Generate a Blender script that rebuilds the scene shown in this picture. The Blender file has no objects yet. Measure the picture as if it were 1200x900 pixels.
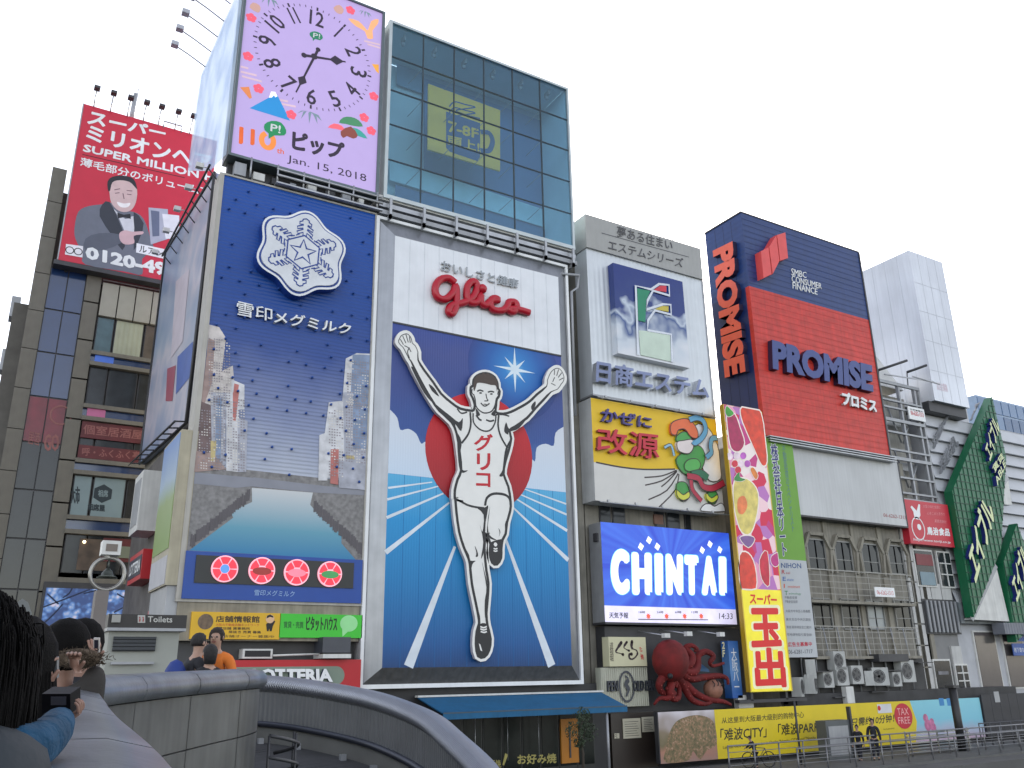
import bpy, bmesh, math, random
from mathutils import Vector, Matrix
random.seed(7)
SC = bpy.context.scene
COL = SC.collection
# ------------------------------------------------------------------ camera
# world: origin at the camera, +X along the row of facades, +Y from the bridge to the facades, Z up, metres
F, PI_, RO, YA = 1018.05, .322326, -.0161296, .5461356
def _basis():
    cp, sp, cr, sr = math.cos(PI_), math.sin(PI_), math.cos(RO), math.sin(RO)
    r0, u0, fw = Vector((1, 0, 0)), Vector((0, -sp, cp)), Vector((0, cp, sp))
    r = cr*r0+sr*u0; u = -sr*r0+cr*u0
    c, s = math.cos(YA), math.sin(YA)
    m = Matrix(((c, s, 0), (-s, c, 0), (0, 0, 1)))
    return m@r, m@u, m@fw
CR, CU, CF = _basis()
cd = bpy.data.cameras.new('camera'); cam = bpy.data.objects.new('camera', cd); COL.objects.link(cam)
cd.sensor_width = 36; cd.lens = F/1200*36; cd.clip_start = .05; cd.clip_end = 5000
cam.matrix_world = Matrix(((CR.x, CU.x, -CF.x, 0), (CR.y, CU.y, -CF.y, 0), (CR.z, CU.z, -CF.z, 0), (0, 0, 0, 1)))
SC.camera = cam
# ------------------------------------------------------------------ world, sun, exposure
SUN_AZ, SUN_EL = math.radians(40), math.radians(25)
W = bpy.data.worlds.new('World'); SC.world = W; W.use_nodes = True
nt = W.node_tree; nt.nodes.clear()
wo = nt.nodes.new('ShaderNodeOutputWorld'); bg = nt.nodes.new('ShaderNodeBackground')
sky = nt.nodes.new('ShaderNodeTexSky'); sky.sky_type = 'NISHITA'; sky.sun_disc = False
sky.sun_elevation = SUN_EL; sky.sun_rotation = SUN_AZ; sky.air_density = 1.0; sky.dust_density = 0.6; sky.ozone_density = 1.0
hs = nt.nodes.new('ShaderNodeHueSaturation'); hs.inputs['Saturation'].default_value = .45
nt.links.new(sky.outputs[0], hs.inputs['Color']); tn = nt.nodes.new('ShaderNodeVectorMath'); tn.operation = 'MULTIPLY'; tn.inputs[1].default_value = (1.05, 1.0, .97); nt.links.new(hs.outputs[0], tn.inputs[0]); nt.links.new(tn.outputs[0], bg.inputs[0])
bg.inputs[1].default_value = .15
nt.links.new(bg.outputs[0], wo.inputs[0])
sd = bpy.data.lights.new('sun', 'SUN'); sd.energy = 3.0; sd.angle = math.radians(.53); sd.color = (1, .93, .82)
so = bpy.data.objects.new('sun', sd); COL.objects.link(so)
sdir = Vector((math.sin(SUN_AZ)*math.cos(SUN_EL), math.cos(SUN_AZ)*math.cos(SUN_EL), math.sin(SUN_EL)))
so.rotation_euler = sdir.to_track_quat('Z', 'Y').to_euler()
SC.view_settings.view_transform = 'Standard'; SC.view_settings.look = 'None'
SC.view_settings.exposure = 1.55; SC.view_settings.gamma = 1; SC.view_settings.use_curve_mapping = False
try:
    SC.cycles.max_bounces = 6; SC.cycles.diffuse_bounces = 3; SC.cycles.transparent_max_bounces = 8
except Exception: pass
# ------------------------------------------------------------------ helpers
S0 = 33.3                                   # distance of the canal-side facade plane
GZ = -4.1                                   # promenade level
DZ = -1.12                                  # bridge deck level
def ray(px, py): return CR*((px-600)/F)-CU*((py-450)/F)+CF
def atY(px, py, Y=S0):
    w = ray(px, py); w = w*(Y/w.y); return (w.x, w.z)
def atX(px, py, X):
    w = ray(px, py); w = w*(X/w.x); return (w.y, w.z)
def atD(px, py, d): return ray(px, py)*d
def view(ox, oy, sc, Y=S0): return lambda x, y: atY(ox+x/sc, oy+y/sc, Y)
def rect(Y, *p):
    q = [atY(a, b, Y) for a, b in p]
    if len(q) == 2: return q[0][0], q[1][0], min(q[0][1], q[1][1]), max(q[0][1], q[1][1])
    xs = sorted(v[0] for v in q); zs = sorted(v[1] for v in q)
    return (xs[0]+xs[1])/2, (xs[2]+xs[3])/2, (zs[0]+zs[1])/2, (zs[2]+zs[3])/2
def lin(v):
    v /= 255.; return v/12.92 if v <= .04045 else ((v+.055)/1.055)**2.4
def rgb(r, g, b): return (lin(r), lin(g), lin(b))
MATS = {}
def mat(key, col, rough=.55, metal=0., var=.1, scale=1.5, bump=0., bscale=20., emit=0., wave=None, spec=.5, alpha=1., streak=.0):
    if key in MATS: return MATS[key]
    m = bpy.data.materials.new(key); m.use_nodes = True; n = m.node_tree.nodes; l = m.node_tree.links
    b = n['Principled BSDF']; b.inputs['Roughness'].default_value = rough; b.inputs['Metallic'].default_value = metal
    b.inputs['Specular IOR Level'].default_value = spec; b.inputs['Alpha'].default_value = alpha
    tc = n.new('ShaderNodeTexCoord'); no = n.new('ShaderNodeTexNoise'); no.inputs['Scale'].default_value = scale; no.inputs['Detail'].default_value = 6
    l.new(tc.outputs['Object'], no.inputs['Vector'])
    mr = n.new('ShaderNodeMapRange'); mr.inputs[1].default_value = .3; mr.inputs[2].default_value = .7
    mr.inputs[3].default_value = 1-var; mr.inputs[4].default_value = 1+var*.5
    l.new(no.outputs[0], mr.inputs[0])
    vm = n.new('ShaderNodeVectorMath'); vm.operation = 'SCALE'; vm.inputs[0].default_value = col[:3]
    out = mr.outputs[0]
    if streak:
        mp = n.new('ShaderNodeMapping'); mp.inputs['Scale'].default_value = (6, 6, .25); l.new(tc.outputs['Object'], mp.inputs['Vector'])
        n2 = n.new('ShaderNodeTexNoise'); n2.inputs['Scale'].default_value = 1.2; n2.inputs['Detail'].default_value = 4; l.new(mp.outputs[0], n2.inputs['Vector'])
        m2 = n.new('ShaderNodeMapRange'); m2.inputs[1].default_value = .35; m2.inputs[2].default_value = .75; m2.inputs[3].default_value = 1; m2.inputs[4].default_value = 1-streak
        l.new(n2.outputs[0], m2.inputs[0]); mu = n.new('ShaderNodeMath'); mu.operation = 'MULTIPLY'
        l.new(out, mu.inputs[0]); l.new(m2.outputs[0], mu.inputs[1]); out = mu.outputs[0]
    l.new(out, vm.inputs['Scale']); l.new(vm.outputs[0], b.inputs['Base Color'])
    if emit:
        l.new(vm.outputs[0], b.inputs['Emission Color']); b.inputs['Emission Strength'].default_value = emit
    if bump:
        n3 = n.new('ShaderNodeTexNoise'); n3.inputs['Scale'].default_value = bscale; n3.inputs['Detail'].default_value = 5; l.new(tc.outputs['Object'], n3.inputs['Vector'])
        bp = n.new('ShaderNodeBump'); bp.inputs['Strength'].default_value = bump; bp.inputs['Distance'].default_value = .02
        l.new(n3.outputs[0], bp.inputs['Height']); l.new(bp.outputs[0], b.inputs['Normal'])
    if wave:                                   # (axis, period in m, strength) fine ribs
        wv = n.new('ShaderNodeTexWave'); wv.bands_direction = wave[0]; wv.inputs['Scale'].default_value = .314/wave[1]
        l.new(tc.outputs['Object'], wv.inputs['Vector']); bp = n.new('ShaderNodeBump'); bp.inputs['Strength'].default_value = wave[2]; bp.inputs['Distance'].default_value = .03
        l.new(wv.outputs[1], bp.inputs['Height']); l.new(bp.outputs[0], b.inputs['Normal'])
    MATS[key] = m; return m
def gradmat(key, stops, z0, z1, rough=.5, axis=2, var=.04, emit=0, noise=0., wave=None):
    """print, screen or painted mirror reflection whose colours change along an axis between z0 and z1"""
    m = bpy.data.materials.new(key); m.use_nodes = True; n = m.node_tree.nodes; l = m.node_tree.links
    b = n['Principled BSDF']; b.inputs['Roughness'].default_value = rough
    tc = n.new('ShaderNodeTexCoord'); sx = n.new('ShaderNodeSeparateXYZ'); l.new(tc.outputs['Object'], sx.inputs[0])
    mr = n.new('ShaderNodeMapRange'); mr.inputs[1].default_value = z0; mr.inputs[2].default_value = z1; l.new(sx.outputs[axis], mr.inputs[0])
    cr = n.new('ShaderNodeValToRGB'); e = cr.color_ramp.elements
    while len(e) < len(stops): e.new(.5)
    for i, (p, c) in enumerate(stops): e[i].position = p; e[i].color = (*c, 1)
    src = mr.outputs[0]
    if noise:
        no = n.new('ShaderNodeTexNoise'); no.inputs['Scale'].default_value = .8; l.new(tc.outputs['Object'], no.inputs['Vector'])
        mm = n.new('ShaderNodeMath'); mm.operation = 'MULTIPLY_ADD'; l.new(no.outputs[0], mm.inputs[0]); mm.inputs[1].default_value = noise; l.new(src, mm.inputs[2])
        m3 = n.new('ShaderNodeMath'); m3.operation = 'SUBTRACT'; l.new(mm.outputs[0], m3.inputs[0]); m3.inputs[1].default_value = noise*.5; src = m3.outputs[0]
    l.new(src, cr.inputs[0]); l.new(cr.outputs[0], b.inputs['Base Color'])
    if emit: l.new(cr.outputs[0], b.inputs['Emission Color']); b.inputs['Emission Strength'].default_value = emit
    if wave:
        wv = n.new('ShaderNodeTexWave'); wv.bands_direction = wave[0]; wv.inputs['Scale'].default_value = .314/wave[1]
        l.new(tc.outputs['Object'], wv.inputs['Vector']); bp = n.new('ShaderNodeBump'); bp.inputs['Strength'].default_value = wave[2]; bp.inputs['Distance'].default_value = .03
        l.new(wv.outputs[1], bp.inputs['Height']); l.new(bp.outputs[0], b.inputs['Normal'])
    MATS[key] = m; return m
WO = {}                                      # world origin of each object made here
def link(name, me, parent=None, label=None, cat=None, group=None, kind=None, loc=None):
    o = bpy.data.objects.new(name, me); COL.objects.link(o)
    base = Vector(loc) if loc is not None else Vector((0, 0, 0))
    if parent is not None: o.parent = parent; o.location = base-WO[parent]
    else: o.location = base
    WO[o] = base
    for k, v in (('label', label), ('category', cat), ('group', group), ('kind', kind)):
        if v: o[k] = v
    return o
def thing(name, label, cat, loc, group=None, kind=None): return link(name, None, None, label, cat, group, kind, loc)
def struct(o): o['kind'] = 'structure'; return o
class MB:
    def __init__(s): s.v = []; s.f = []; s.m = []; s.mi = 0; s.sm = []
    def add(s, vs, fs, smooth=False):
        o = len(s.v); s.v += [tuple(v) for v in vs]
        for f in fs: s.f.append([i+o for i in f]); s.m.append(s.mi); s.sm.append(smooth)
        return s
    def box(s, x0, x1, y0, y1, z0, z1):
        return s.add([(x0, y0, z0), (x1, y0, z0), (x1, y1, z0), (x0, y1, z0), (x0, y0, z1), (x1, y0, z1), (x1, y1, z1), (x0, y1, z1)],
                     [(0, 3, 2, 1), (4, 5, 6, 7), (0, 1, 5, 4), (1, 2, 6, 5), (2, 3, 7, 6), (3, 0, 4, 7)])
    def prism(s, pts, y0, y1):                # pts (x,z); front at y0
        n = len(pts); a = sum(pts[i][0]*pts[(i+1) % n][1]-pts[(i+1) % n][0]*pts[i][1] for i in range(n))
        if a < 0: pts = pts[::-1]
        v = [(x, y0, z) for x, z in pts]+[(x, y1, z) for x, z in pts]
        return s.add(v, [list(range(n)), list(range(2*n-1, n-1, -1))]+[(i, i+n, (i+1) % n+n, (i+1) % n) for i in range(n)])
    def sheet(s, pts, y): return s.add([(x, y, z) for x, z in pts], [list(range(len(pts)))])
    def hull(s, a, b):                        # two loops of equal length
        n = len(a); return s.add(list(a)+list(b), [list(range(n))[::-1], list(range(n, 2*n))]+[(i, (i+1) % n, (i+1) % n+n, i+n) for i in range(n)])
    def tube(s, pts, r, n=6, caps=True):
        pts = [Vector(p) for p in pts]; rr = r if isinstance(r, (list, tuple)) else [r]*len(pts); rings = []
        for i, p in enumerate(pts):
            d = (pts[min(i+1, len(pts)-1)]-pts[max(i-1, 0)]).normalized()
            if i == 0: a = Vector((0, 0, 1)) if abs(d.z) < .9 else Vector((1, 0, 0)); e = d.cross(a).normalized()
            else:
                e = e-d*e.dot(d)
                if e.length < 1e-4: e = d.cross(Vector((0, 0, 1)) if abs(d.z) < .9 else Vector((1, 0, 0)))
                e.normalize()
            g = d.cross(e)
            rings.append([p+(e*math.cos(2*math.pi*k/n)+g*math.sin(2*math.pi*k/n))*rr[i] for k in range(n)])
        o = [v for q in rings for v in q]; fs = []
        for i in range(len(pts)-1):
            for k in range(n): fs.append((i*n+k, i*n+(k+1) % n, (i+1)*n+(k+1) % n, (i+1)*n+k))
        if caps: fs += [list(range(n))[::-1], [len(o)-n+k for k in range(n)]]
        return s.add(o, fs, True)
    def ball(s, c, r, n=8, sq=(1, 1, 1)):
        vs = [(c[0], c[1], c[2]-r*sq[2])]; fs = []
        for i in range(1, n//2+1):
            t = math.pi*i/(n//2+1)
            for k in range(n): a = 2*math.pi*k/n; vs.append((c[0]+r*sq[0]*math.sin(t)*math.cos(a), c[1]+r*sq[1]*math.sin(t)*math.sin(a), c[2]-r*sq[2]*math.cos(t)))
        vs.append((c[0], c[1], c[2]+r*sq[2])); R = n//2
        for k in range(n): fs.append((0, 1+(k+1) % n, 1+k)); fs.append((len(vs)-1, 1+(R-1)*n+k, 1+(R-1)*n+(k+1) % n))
        for i in range(R-1):
            for k in range(n): fs.append((1+i*n+k, 1+i*n+(k+1) % n, 1+(i+1)*n+(k+1) % n, 1+(i+1)*n+k))
        return s.add(vs, fs, True)
    def mesh(s, name, mats):
        me = bpy.data.meshes.new(name); me.from_pydata(s.v, [], s.f)
        for m in (mats if isinstance(mats, (list, tuple)) else [mats]): me.materials.append(m)
        me.polygons.foreach_set('material_index', s.m); me.polygons.foreach_set('use_smooth', s.sm); me.update(); return me
    def make(s, name, mats, parent=None, **k): return link(name, s.mesh(name, mats), parent, **k)
def box(name, b, m, parent=None, **k): return MB().box(*b).make(name, m, parent, **k)
def smooth(pts, n=4, closed=False):
    P = [Vector((p[0], p[1])) if len(p) == 2 else Vector(p) for p in pts]; out = []; N = len(P)
    for i in range(N if closed else N-1):
        g = (lambda j: P[j % N]) if closed else (lambda j: P[max(0, min(N-1, j))])
        a, b, c, d = g(i-1), g(i), g(i+1), g(i+2)
        for k in range(n):
            t = k/n; out.append(.5*((2*b)+(c-a)*t+(2*a-5*b+4*c-d)*t*t+(3*b-a-3*c+d)*t**3))
    if not closed: out.append(P[-1])
    return out
def ribbon(mb, pts, w, y, closed=False, round_=False):
    """flat stroke on the plane at y; w = width or list"""
    P = [Vector(p) for p in pts]; n = len(P); L = []; R = []
    for i in range(n):
        a = P[(i-1) % n] if closed else P[max(0, i-1)]; b = P[(i+1) % n] if closed else P[min(n-1, i+1)]
        d = b-a; d = d.normalized() if d.length else Vector((1, 0)); nn = Vector((-d.y, d.x)); ww = (w[i] if isinstance(w, (list, tuple)) else w)/2
        L.append(P[i]+nn*ww); R.append(P[i]-nn*ww)
    for i in range(n if closed else n-1):
        j = (i+1) % n; mb.sheet([L[i], L[j], R[j], R[i]], y)
    if round_ and not closed:
        for p in (P[0], P[-1]):
            ww = (w[0] if isinstance(w, (list, tuple)) else w)/2
            mb.sheet([(p.x+ww*math.cos(t*math.pi/4), p.y+ww*math.sin(t*math.pi/4)) for t in range(8)], y)
    return mb
def circ(cx, cz, r, n=24, rz=None): return [(cx+r*math.cos(2*math.pi*k/n), cz+(rz or r)*math.sin(2*math.pi*k/n)) for k in range(n)]
def text(parent, name, s, quad, m, Y=S0, depth=.0, bold=.0, side=None, shear=0, res=2, aspect=False, fat=0, **k):
    """lettering fitted into a quad of (x,z) points bl, br, tr, tl (or x0,x1,z0,z1) on the plane Y, front face at Y-depth"""
    if len(quad) == 4 and not isinstance(quad[0], (tuple, list, Vector)):
        x0, x1, z0, z1 = quad; quad = [(x0, z0), (x1, z0), (x1, z1), (x0, z1)]
    if bold and not fat and (depth <= .05 or any(ord(c_) > 0x2E80 for c_ in s)):
        q_ = [Vector(p) for p in quad]; fat = 2*bold*((q_[3]-q_[0]).length)/(1+s.count('\n')); bold = 0
        ex_, ez_ = (q_[1]-q_[0]), (q_[3]-q_[0]); fx, fz = ex_.normalized()*min(fat/2, ex_.length*.25), ez_.normalized()*min(fat/2, ez_.length*.25)
        quad = [q_[0]+fx+fz, q_[1]-fx+fz, q_[2]-fx-fz, q_[3]+fx-fz]
    cu = bpy.data.curves.new('t', 'FONT'); cu.body = s; cu.align_x = 'CENTER'; cu.size = 1; cu.offset = bold; cu.resolution_u = res
    cu.space_line = .82 if '\n' in s else 1; cu.fill_mode = 'FRONT'; cu.extrude = 0; cu.shear = shear
    o = bpy.data.objects.new('t', cu); COL.objects.link(o); dg = bpy.context.evaluated_depsgraph_get(); me0 = bpy.data.meshes.new_from_object(o.evaluated_get(dg))
    bpy.data.objects.remove(o); bpy.data.curves.remove(cu)
    vs = [v.co for v in me0.vertices]
    if not vs: bpy.data.meshes.remove(me0); return None
    ax, bx = min(v.x for v in vs), max(v.x for v in vs); ay, by = min(v.y for v in vs), max(v.y for v in vs)
    q = [Vector(p) for p in quad]
    if Y and depth > .02: q = [p*((Y-depth)/Y) for p in q]
    if aspect:                                # keep proportions: shrink the wide side and centre
        pass
    def mp(x, y):
        a, b = (x-ax)/max(bx-ax, 1e-6), (y-ay)/max(by-ay, 1e-6)
        return (q[0]*(1-a)+q[1]*a)*(1-b)+(q[3]*(1-a)+q[2]*a)*b
    V = []; 
    for v in vs:
        p = mp(v.x, v.y); V.append((p.x, Y-depth, p.y))
    fs = [list(p.vertices) for p in me0.polygons]; mi = [0]*len(fs)
    if depth > .02:                           # side walls from the boundary edges
        cnt = {}
        for p in fs:
            for i in range(len(p)): a, b = p[i], p[(i+1) % len(p)]; cnt.setdefault((min(a, b), max(a, b)), []).append((a, b))
        nV = len(V); V += [(x, Y, z) for x, _, z in V]
        for e, l in cnt.items():
            if len(l) == 1: a, b = l[0]; fs.append([b, a, a+nV, b+nV]); mi.append(1 if side else 0)
    if fat:                                   # thicken the strokes: a strip and a disc along every outline edge, each a hair behind the last
        cnt = {}; base = len(me0.vertices)
        for p in me0.polygons:
            w_ = list(p.vertices)
            for i in range(len(w_)): a, b = w_[i], w_[(i+1) % len(w_)]; e = (min(a, b), max(a, b)); cnt[e] = cnt.get(e, 0)+1
        kk = 0
        for (a, b), c in cnt.items():
            if c != 1: continue
            A, B = Vector((V[a][0], V[a][2])), Vector((V[b][0], V[b][2])); d = B-A
            if d.length < 1e-6: continue
            d.normalize(); nn_ = Vector((-d.y, d.x))*fat/2; yy = Y-depth+.0008+.0002*(kk % 11); kk += 1
            o_ = len(V); V += [(q_.x, yy, q_.y) for q_ in (A+nn_, B+nn_, B-nn_, A-nn_)]; fs.append([o_, o_+1, o_+2, o_+3]); mi.append(0)
            o_ = len(V); V += [(A.x+fat/2*math.cos(t_*math.pi/4), yy+.0001, A.y+fat/2*math.sin(t_*math.pi/4)) for t_ in range(8)]; fs.append(list(range(o_, o_+8))); mi.append(0)
    me = bpy.data.meshes.new(name); me.from_pydata(V, [], fs); me.materials.append(m)
    if side: me.materials.append(side)
    me.polygons.foreach_set('material_index', mi); me.update(); bpy.data.meshes.remove(me0)
    return link(name, me, parent, **k)
def vtext(parent, name, s, quad, m, Y=S0, depth=.0, bold=.0, **k): return text(parent, name, '\n'.join(s), quad, m, Y, depth, bold, **k)
def copy_tree(o, parent=None, loc=None, label=None):
    c = o.copy(); COL.objects.link(c)
    if parent is not None: c.parent = parent
    if loc is not None: c.location = loc; WO[c] = Vector(loc)
    if label: c['label'] = label
    for ch in [x for x in o.children]: copy_tree(ch, c)
    return c
def skin(name, joints, edges, m, parent, sub=1, **k):
    """one continuous surface grown round a skeleton; joints = [(x,y,z,r)]"""
    me = bpy.data.meshes.new(name); me.from_pydata([j[:3] for j in joints], edges, []); o = bpy.data.objects.new(name, me); COL.objects.link(o)
    o.modifiers.new('s', 'SKIN'); 
    for i, j in enumerate(joints): sv = me.skin_vertices[0].data[i]; sv.radius = (j[3], j[3] if len(j) < 5 else j[4]); sv.use_root = i == 0
    if sub: ss = o.modifiers.new('u', 'SUBSURF'); ss.levels = sub
    dg = bpy.context.evaluated_depsgraph_get(); r = bpy.data.meshes.new_from_object(o.evaluated_get(dg)); bpy.data.objects.remove(o)
    r.materials.clear(); r.materials.append(m)
    for p in r.polygons: p.use_smooth = True; p.material_index = 0
    return link(name, r, parent, **k)
# common colours
WHITE = mat('white_paint', (.78, .79, .8), .45, var=.06, streak=.06)
OFFW = mat('off_white_paint', (.62, .62, .60), .5, var=.12, streak=.15)
GREY = mat('grey_metal', (.33, .34, .36), .45, .3, var=.12, streak=.1)
STEEL = mat('galvanised_steel', (.42, .43, .45), .4, .6, var=.15)
DARK = mat('dark_steel', (.05, .05, .055), .5, .2, var=.2)
BLACK = mat('black_print', (.012, .012, .014), .6, var=.05)
BEIGE = mat('beige_wall', (.25, .235, .20), .8, var=.2, bump=.2, streak=.3)
CONC = mat('concrete_wall', (.19, .185, .175), .85, var=.25, bump=.3, streak=.35)
GLASSD = mat('dark_window_glass', (.02, .024, .028), .12, 0, var=.4, spec=.35)
RED = mat('red_print', rgb(190, 20, 38), .5, var=.08)
# ------------------------------------------------------------------ runner sign (picture stands .39 m proud of its rim)
YG = S0-.39
gA, gB, g5, g8 = view(455, 380, 4.2857, YG), view(500, 580, 4.5, YG), view(420, 500, 2.813, YG), view(430, 240, 3.4615, YG)
ox0, ox1, oz0, oz1 = 13.25, 23.5, -.3, 19.85
ix0, ix1, iz0, iz1 = rect(YG, (463.2, 277), (656.2, 324.4), (447.7, 781.9), (667.8, 780.8))
glb = thing('sign_building', 'grey building tower carrying the running athlete billboard and the glass box', 'building', (18.4, 40, GZ))
MB().box(13.15, 23.6, 34.4, 46, GZ, 21.2).make('wall', CONC, glb)
for i in range(3): box('ledge_beam', (13.2, 24.2, 33.1+i*.1, 34.4, 20.1+i*.42, 20.32+i*.42), [GREY, STEEL, OFFW][i], glb)
for i in range(7): 
    x = 13.6+i*1.7; MB().box(x, x+.12, 32.9, 34.3, 19.86, 20.06).box(x, x+.12, 32.9, 33.02, 19.86, 20.9).make('ledge_bracket', STEEL, glb)
gs = thing('billboard', 'tall billboard of a running athlete in a white vest before a red disc, arms raised', 'billboard', (18.4, S0, oz0))
FR = mat('brushed_frame', (.27, .28, .3), .35, .7, var=.1, streak=.12)
mb = MB()
O = [(ox0, oz0), (ox1, oz0), (ox1, oz1), (ox0, oz1)]; I = [(ix0, iz0), (ix1, iz0), (ix1, iz1), (ix0, iz1)]
for nm, a in (('bottom_bevel', 0), ('side_bevel', 1), ('top_bevel', 2), ('side_bevel', 3)):
    b = (a+1) % 4
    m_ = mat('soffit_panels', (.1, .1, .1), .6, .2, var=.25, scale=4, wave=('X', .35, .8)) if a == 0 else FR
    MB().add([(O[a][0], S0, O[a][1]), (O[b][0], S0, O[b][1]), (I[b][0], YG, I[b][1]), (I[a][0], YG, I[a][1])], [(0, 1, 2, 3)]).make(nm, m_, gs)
MB().box(ox0-.14, ox0, S0-.12, 34.4, oz0-.16, oz1+.14).box(ox1, ox1+.14, S0-.12, 34.4, oz0-.16, oz1+.14).box(ox0, ox1, S0-.12, 34.4, oz0-.16, oz0).box(ox0, ox1, S0-.12, 34.4, oz1, oz1+.14).make('frame', WHITE, gs)
zb = (gA(20, 0)[1]+gA(868, 150)[1])/2; zh = (gA(0, 755)[1]+gA(898, 838)[1])/2
skyblue = gradmat('sign_night_sky', [(0, rgb(90, 130, 186)), (.3, rgb(44, 78, 146)), (.6, rgb(52, 72, 138)), (.85, rgb(60, 74, 138)), (1, rgb(48, 70, 144))], zh, zb, .5, noise=.3, wave=('X', .12, .12))
field = gradmat('sign_track', [(0, rgb(12, 60, 112)), (.12, rgb(14, 84, 146)), (.45, rgb(12, 120, 180)), (.75, rgb(24, 140, 200)), (1, rgb(84, 170, 214))], iz0, zh, .5, wave=('X', .12, .1))
WP = mat('sign_white_field', (.74, .76, .80), .45, var=.05, wave=('X', .22, .12), streak=.04)
MB().sheet([(ix0, zb), (ix1, zb), (ix1, iz1), (ix0, iz1)], YG).make('white_header', WP, gs)
MB().sheet([(ix0, zh), (ix1, zh), (ix1, zb), (ix0, zb)], YG).make('sky_print', skyblue, gs)
for k in range(1, 12): x = ix0+(ix1-ix0)*k/12; box('header_seam', (x-.008, x+.008, YG-.012, YG, zb+.05, iz1), mat('seam_pale', (.62, .64, .68), .6), gs); box('track_seam', (x-.008, x+.008, YG-.004, YG, iz0, zh), mat('seam_track', rgb(10, 100, 160), .6), gs)
MB().sheet([(ix0, iz0), (ix1, iz0), (ix1, zh), (ix0, zh)], YG).make('track_print', field, gs)
box('divider', (ix0, ix1, YG-.03, YG, zb-.04, zb+.04), DARK, gs)
CL = gradmat('sign_cloud', [(0, rgb(196, 212, 230)), (.5, rgb(206, 212, 222)), (1, rgb(196, 200, 214))], zh, zh+5, .5, wave=('X', .12, .1))
cl = smooth([gA(*p) for p in [(10, 430), (45, 470), (60, 530), (100, 525), (140, 550), (165, 600), (190, 590), (230, 640)]], 3)
cl = [(max(ix0, x), z) for x, z in cl]
mb = MB().sheet([(ix0, zh)]+[(ix0, cl[0][1])]+cl+[(cl[-1][0], zh)], YG-.005)
cr = smooth([gA(*p) for p in [(650, 690), (690, 640), (735, 690), (745, 620), (790, 600), (830, 610), (840, 545), (880, 515)]], 3); cr = [(min(ix1, x), z) for x, z in cr]
mb.sheet([(cr[0][0], zh)]+cr+[(ix1, cr[-1][1]), (ix1, zh)], YG-.005).make('cloud_print', CL, gs, kind='stuff')
a, b = gA(185, 600), gA(723, 690); rc = ((a[0]+b[0])/2, gA(455, 640)[1]); rr = (b[0]-a[0])/2
MB().sheet(circ(*rc, rr, 48), YG-.010).make('red_disc', gradmat('disc_red', [(0, rgb(90, 12, 26)), (.2, rgb(160, 16, 30)), (1, rgb(205, 22, 38))], rc[1]-rr, rc[1]+rr, .5, wave=('X', .12, .1)), gs)
mb = MB()
for pa, pb, w0, w1 in [((243, 183), (98, 202), .05, .09), ((265, 196), (95, 240), .05, .1), ((280, 220), (93, 300), .07, .13), ((300, 250), (88, 415), .08, .2), ((318, 395), (165, 791), .12, .42),
                       ((545, 205), (685, 255), .05, .08), ((530, 222), (688, 290), .06, .1), ((520, 238), (688, 343), .07, .14), ((505, 262), (692, 440), .08, .2), ((482, 362), (637, 791), .12, .4)]:
    p, q = g5(*pa), g5(*pb); p = (min(max(p[0], ix0), ix1), p[1]); q = (min(max(q[0], ix0), ix1), max(q[1], iz0)); ribbon(mb, [p, q], [w0, w1], YG-.006)
mb.make('lane_lines', mat('lane_white', (.66, .72, .78), .5), gs)
sc_ = gA(635, 228); mb = MB(); pts = []
for k in range(16):
    r_ = (1.15 if k % 4 == 0 else .8) if k % 2 == 0 else .22
    pts.append((sc_[0]+r_*math.sin(k*math.pi/8), sc_[1]+r_*math.cos(k*math.pi/8)))
mb.sheet(pts, YG-.012).make('star', mat('star_white', (.7, .82, .9), .5), gs)
gm = bpy.data.materials.new('star_glow'); gm.use_nodes = True; nn = gm.node_tree.nodes; ll = gm.node_tree.links; bs = nn['Principled BSDF']; tc = nn.new('ShaderNodeTexCoord'); vd = nn.new('ShaderNodeVectorMath'); vd.operation = 'DISTANCE'; ll.new(tc.outputs['Object'], vd.inputs[0]); vd.inputs[1].default_value = (sc_[0], YG-.005, sc_[1])
mr = nn.new('ShaderNodeMapRange'); mr.inputs[2].default_value = 2.6; ll.new(vd.outputs['Value'], mr.inputs[0]); rp = nn.new('ShaderNodeValToRGB')
while len(rp.color_ramp.elements) < 4: rp.color_ramp.elements.new(.5)
for i, (p_, c) in enumerate([(0, (120, 190, 225)), (.2, (40, 126, 196)), (.55, (24, 92, 168)), (1, (38, 58, 128))]): rp.color_ramp.elements[i].position = p_; rp.color_ramp.elements[i].color = (*rgb(*c), 1)
ll.new(mr.outputs[0], rp.inputs[0]); ll.new(rp.outputs[0], bs.inputs['Base Color']); bs.inputs['Roughness'].default_value = .5
MB().sheet([(min(max(x, ix0), ix1), min(z, zb-.05)) for x, z in circ(sc_[0], sc_[1], 2.5, 40)], YG-.004).make('star_glow_print', gm, gs)
# header lettering
text(gs, 'lettering', 'おいしさと健康', [g8(300, 268), g8(612, 340), g8(617, 303), g8(302, 222)], mat('letter_silver', (.3, .32, .34), .4, .5), YG, .1, .02, OFFW)
lg = []
mbl = MB()
RD3 = mat('script_red', rgb(176, 16, 40), .35, var=.05)
def tub(pts, w):
    p = smooth([g8(*q) for q in pts], 5); mbl.tube([(x, YG-.16+random.uniform(-.004, .004), z) for x, z in p], w/2, 8)
tub([(350, 322), (322, 303), (288, 312), (270, 345), (280, 380), (312, 388), (342, 362), (352, 335), (357, 372), (352, 425), (336, 448), (324, 436), (338, 414), (380, 404), (420, 384), (440, 340), (425, 316), (402, 335), (398, 378), (412, 402), (440, 400), (455, 372), (456, 402), (474, 414), (494, 396), (524, 392), (508, 384), (492, 402), (504, 430), (540, 434), (560, 420), (570, 400), (594, 402), (600, 424), (582, 440), (566, 428), (606, 430), (652, 443)], .36)
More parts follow.
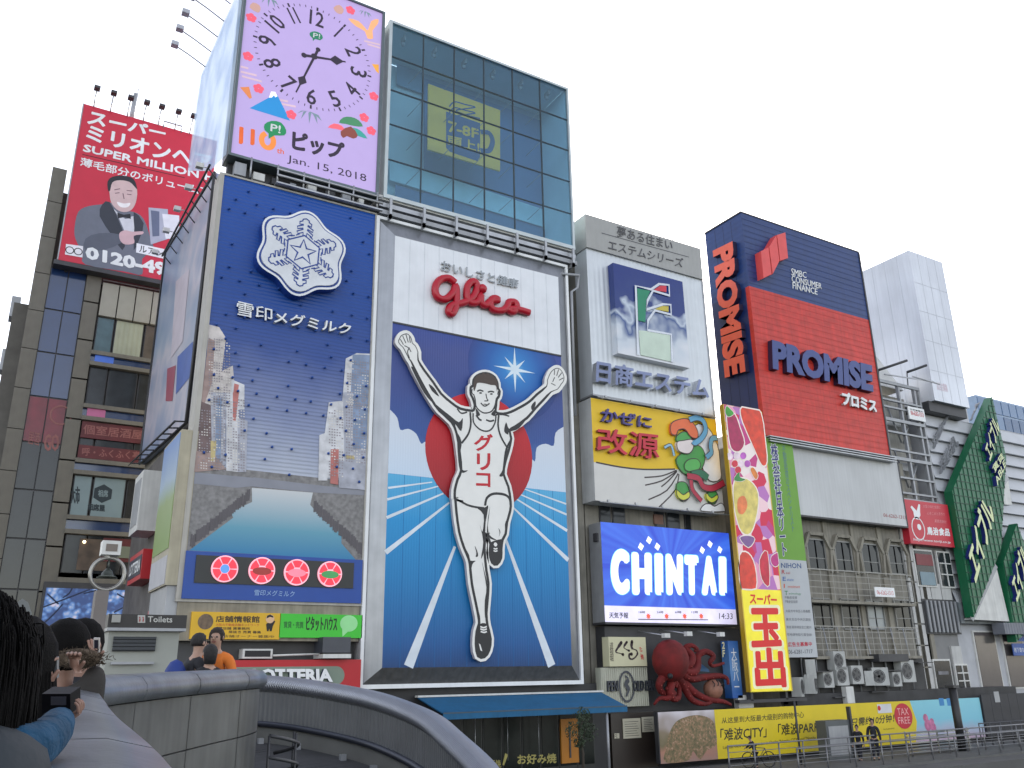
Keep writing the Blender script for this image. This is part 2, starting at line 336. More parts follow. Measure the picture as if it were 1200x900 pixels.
mbl.ball((g8(460, 347)[0], YG-.18, g8(460, 347)[1]), .24, 10)
mbl.make('script_logo', RD3, gs)
# the cut-out runner stands off the picture
YR = YG-.30
body = [gA(*p) for p in [(50, 118), (37, 100), (42, 84), (50, 70), (62, 63), (78, 59), (92, 68), (102, 86), (106, 106), (120, 118), (134, 150), (135, 190), (165, 240), (210, 300), (250, 358), (300, 402), (345, 432), (395, 442), (412, 440), (418, 415), (408, 380), (398, 360), (398, 325), (410, 318), (412, 290), (430, 268), (460, 256), (490, 258), (518, 275), (532, 305), (534, 330), (543, 345), (538, 372), (528, 385), (525, 415), (524, 450), (560, 458), (600, 448), (640, 428), (680, 405), (705, 385), (730, 360), (778, 320), (782, 290), (795, 258), (806, 243), (822, 232), (838, 231), (852, 243), (860, 258), (865, 275), (862, 294), (850, 310), (832, 335), (800, 348), (762, 388), (722, 430), (680, 478), (620, 522), (592, 540), (600, 580), (588, 640), (570, 700), (562, 760), (585, 820), (597, 895)]]
body += [gB(*p) for p in [(422, 90), (405, 150), (398, 210), (382, 240), (375, 290), (374, 335), (352, 370), (326, 360), (314, 310), (318, 265), (303, 225), (296, 206), (288, 250), (287, 300), (296, 400), (307, 470), (302, 560), (296, 630), (302, 690), (318, 760), (310, 820), (285, 855), (252, 850), (241, 790), (246, 720), (258, 680), (254, 640), (238, 560), (220, 470), (211, 380), (203, 340), (178, 280), (154, 200), (140, 100), (134, 30)]]
body += [gA(*p) for p in [(318, 880), (318, 840), (332, 785), (350, 740), (342, 650), (328, 560), (302, 500), (240, 442), (205, 392), (165, 325), (120, 240), (102, 200), (88, 180), (62, 130)]]
B2 = smooth(body, 2, True)
INK = mat('runner_ink', (.02, .02, .022), .5, var=.05); RW = mat('runner_white', (.78, .77, .74), .5, var=.05)
mb = MB(); mb.sheet(B2, YR); ribbon(mb, B2, .34, YR-.001, True); me_ = mb
me_.make('runner_cutout', RW, gs)
mb = MB(); n = len(B2)
rim = []
for i in range(n):
    d = Vector(B2[(i+1) % n])-Vector(B2[i-1]); d.normalize(); rim.append(Vector(B2[i])+Vector((d.y, -d.x))*(-.16))
v = [(p.x, YR-.001, p.y) for p in rim]+[(p.x, YR+.2, p.y) for p in rim]
mb.add(v, [(i, (i+1) % n, (i+1) % n+n, i+n) for i in range(n)]).make('runner_edge', mat('runner_side', (.45, .42, .45), .6), gs)
mb = MB(); K = YR-.006
hL, hR = Vector(gA(75, 90)), Vector(gA(835, 275))
def hw(p, a=.035, b=.12): d_ = min((Vector(p)-hL).length, (Vector(p)-hR).length); return a if d_ < .75 else min(b, a+(d_-.75)*.15)
ribbon(mb, B2, [hw(p) for p in B2], K, True)
def ink(pts, w, V=gA, n=4, closed=False): ribbon(mb, smooth([V(*p) for p in pts], n, closed), w, K-.0005, closed)
def blob(pts, V=gA): mb.sheet(smooth([V(*p) for p in pts], 3, True), K-.001)
# hands: four fingers and thumb creases
for f in [[(92, 128), (82, 150), (92, 180)], [(66, 118), (88, 130), (100, 150)], [(46, 86), (62, 114)], [(58, 70), (74, 106)], [(74, 62), (86, 102)], [(92, 72), (96, 104)]]: ink(f, .04)
for f in [[(818, 275), (808, 298)], [(800, 305), (822, 316)], [(818, 238), (816, 264)], [(838, 236), (828, 268)], [(854, 252), (836, 276)], [(862, 278), (840, 290)]]: ink(f, .04)
blob([(100, 225), (125, 280), (165, 355), (205, 400), (180, 345), (140, 290), (115, 235)])
blob([(188, 310), (205, 345), (240, 372), (215, 330)]); blob([(205, 395), (245, 440), (300, 495), (330, 560), (320, 510), (350, 545), (358, 480), (338, 500), (295, 468), (240, 425)])
blob([(720, 395), (700, 420), (706, 440), (722, 415)]); blob([(565, 545), (575, 500), (592, 535), (640, 510), (690, 462), (640, 530), (590, 548), (585, 562)])
ink([(330, 432), (350, 455), (380, 450)], .07); ink([(524, 462), (560, 462), (590, 470)], .07)
ink([(410, 455), (412, 500), (438, 532), (470, 545), (500, 536), (520, 500), (524, 462)], .07)
ink([(395, 450), (398, 510), (385, 560), (352, 605)], .09); ink([(538, 465), (535, 520), (550, 575), (582, 630)], .09)
blob([(330, 560), (352, 600), (345, 660), (352, 735), (384, 740), (350, 752), (335, 690)]); blob([(600, 580), (583, 630), (572, 700), (562, 765), (540, 768), (556, 740), (562, 690), (572, 630)])
ink([(425, 465), (440, 485), (452, 490)], .09); ink([(475, 488), (495, 495), (515, 490)], .08)
# face
ink([(412, 360), (420, 385), (424, 418), (440, 440), (466, 454), (498, 448), (516, 425), (526, 385)], .06)
ink([(430, 346), (444, 340), (462, 346)], .07); ink([(484, 350), (500, 346), (515, 350)], .07); blob([(440, 352), (450, 350), (454, 356), (444, 358)]); blob([(494, 358), (504, 355), (508, 361), (498, 363)])
ink([(474, 358), (478, 380), (484, 392), (466, 394)], .05); ink([(448, 404), (468, 420), (492, 406)], .06); ink([(462, 410), (478, 411)], .04)
ink([(406, 335), (404, 350), (410, 362)], .04); ink([(536, 345), (532, 362)], .04)
blob([(424, 448), (428, 470), (445, 462), (424, 430)]); blob([(522, 430), (520, 468), (500, 460), (515, 440)])
# shorts, legs
ink([(328, 890), (360, 895)], .08); ink([(136, 28), (165, 42), (200, 60), (240, 70), (285, 76)], .09, gB)
ink([(290, 62), (300, 22), (335, 0), (390, 4), (418, 25), (424, 60)], .11, gB)
blob([(240, 68), (288, 72), (306, 62), (300, 110), (293, 150), (290, 210), (284, 300), (268, 340), (280, 250), (262, 160), (276, 200), (282, 110)], gB)
blob([(316, 66), (306, 130), (300, 200), (318, 235), (350, 242), (312, 215), (304, 150), (310, 100)], gB)
blob([(424, 50), (420, 110), (402, 160), (408, 170), (400, 220), (394, 160), (410, 120)], gB); blob([(360, 180), (370, 200), (362, 226), (366, 204)], gB)
blob([(235, 272), (250, 305), (252, 328), (240, 330), (244, 310)], gB); blob([(178, 275), (205, 320), (212, 350), (240, 352), (222, 372), (218, 440), (240, 560), (262, 640), (262, 680), (250, 640), (210, 440), (202, 345)], gB)
blob([(274, 360), (284, 400), (300, 470), (300, 560), (292, 620), (300, 680), (288, 640), (288, 560), (296, 490)], gB)
blob([(264, 682), (300, 684), (306, 720), (318, 765), (306, 820), (282, 850), (254, 845), (243, 795), (250, 730)], gB)
blob([(316, 262), (340, 246), (384, 240), (380, 280), (376, 332), (352, 372), (328, 362), (316, 312)], gB)
mb.make('runner_linework', INK, gs, kind='stuff')
mb = MB()
for V, L in ((gB, [((264, 696), (280, 702), (298, 696)), ((264, 708), (282, 714), (298, 708)), ((266, 722), (284, 727), (298, 722))]), (gB, [((334, 286), (344, 290), (354, 286)), ((334, 298), (344, 302), (354, 298))])):
    for l in L: ribbon(mb, smooth([V(*p) for p in l], 3), .06, K-.006)
mb.sheet([gB(*p) for p in [(256, 785), (264, 790), (274, 826), (264, 820)]], K-.006); mb.sheet(circ(*gB(344, 266), .09, 10), K-.006)
mb.make('shoe_laces', RW, gs)
MB().sheet(smooth([gA(*p) for p in [(414, 345), (412, 300), (422, 276), (438, 262), (452, 262), (460, 252), (472, 260), (482, 252), (492, 262), (504, 262), (514, 275), (526, 285), (532, 312), (528, 345), (524, 318), (500, 314), (468, 306), (432, 304), (424, 325)]], 3, True), K-.005).make('runner_hair', mat('hair_print', rgb(72, 58, 50), .5, var=.15, scale=8), gs)
for ch, q in (('グ', [(415, 645), (508, 640), (508, 558), (415, 565)]), ('リ', [(428, 740), (496, 740), (496, 655), (428, 655)]), ('コ', [(424, 822), (496, 824), (496, 755), (424, 752)])):
    text(gs, 'chest_lettering', ch, [gA(*p) for p in q], RED, K-.004, 0, .035)
# ------------------------------------------------------------------ glass box above
x0, x1, z0, z1 = rect(S0, (459.5, 28.7), (663.9, 105.5), (452.4, 229.3), (669.5, 288.3))
gb = thing('glass_box', 'blue tinted glass display box with a yellow mug sign inside, above the running athlete billboard', 'glass box', ((x0+x1)/2, S0, z0))
m = bpy.data.materials.new('tinted_glass'); m.use_nodes = True; nn = m.node_tree.nodes; nn.clear(); ll = m.node_tree.links
om = nn.new('ShaderNodeOutputMaterial'); mx = nn.new('ShaderNodeMixShader'); tr = nn.new('ShaderNodeBsdfTransparent'); gl = nn.new('ShaderNodeBsdfGlossy')
tr.inputs[0].default_value = (.74, .87, .93, 1); gl.inputs[0].default_value = (.6, .75, .8, 1); gl.inputs['Roughness'].default_value = .03; mx.inputs[0].default_value = .10
ll.new(tr.outputs[0], mx.inputs[1]); ll.new(gl.outputs[0], mx.inputs[2]); ll.new(mx.outputs[0], om.inputs[0]); TGLASS = m
dx, dz = (x1-x0)/6, (z1-z0)/5
pm = MB().box(.02, dx-.02, -.02, .02, .02, dz-.02).mesh('pane', TGLASS)
for i in range(6):
    for j in range(5): link('pane', pm, gb, loc=(x0+i*dx, S0, z0+j*dz))
vb = MB().box(-.02, .02, -.04, .08, z0, z1).mesh('mullion', mat('mullion_blue', (.045, .06, .07), .4, .3))
for i in range(1, 6): o = link('mullion', vb, gb, loc=(x0+i*dx, S0, 0))
hb = MB().box(x0, x1, -.035, .07, -.016, .016).mesh('transom', MATS['mullion_blue'])
for j in range(1, 5): link('transom', hb, gb, loc=(0, S0, z0+j*dz))
BW = S0+3.0
MB().box(x0-.16, x0, S0-.1, BW, z0, z1).box(x1, x1+.12, S0-.1, S0+.1, z0, z1).box(x0-.16, x1+.12, S0-.1, S0+.15, z1, z1+.14).box(x0-.16, x1+.12, S0-.12, BW, z0-.2, z0).make('frame', mat('box_frame', (.5, .55, .56), .4, .3), gb)
MB().box(x0-.1, x1+.1, BW, BW+.1, z0, z1+.1).box(x1, x1+.1, S0+.1, BW, z0, z1+.1).box(x0-.1, x1+.1, S0+.1, BW, z1+.14, z1+.2).make('back_wall', mat('box_back', rgb(196, 220, 230), .5, var=.12, scale=.5), gb)
vz = view(430, 10, 3.2154, S0+2.4)
def inbox(nm, pts, m, y): MB().prism([vz(*p) for p in pts], y, y+.05).make(nm, m, gb)
NB = mat('box_inner', rgb(78, 116, 166), .5, var=.12, scale=.6)
inbox('inner_panel', [(225, 250), (700, 425), (705, 870), (225, 700)], NB, S0+2.7)
inbox('upper_panel', [(125, 150), (700, 345), (700, 470), (125, 270)], mat('box_upper', rgb(110, 146, 178), .5), S0+2.8)
inbox('sill_panel', [(90, 560), (740, 775), (740, 840), (90, 640)], mat('box_sill', rgb(176, 214, 226), .5), S0+2.55)
inbox('lower_panel', [(110, 660), (740, 850), (740, 900), (110, 740)], mat('box_lower', rgb(70, 108, 150), .5), S0+2.5)
YL = mat('mug_yellow', rgb(255, 196, 54), .5, var=.06); yb = S0+.7; vy = view(430, 10, 3.2154, yb)
MB().prism([vy(*p) for p in [(232, 283), (502, 383), (502, 612), (230, 530)]], yb, yb+.1).make('mug_sign', YL, gb)
BN = mat('mug_blue', rgb(44, 76, 124), .5); mb = MB()
mb.sheet([vy(*p) for p in [(298, 388), (426, 432), (426, 560), (415, 575), (312, 540), (298, 525)]], yb-.01)
ribbon(mb, smooth([vy(*p) for p in [(428, 465), (460, 470), (473, 500), (460, 535), (428, 535)]], 5), .28, yb-.012)
for dy in (0, 22): ribbon(mb, smooth([vy(p[0], p[1]+dy) for p in [(310, 370), (330, 352), (370, 362), (408, 372), (370, 378), (335, 385), (370, 400), (426, 415)]], 4), .07, yb-.014)
mb.make('mug_print', BN, gb)
text(gb, 'lettering', '7-8F', [vy(305, 465), vy(420, 492), vy(420, 455), vy(305, 422)], YL, yb-.02, 0, .04)
text(gb, 'lettering', '頭上!', [vy(303, 515), vy(424, 543), vy(424, 503), vy(303, 476)], YL, yb-.02, 0, .03)
sp = MB().box(-.05, .05, -.05, .4, -.3, 0).ball((0, .2, -.4), .12, 6).mesh('spotlight', GREY)
for i in range(6): link('spotlight', sp, gb, loc=(x0+(i+.5)*dx, S0+.4, z1-.05))
for i in range(1, 6):
    for j in (1, 2, 3, 4): pass
br = MB().tube([(0, 0, 0), (-.35, .9, -.45)], .018, 5).mesh('brace', GREY)
for i in range(1, 6):
    for j in range(1, 5): link('brace', br, gb, loc=(x0+i*dx, S0+.1, z0+j*dz))
# ------------------------------------------------------------------ milk company block
sb = thing('milk_building', 'building block carrying the blue snowflake billboard and the big clock screen', 'building', (9.6, 40, GZ))
MB().box(6.45, 13.0, 34.2, 47, GZ, 20.6).make('wall', BEIGE, sb)
x0, x1, z0, z1 = rect(S0, (263, 204.5), (437.8, 251.9), (211.7, 700.7), (424, 708.3))
ms = thing('billboard', 'tall blue billboard with a white snowflake emblem over a printed canal street', 'billboard', ((x0+x1)/2, S0, z0))
MB().box(x0-.18, x0, S0-.06, S0+1.0, z0, z1).box(x1, x1+.08, S0-.05, S0+.9, z0, z1).box(x0-.18, x1+.08, S0-.05, S0+.9, z0-.1, z0).box(x0-.18, x1+.08, S0-.05, S0+.9, z1, z1+.08).make('frame', mat('beige_frame', (.42, .40, .36), .5, .1, streak=.2), ms)
MB().box(x0, x1, S0, S0+.9, z0, z1).make('board', DARK, ms)
s5, s6 = view(160, 190, 3.103), view(150, 460, 3)
zw = s6(300, 300)[1]
blue = gradmat('milk_blue', [(0, rgb(172, 178, 192)), (.2, rgb(128, 138, 170)), (.45, rgb(48, 76, 142)), (.65, rgb(12, 66, 144)), (1, rgb(6, 72, 158))], s6(500, 300)[1], s6(500, 300)[1]+12, .45, noise=.1, wave=('Z', .16, .5))
zband = s6(300, 562)[1]
MB().sheet([(x0, zband), (x1, zband), (x1, z1), (x0, z1)], S0-.004).make('sky_print', blue, ms)
def clampx(p): return (min(max(p[0], x0), x1), min(max(p[1], z0), z1))
def ms_poly(nm, V, pts, m, lift): return MB().sheet([clampx(V(*p)) for p in pts], S0-lift).make(nm, m, ms)
wm = gradmat('milk_water', [(0, rgb(20, 116, 164)), (.4, rgb(90, 150, 172)), (1, rgb(196, 198, 200))], s6(500, 580)[1], s6(540, 340)[1], .4)
bank = mat('print_bank', rgb(130, 128, 128), .6, var=.35, scale=6)
ms_poly('bank_print', s6, [(225, 250), (850, 320), (850, 600), (190, 575)], bank, .006)
ms_poly('water_print', s6, [(435, 335), (650, 352), (640, 395), (690, 450), (750, 490), (750, 530), (800, 588), (215, 555), (370, 440), (360, 420), (436, 385)], wm, .010)
mb = MB()
for q in ([(230, 280), (440, 300), (436, 330), (380, 335), (230, 320)], [(440, 298), (660, 325), (840, 345), (840, 362), (660, 352), (436, 330)]): mb.sheet([clampx(s6(*p)) for p in q], S0-.012)
mb.make('bridge_print', mat('print_bridge', rgb(134, 136, 146), .5, var=.1), ms)
rn = random.Random(3)
PC = [mat('print_bldg%d' % i, rgb(*c), .5, var=.3, scale=2.5) for i, c in enumerate([(204, 196, 192), (164, 140, 134), (184, 112, 106), (206, 206, 210), (112, 92, 92), (170, 172, 184), (186, 170, 120), (130, 146, 174)])]
bl = [(s5, [(258, 590), (300, 600), (325, 640), (310, 760), (350, 740), (355, 800), (350, 900), (240, 900)], 0), (s5, [(262, 640), (285, 650), (275, 800), (240, 900), (235, 860)], 1), (s5, [(345, 790), (392, 810), (392, 900), (345, 900)], 3), (s5, [(355, 805), (372, 810), (360, 900), (345, 900)], 2),
      (s6, [(245, 30), (290, 45), (305, 90), (290, 220), (240, 230), (236, 200)], 4), (s6, [(290, 0), (345, 0), (340, 250), (295, 250)], 5), (s6, [(310, 20), (330, 20), (325, 240), (305, 240)], 7), (s6, [(345, 0), (392, 0), (385, 280), (345, 275)], 3), (s6, [(368, 0), (390, 0), (378, 100), (368, 100)], 2), (s6, [(385, 90), (420, 100), (415, 280), (385, 280)], 5), (s6, [(236, 205), (300, 215), (345, 270), (230, 280)], 1), (s6, [(290, 170), (310, 170), (305, 240), (290, 240)], 6),
      (s5, [(760, 715), (800, 695), (862, 700), (862, 900), (745, 900)], 3), (s5, [(785, 700), (862, 705), (862, 900), (775, 900)], 7), (s6, [(705, 35), (750, 30), (765, 60), (760, 300), (700, 300), (690, 150)], 3), (s6, [(755, 0), (850, 0), (850, 260), (760, 250)], 5), (s6, [(790, 0), (850, 0), (850, 200), (790, 200)], 7), (s6, [(672, 150), (700, 140), (700, 310), (668, 310)], 3), (s6, [(712, 200), (740, 200), (738, 325), (710, 320)], 2), (s6, [(765, 220), (795, 222), (795, 236), (765, 234)], 6), (s6, [(740, 240), (850, 250), (850, 345), (740, 335)], 5)]
for i, (V, p, c) in enumerate(bl): ms_poly('street_house_print', V, p, PC[c], .014+i*.0012)
mb = MB(); mb2 = MB()                                          # printed windows of the street
for V, xa, xb, ya, yb_ in ((s6, 248, 296, 60, 210), (s6, 300, 342, 10, 240), (s6, 350, 412, 20, 270), (s5, 262, 344, 640, 880), (s5, 765, 855, 720, 890), (s6, 705, 755, 60, 290), (s6, 765, 840, 20, 240), (s6, 245, 340, 225, 270)):
    y = ya
    while y < yb_:
        x = xa
        while x < xb-4:
            if rn.random() < .8: (mb if (int(y/40)+int(x/28)) % 3 else mb2).sheet([clampx(V(x, y+(x-xa)*.12)), clampx(V(x+5, y+.6+(x-xa)*.12)), clampx(V(x+5, y+4.6+(x-xa)*.12)), clampx(V(x, y+4+(x-xa)*.12))], S0-.043)
            x += 9
        y += 9.5
mb.make('window_print', mat('print_dark', rgb(146, 138, 144), .5), ms, kind='stuff'); mb2.make('window_print', mat('print_pale', rgb(210, 205, 200), .5), ms, kind='stuff')
mb = MB()
for i in range(34):
    t = i/34; p = s6(222+t*210, 520-t*165+rn.uniform(-6, 6)); mb.sheet([clampx((p[0]-.03, p[1]-.25)), clampx((p[0]+.03, p[1]-.25)), clampx((p[0]+.03, p[1]+.2)), clampx((p[0]-.03, p[1]+.2))], S0-.018)
    p = s6(655+t*175, 395+t*165+rn.uniform(-6, 6)); mb.sheet([clampx((p[0]-.03, p[1]-.25)), clampx((p[0]+.03, p[1]-.25)), clampx((p[0]+.03, p[1]+.2)), clampx((p[0]-.03, p[1]+.2))], S0-.018)
mb.make('railing_print', mat('print_rail', rgb(92, 88, 92), .6), ms, kind='stuff')
mb = MB()
for j in range(26):
    for i in range(9):
        x = x0+.4+i*(x1-x0-.8)/8+(.2 if j % 2 else -.1)+rn.uniform(-.08, .08); z = z1-.5-j*.52
        if z > zw and rn.random() < .55: mb.ball((x, S0-.08, z), .06, 5, (1, 1.6, 1))
mb.make('studs', mat('stud_blue', rgb(30, 74, 150), .5), ms, kind='stuff')
# emblem
ec = s5(590, 346); er = s5(742, 400)[0]-s5(438, 330)[0]; er /= 2
BL2 = mat('emblem_blue', rgb(24, 60, 140), .4)
def lobe(r, c=ec): return [(c[0]+r*(1+.085*math.cos(6*(t-.09)))*math.sin(t), c[1]+r*(1+.085*math.cos(6*(t-.09)))*math.cos(t)) for t in [2*math.pi*k/72 for k in range(72)]]
eb = MB().prism(lobe(er*1.03), S0-.5, S0).make('emblem', BL2, ms)
mb = MB(); ribbon(mb, lobe(er*1.0), .09, S0-.505, True); mb.make('emblem_rim', WHITE, eb)
MB().prism(lobe(er*.93), S0-.56, S0-.5).make('emblem_face', mat('emblem_white', (.66, .68, .72), .5), eb)
mb = MB(); ye = S0-.566
ribbon(mb, [(ec[0]+er*.43*math.sin(k*math.pi/3+.03), ec[1]+er*.43*math.cos(k*math.pi/3+.03)) for k in range(6)], .07, ye, True)
ribbon(mb, [(ec[0]+(er*.32 if k % 2 == 0 else er*.13)*math.sin(k*math.pi/5), ec[1]+(er*.32 if k % 2 == 0 else er*.13)*math.cos(k*math.pi/5)) for k in range(10)], .08, ye-.002, True)
for k in range(6):
    a = k*math.pi/3+.03; ca, sa = math.cos(a), math.sin(a)
    tp = lambda u, v: (ec[0]+er*(u*ca+v*sa), ec[1]+er*(-u*sa+v*ca))
    half = [(.04, .42), (.04, .50), (.17, .43), (.19, .49), (.05, .58), (.05, .61), (.18, .56), (.19, .62), (.05, .69), (.05, .71), (.14, .69), (.14, .76), (.08, .79), (.07, .84), (0, .87)]
    ribbon(mb, [tp(*p) for p in half]+[tp(-p[0], p[1]) for p in half[::-1]], .055, ye-.004)
    ribbon(mb, [tp(-.2, .38), tp(-.12, .44)], .05, ye-.006); ribbon(mb, [tp(.2, .38), tp(.12, .44)], .05, ye-.006)
mb.make('snowflake', BL2, eb)
text(ms, 'lettering', '雪印', [s5(362, 556), s5(494, 580), s5(494, 533), s5(366, 503)], WHITE, S0, .15, .012, BL2)
text(ms, 'lettering', 'メグミルク', [s5(500, 584), s5(778, 628), s5(782, 588), s5(503, 538)], WHITE, S0, .22, .015, OFFW)
# blue footer with lit discs
MB().box(x0, x1, S0-.12, S0, z0, zband).make('footer', mat('footer_blue', rgb(10, 66, 150), .4, var=.06), ms)
q = [s6(238, 572), s6(790, 600), s6(786, 690), s6(234, 665)]
MB().prism([(q[0][0], q[2][1]), (q[1][0], q[2][1]), (q[1][0], q[0][1]), (q[0][0], q[0][1])], S0-.16, S0-.12).make('lamp_panel', mat('lamp_panel_black', (.015, .018, .02), .4), ms)
for i, (c, r_) in enumerate([((335, 622), 47), ((465, 628), 46), ((587, 634), 44), ((703, 640), 42)]):
    p = s6(*c); r_ = s6(c[0]+r_, c[1])[0]-p[0]
    d = MB().prism(circ(*p, r_, 28), S0-.24, S0-.16).make('lit_disc', mat('disc_pink', rgb(250, 170, 185), .4, emit=.22), ms)
    mb = MB()
    for k in range(6):
        a0, a1 = k*math.pi/3+.06, (k+1)*math.pi/3-.06
        mb.sheet([(p[0]+r_*.40*math.cos(a0), p[1]+r_*.40*math.sin(a0))]+[(p[0]+r_*.9*math.cos(a0+(a1-a0)*t/4), p[1]+r_*.9*math.sin(a0+(a1-a0)*t/4)) for t in range(5)]+[(p[0]+r_*.40*math.cos(a1), p[1]+r_*.40*math.sin(a1))], S0-.246)
    mb.make('disc_segments', mat('disc_red_lit', rgb(235, 50, 70), .4, emit=.22), d)
    cc = [(90, 150, 220), (140, 40, 36), (240, 130, 150), (60, 140, 80)][i]
    mb = MB(); mb.sheet(circ(p[0], p[1], r_*.34, 18) if i == 0 else circ(p[0], p[1]-r_*.05, r_*.72, 24, r_*.3), S0-.25); mb.make('disc_centre', mat('disc_c%d' % i, rgb(*cc), .4, emit=.15), d)
text(ms, 'lettering', '雪印メグミルク', [s6(440, 714), s6(580, 720), s6(583, 699), s6(442, 694)], mat('pale_letter', rgb(150, 180, 215), .5), S0-.125, 0, .0)
# ------------------------------------------------------------------ clock screen
x0, x1 = 6.45, 13.02; z0 = 21.15; z1 = z0+10.2
ck = thing('clock_screen', 'large lilac clock face screen dated Jan. 15, 2018 at the top of the block', 'clock', ((x0+x1)/2, S0, z0))
LED = mat('screen_lilac', rgb(172, 152, 200), .6, var=.02, emit=.17)
MB().box(x0, x1, S0, S0+1.0, z0, z1).make('screen', LED, ck)
MB().box(x0-.12, x0, S0-.08, S0+1, z0-.12, z1+.1).box(x1, x1+.14, S0-.08, S0+1, z0-.12, z1+.1).box(x0, x1, S0-.08, S0+1, z0-.12, z0).box(x0, x1, S0-.08, S0+1, z1, z1+.1).make('frame', mat('clock_frame', (.12, .15, .16), .4, .4), ck)
cA, cB = view(270, 0, 6.667), view(270, 110, 6.667)
CI = mat('clock_ink', rgb(44, 34, 52), .6, emit=.12)
pc = cA(655, 440); R1 = (Vector(cA(1095, 520))-Vector(pc)).length*1.0
R1 = (cA(685, 75)[1]-cA(628, 835)[1])/2; pc = (pc[0], (cA(685, 75)[1]+cA(628, 835)[1])/2)
mb = MB()
for k in range(60):
    a = k*math.pi/30; b = k % 5 == 0; L = .2 if b else .13; w = .09 if b else .035
    ribbon(mb, [(pc[0]+(R1-L/2)*math.sin(a), pc[1]+(R1-L/2)*math.cos(a)), (pc[0]+(R1+L/2)*math.sin(a), pc[1]+(R1+L/2)*math.cos(a))], w, S0-.006)
mb.make('minute_marks', CI, ck, kind='stuff')
for k in range(1, 13):
    a = k*math.pi/6; rr_ = R1*.80; c = Vector((pc[0]+rr_*math.sin(a), pc[1]+rr_*math.cos(a)))
    rot = -a if (k <= 3 or k >= 9) else math.pi-a
    w = .70 if k in (10, 12) else (.38 if k == 11 else .46 if k != 1 else .085); h = .84
    ex = Vector((math.cos(rot), math.sin(rot)))*w/2; ez = Vector((-math.sin(rot), math.cos(rot)))*h/2
    text(ck, 'numeral', str(k), [c-ex-ez, c+ex-ez, c+ex+ez, c-ex+ez], CI, S0-.006, 0, .015)
def hand(a0, a1, w, dia):
    p, q = Vector(cA(*a0)), Vector(cA(*a1)); d = (q-p).normalized(); nn_ = Vector((-d.y, d.x)); mb = MB()
    ribbon(mb, [p, q], [w, w*.5], S0-.012); mb.sheet(circ(p.x, p.y, w*.9, 10), S0-.0125)
    c = p+(q-p)*dia; s = w*1.7; mb.sheet([c-d*s*1.3, c+nn_*s, c+d*s*1.6, c-nn_*s], S0-.013); return mb
hand((575, 432), (900, 484), .15, .76).make('hour_hand', CI, ck); h2 = hand((685, 388), (512, 722), .13, .72); h2.make('minute_hand', CI, ck)
mb = MB().sheet(circ(*cA(655, 442), .16, 14), S0-.016); mb.make('hand_pin', CI, ck)
def P(nm, V, pts, c, lift=.006, sm_=0, em=.22):
    pts = [V(*p) for p in pts]; pts = smooth(pts, sm_, True) if sm_ else pts
    pts = [(min(max(a, x0), x1), min(max(b, z0), z1)) for a, b in pts]
    return MB().sheet(pts, S0-lift).make(nm, mat('scr_%d_%d_%d' % c, rgb(*c), .6, var=.03, emit=em), ck)
P('mountain_print', cB, [(150, 112), (300, 30), (335, 0), (365, 5), (465, 210)], (30, 125, 185)); P('mountain_print', cB, [(300, 30), (318, -18), (350, -14), (368, 20), (350, 28), (340, 12), (322, 30)], (235, 235, 245), .010)
P('fan_print', cA, [(75, 682), (145, 678), (168, 765), (150, 772)], (200, 120, 70)); P('fan_print', cA, [(1105, 500), (1158, 505), (1160, 575), (1140, 560)], (214, 150, 60))
P('bird_print', cA, [(920, 145), (1000, 165), (1050, 215), (1075, 235), (1100, 165), (1155, 150), (1150, 190), (1110, 240), (1115, 300), (1070, 300), (1050, 245), (980, 205)], (226, 158, 110), .006, 2)
P('bubble_print', cA, [(622, 255), (660, 245), (705, 262), (722, 295), (700, 315), (662, 305), (645, 322), (642, 300), (622, 280)], (30, 110, 80), .006, 2); text(ck, 'lettering', 'P!', [cA(645, 292), cA(700, 303), cA(702, 268), cA(648, 256)], WHITE, S0-.012, 0, .02)
for V, cx, cz in ((cA, 163, 138), (cA, 138, 440), (cA, 220, 692), (cA, 938, 80), (cA, 1120, 752), (cB, 475, 162), (cB, 1045, 185), (cB, 1100, 288)):
    c = V(cx, cz); mb = MB()
    for k in range(5): mb.sheet(circ(c[0]+.13*math.sin(k*1.2566), c[1]+.13*math.cos(k*1.2566), .12, 8), S0-.006-k*.0004)
    mb.make('flower_print', mat('scr_flower', rgb(224, 84, 104), .6, emit=.2), ck)
for V, pts in ((cA, [(80, 520), (140, 535)]), (cA, [(80, 560), (205, 590)]), (cA, [(90, 595), (245, 638)]), (cA, [(1045, 320), (1170, 350)]), (cA, [(1070, 345), (1170, 375)]), (cB, [(370, 45), (450, 60)]), (cB, [(380, 75), (510, 100)])):
    mb = MB(); ribbon(mb, [V(*p) for p in pts], .1, S0-.005); mb.make('mist_print', mat('scr_mist', rgb(196, 168, 180), .6, emit=.2), ck)
for V, cx, cz, s in ((cB, 620, 160, 1.), (cA, 1052, 100, .6), (cA, 300, 0, .8)):
    c = V(cx, cz); mb = MB()
    for k, a in enumerate((-1.25, -.7, 0, .7, 1.25)): mb.sheet([(c[0], c[1]+.15*s), (c[0]+math.sin(a)*.35*s-.07*s, c[1]+.05*s), (c[0]+math.sin(a)*.6*s, c[1]-math.cos(a)*.5*s), (c[0]+math.sin(a)*.35*s+.07*s, c[1]+.1*s)], S0-.006-k*.0005)
    mb.make('leaf_print', mat('scr_leaf', rgb(110, 130, 140), .6, emit=.18), ck)
P('pine_print', cB, [(848, 225), (880, 185), (940, 180), (1000, 205), (1035, 255), (960, 250), (900, 235)], (60, 120, 84), .006, 2); P('pine_print', cB, [(915, 295), (960, 265), (1020, 290), (1070, 350), (1000, 330)], (50, 140, 130), .007, 2)
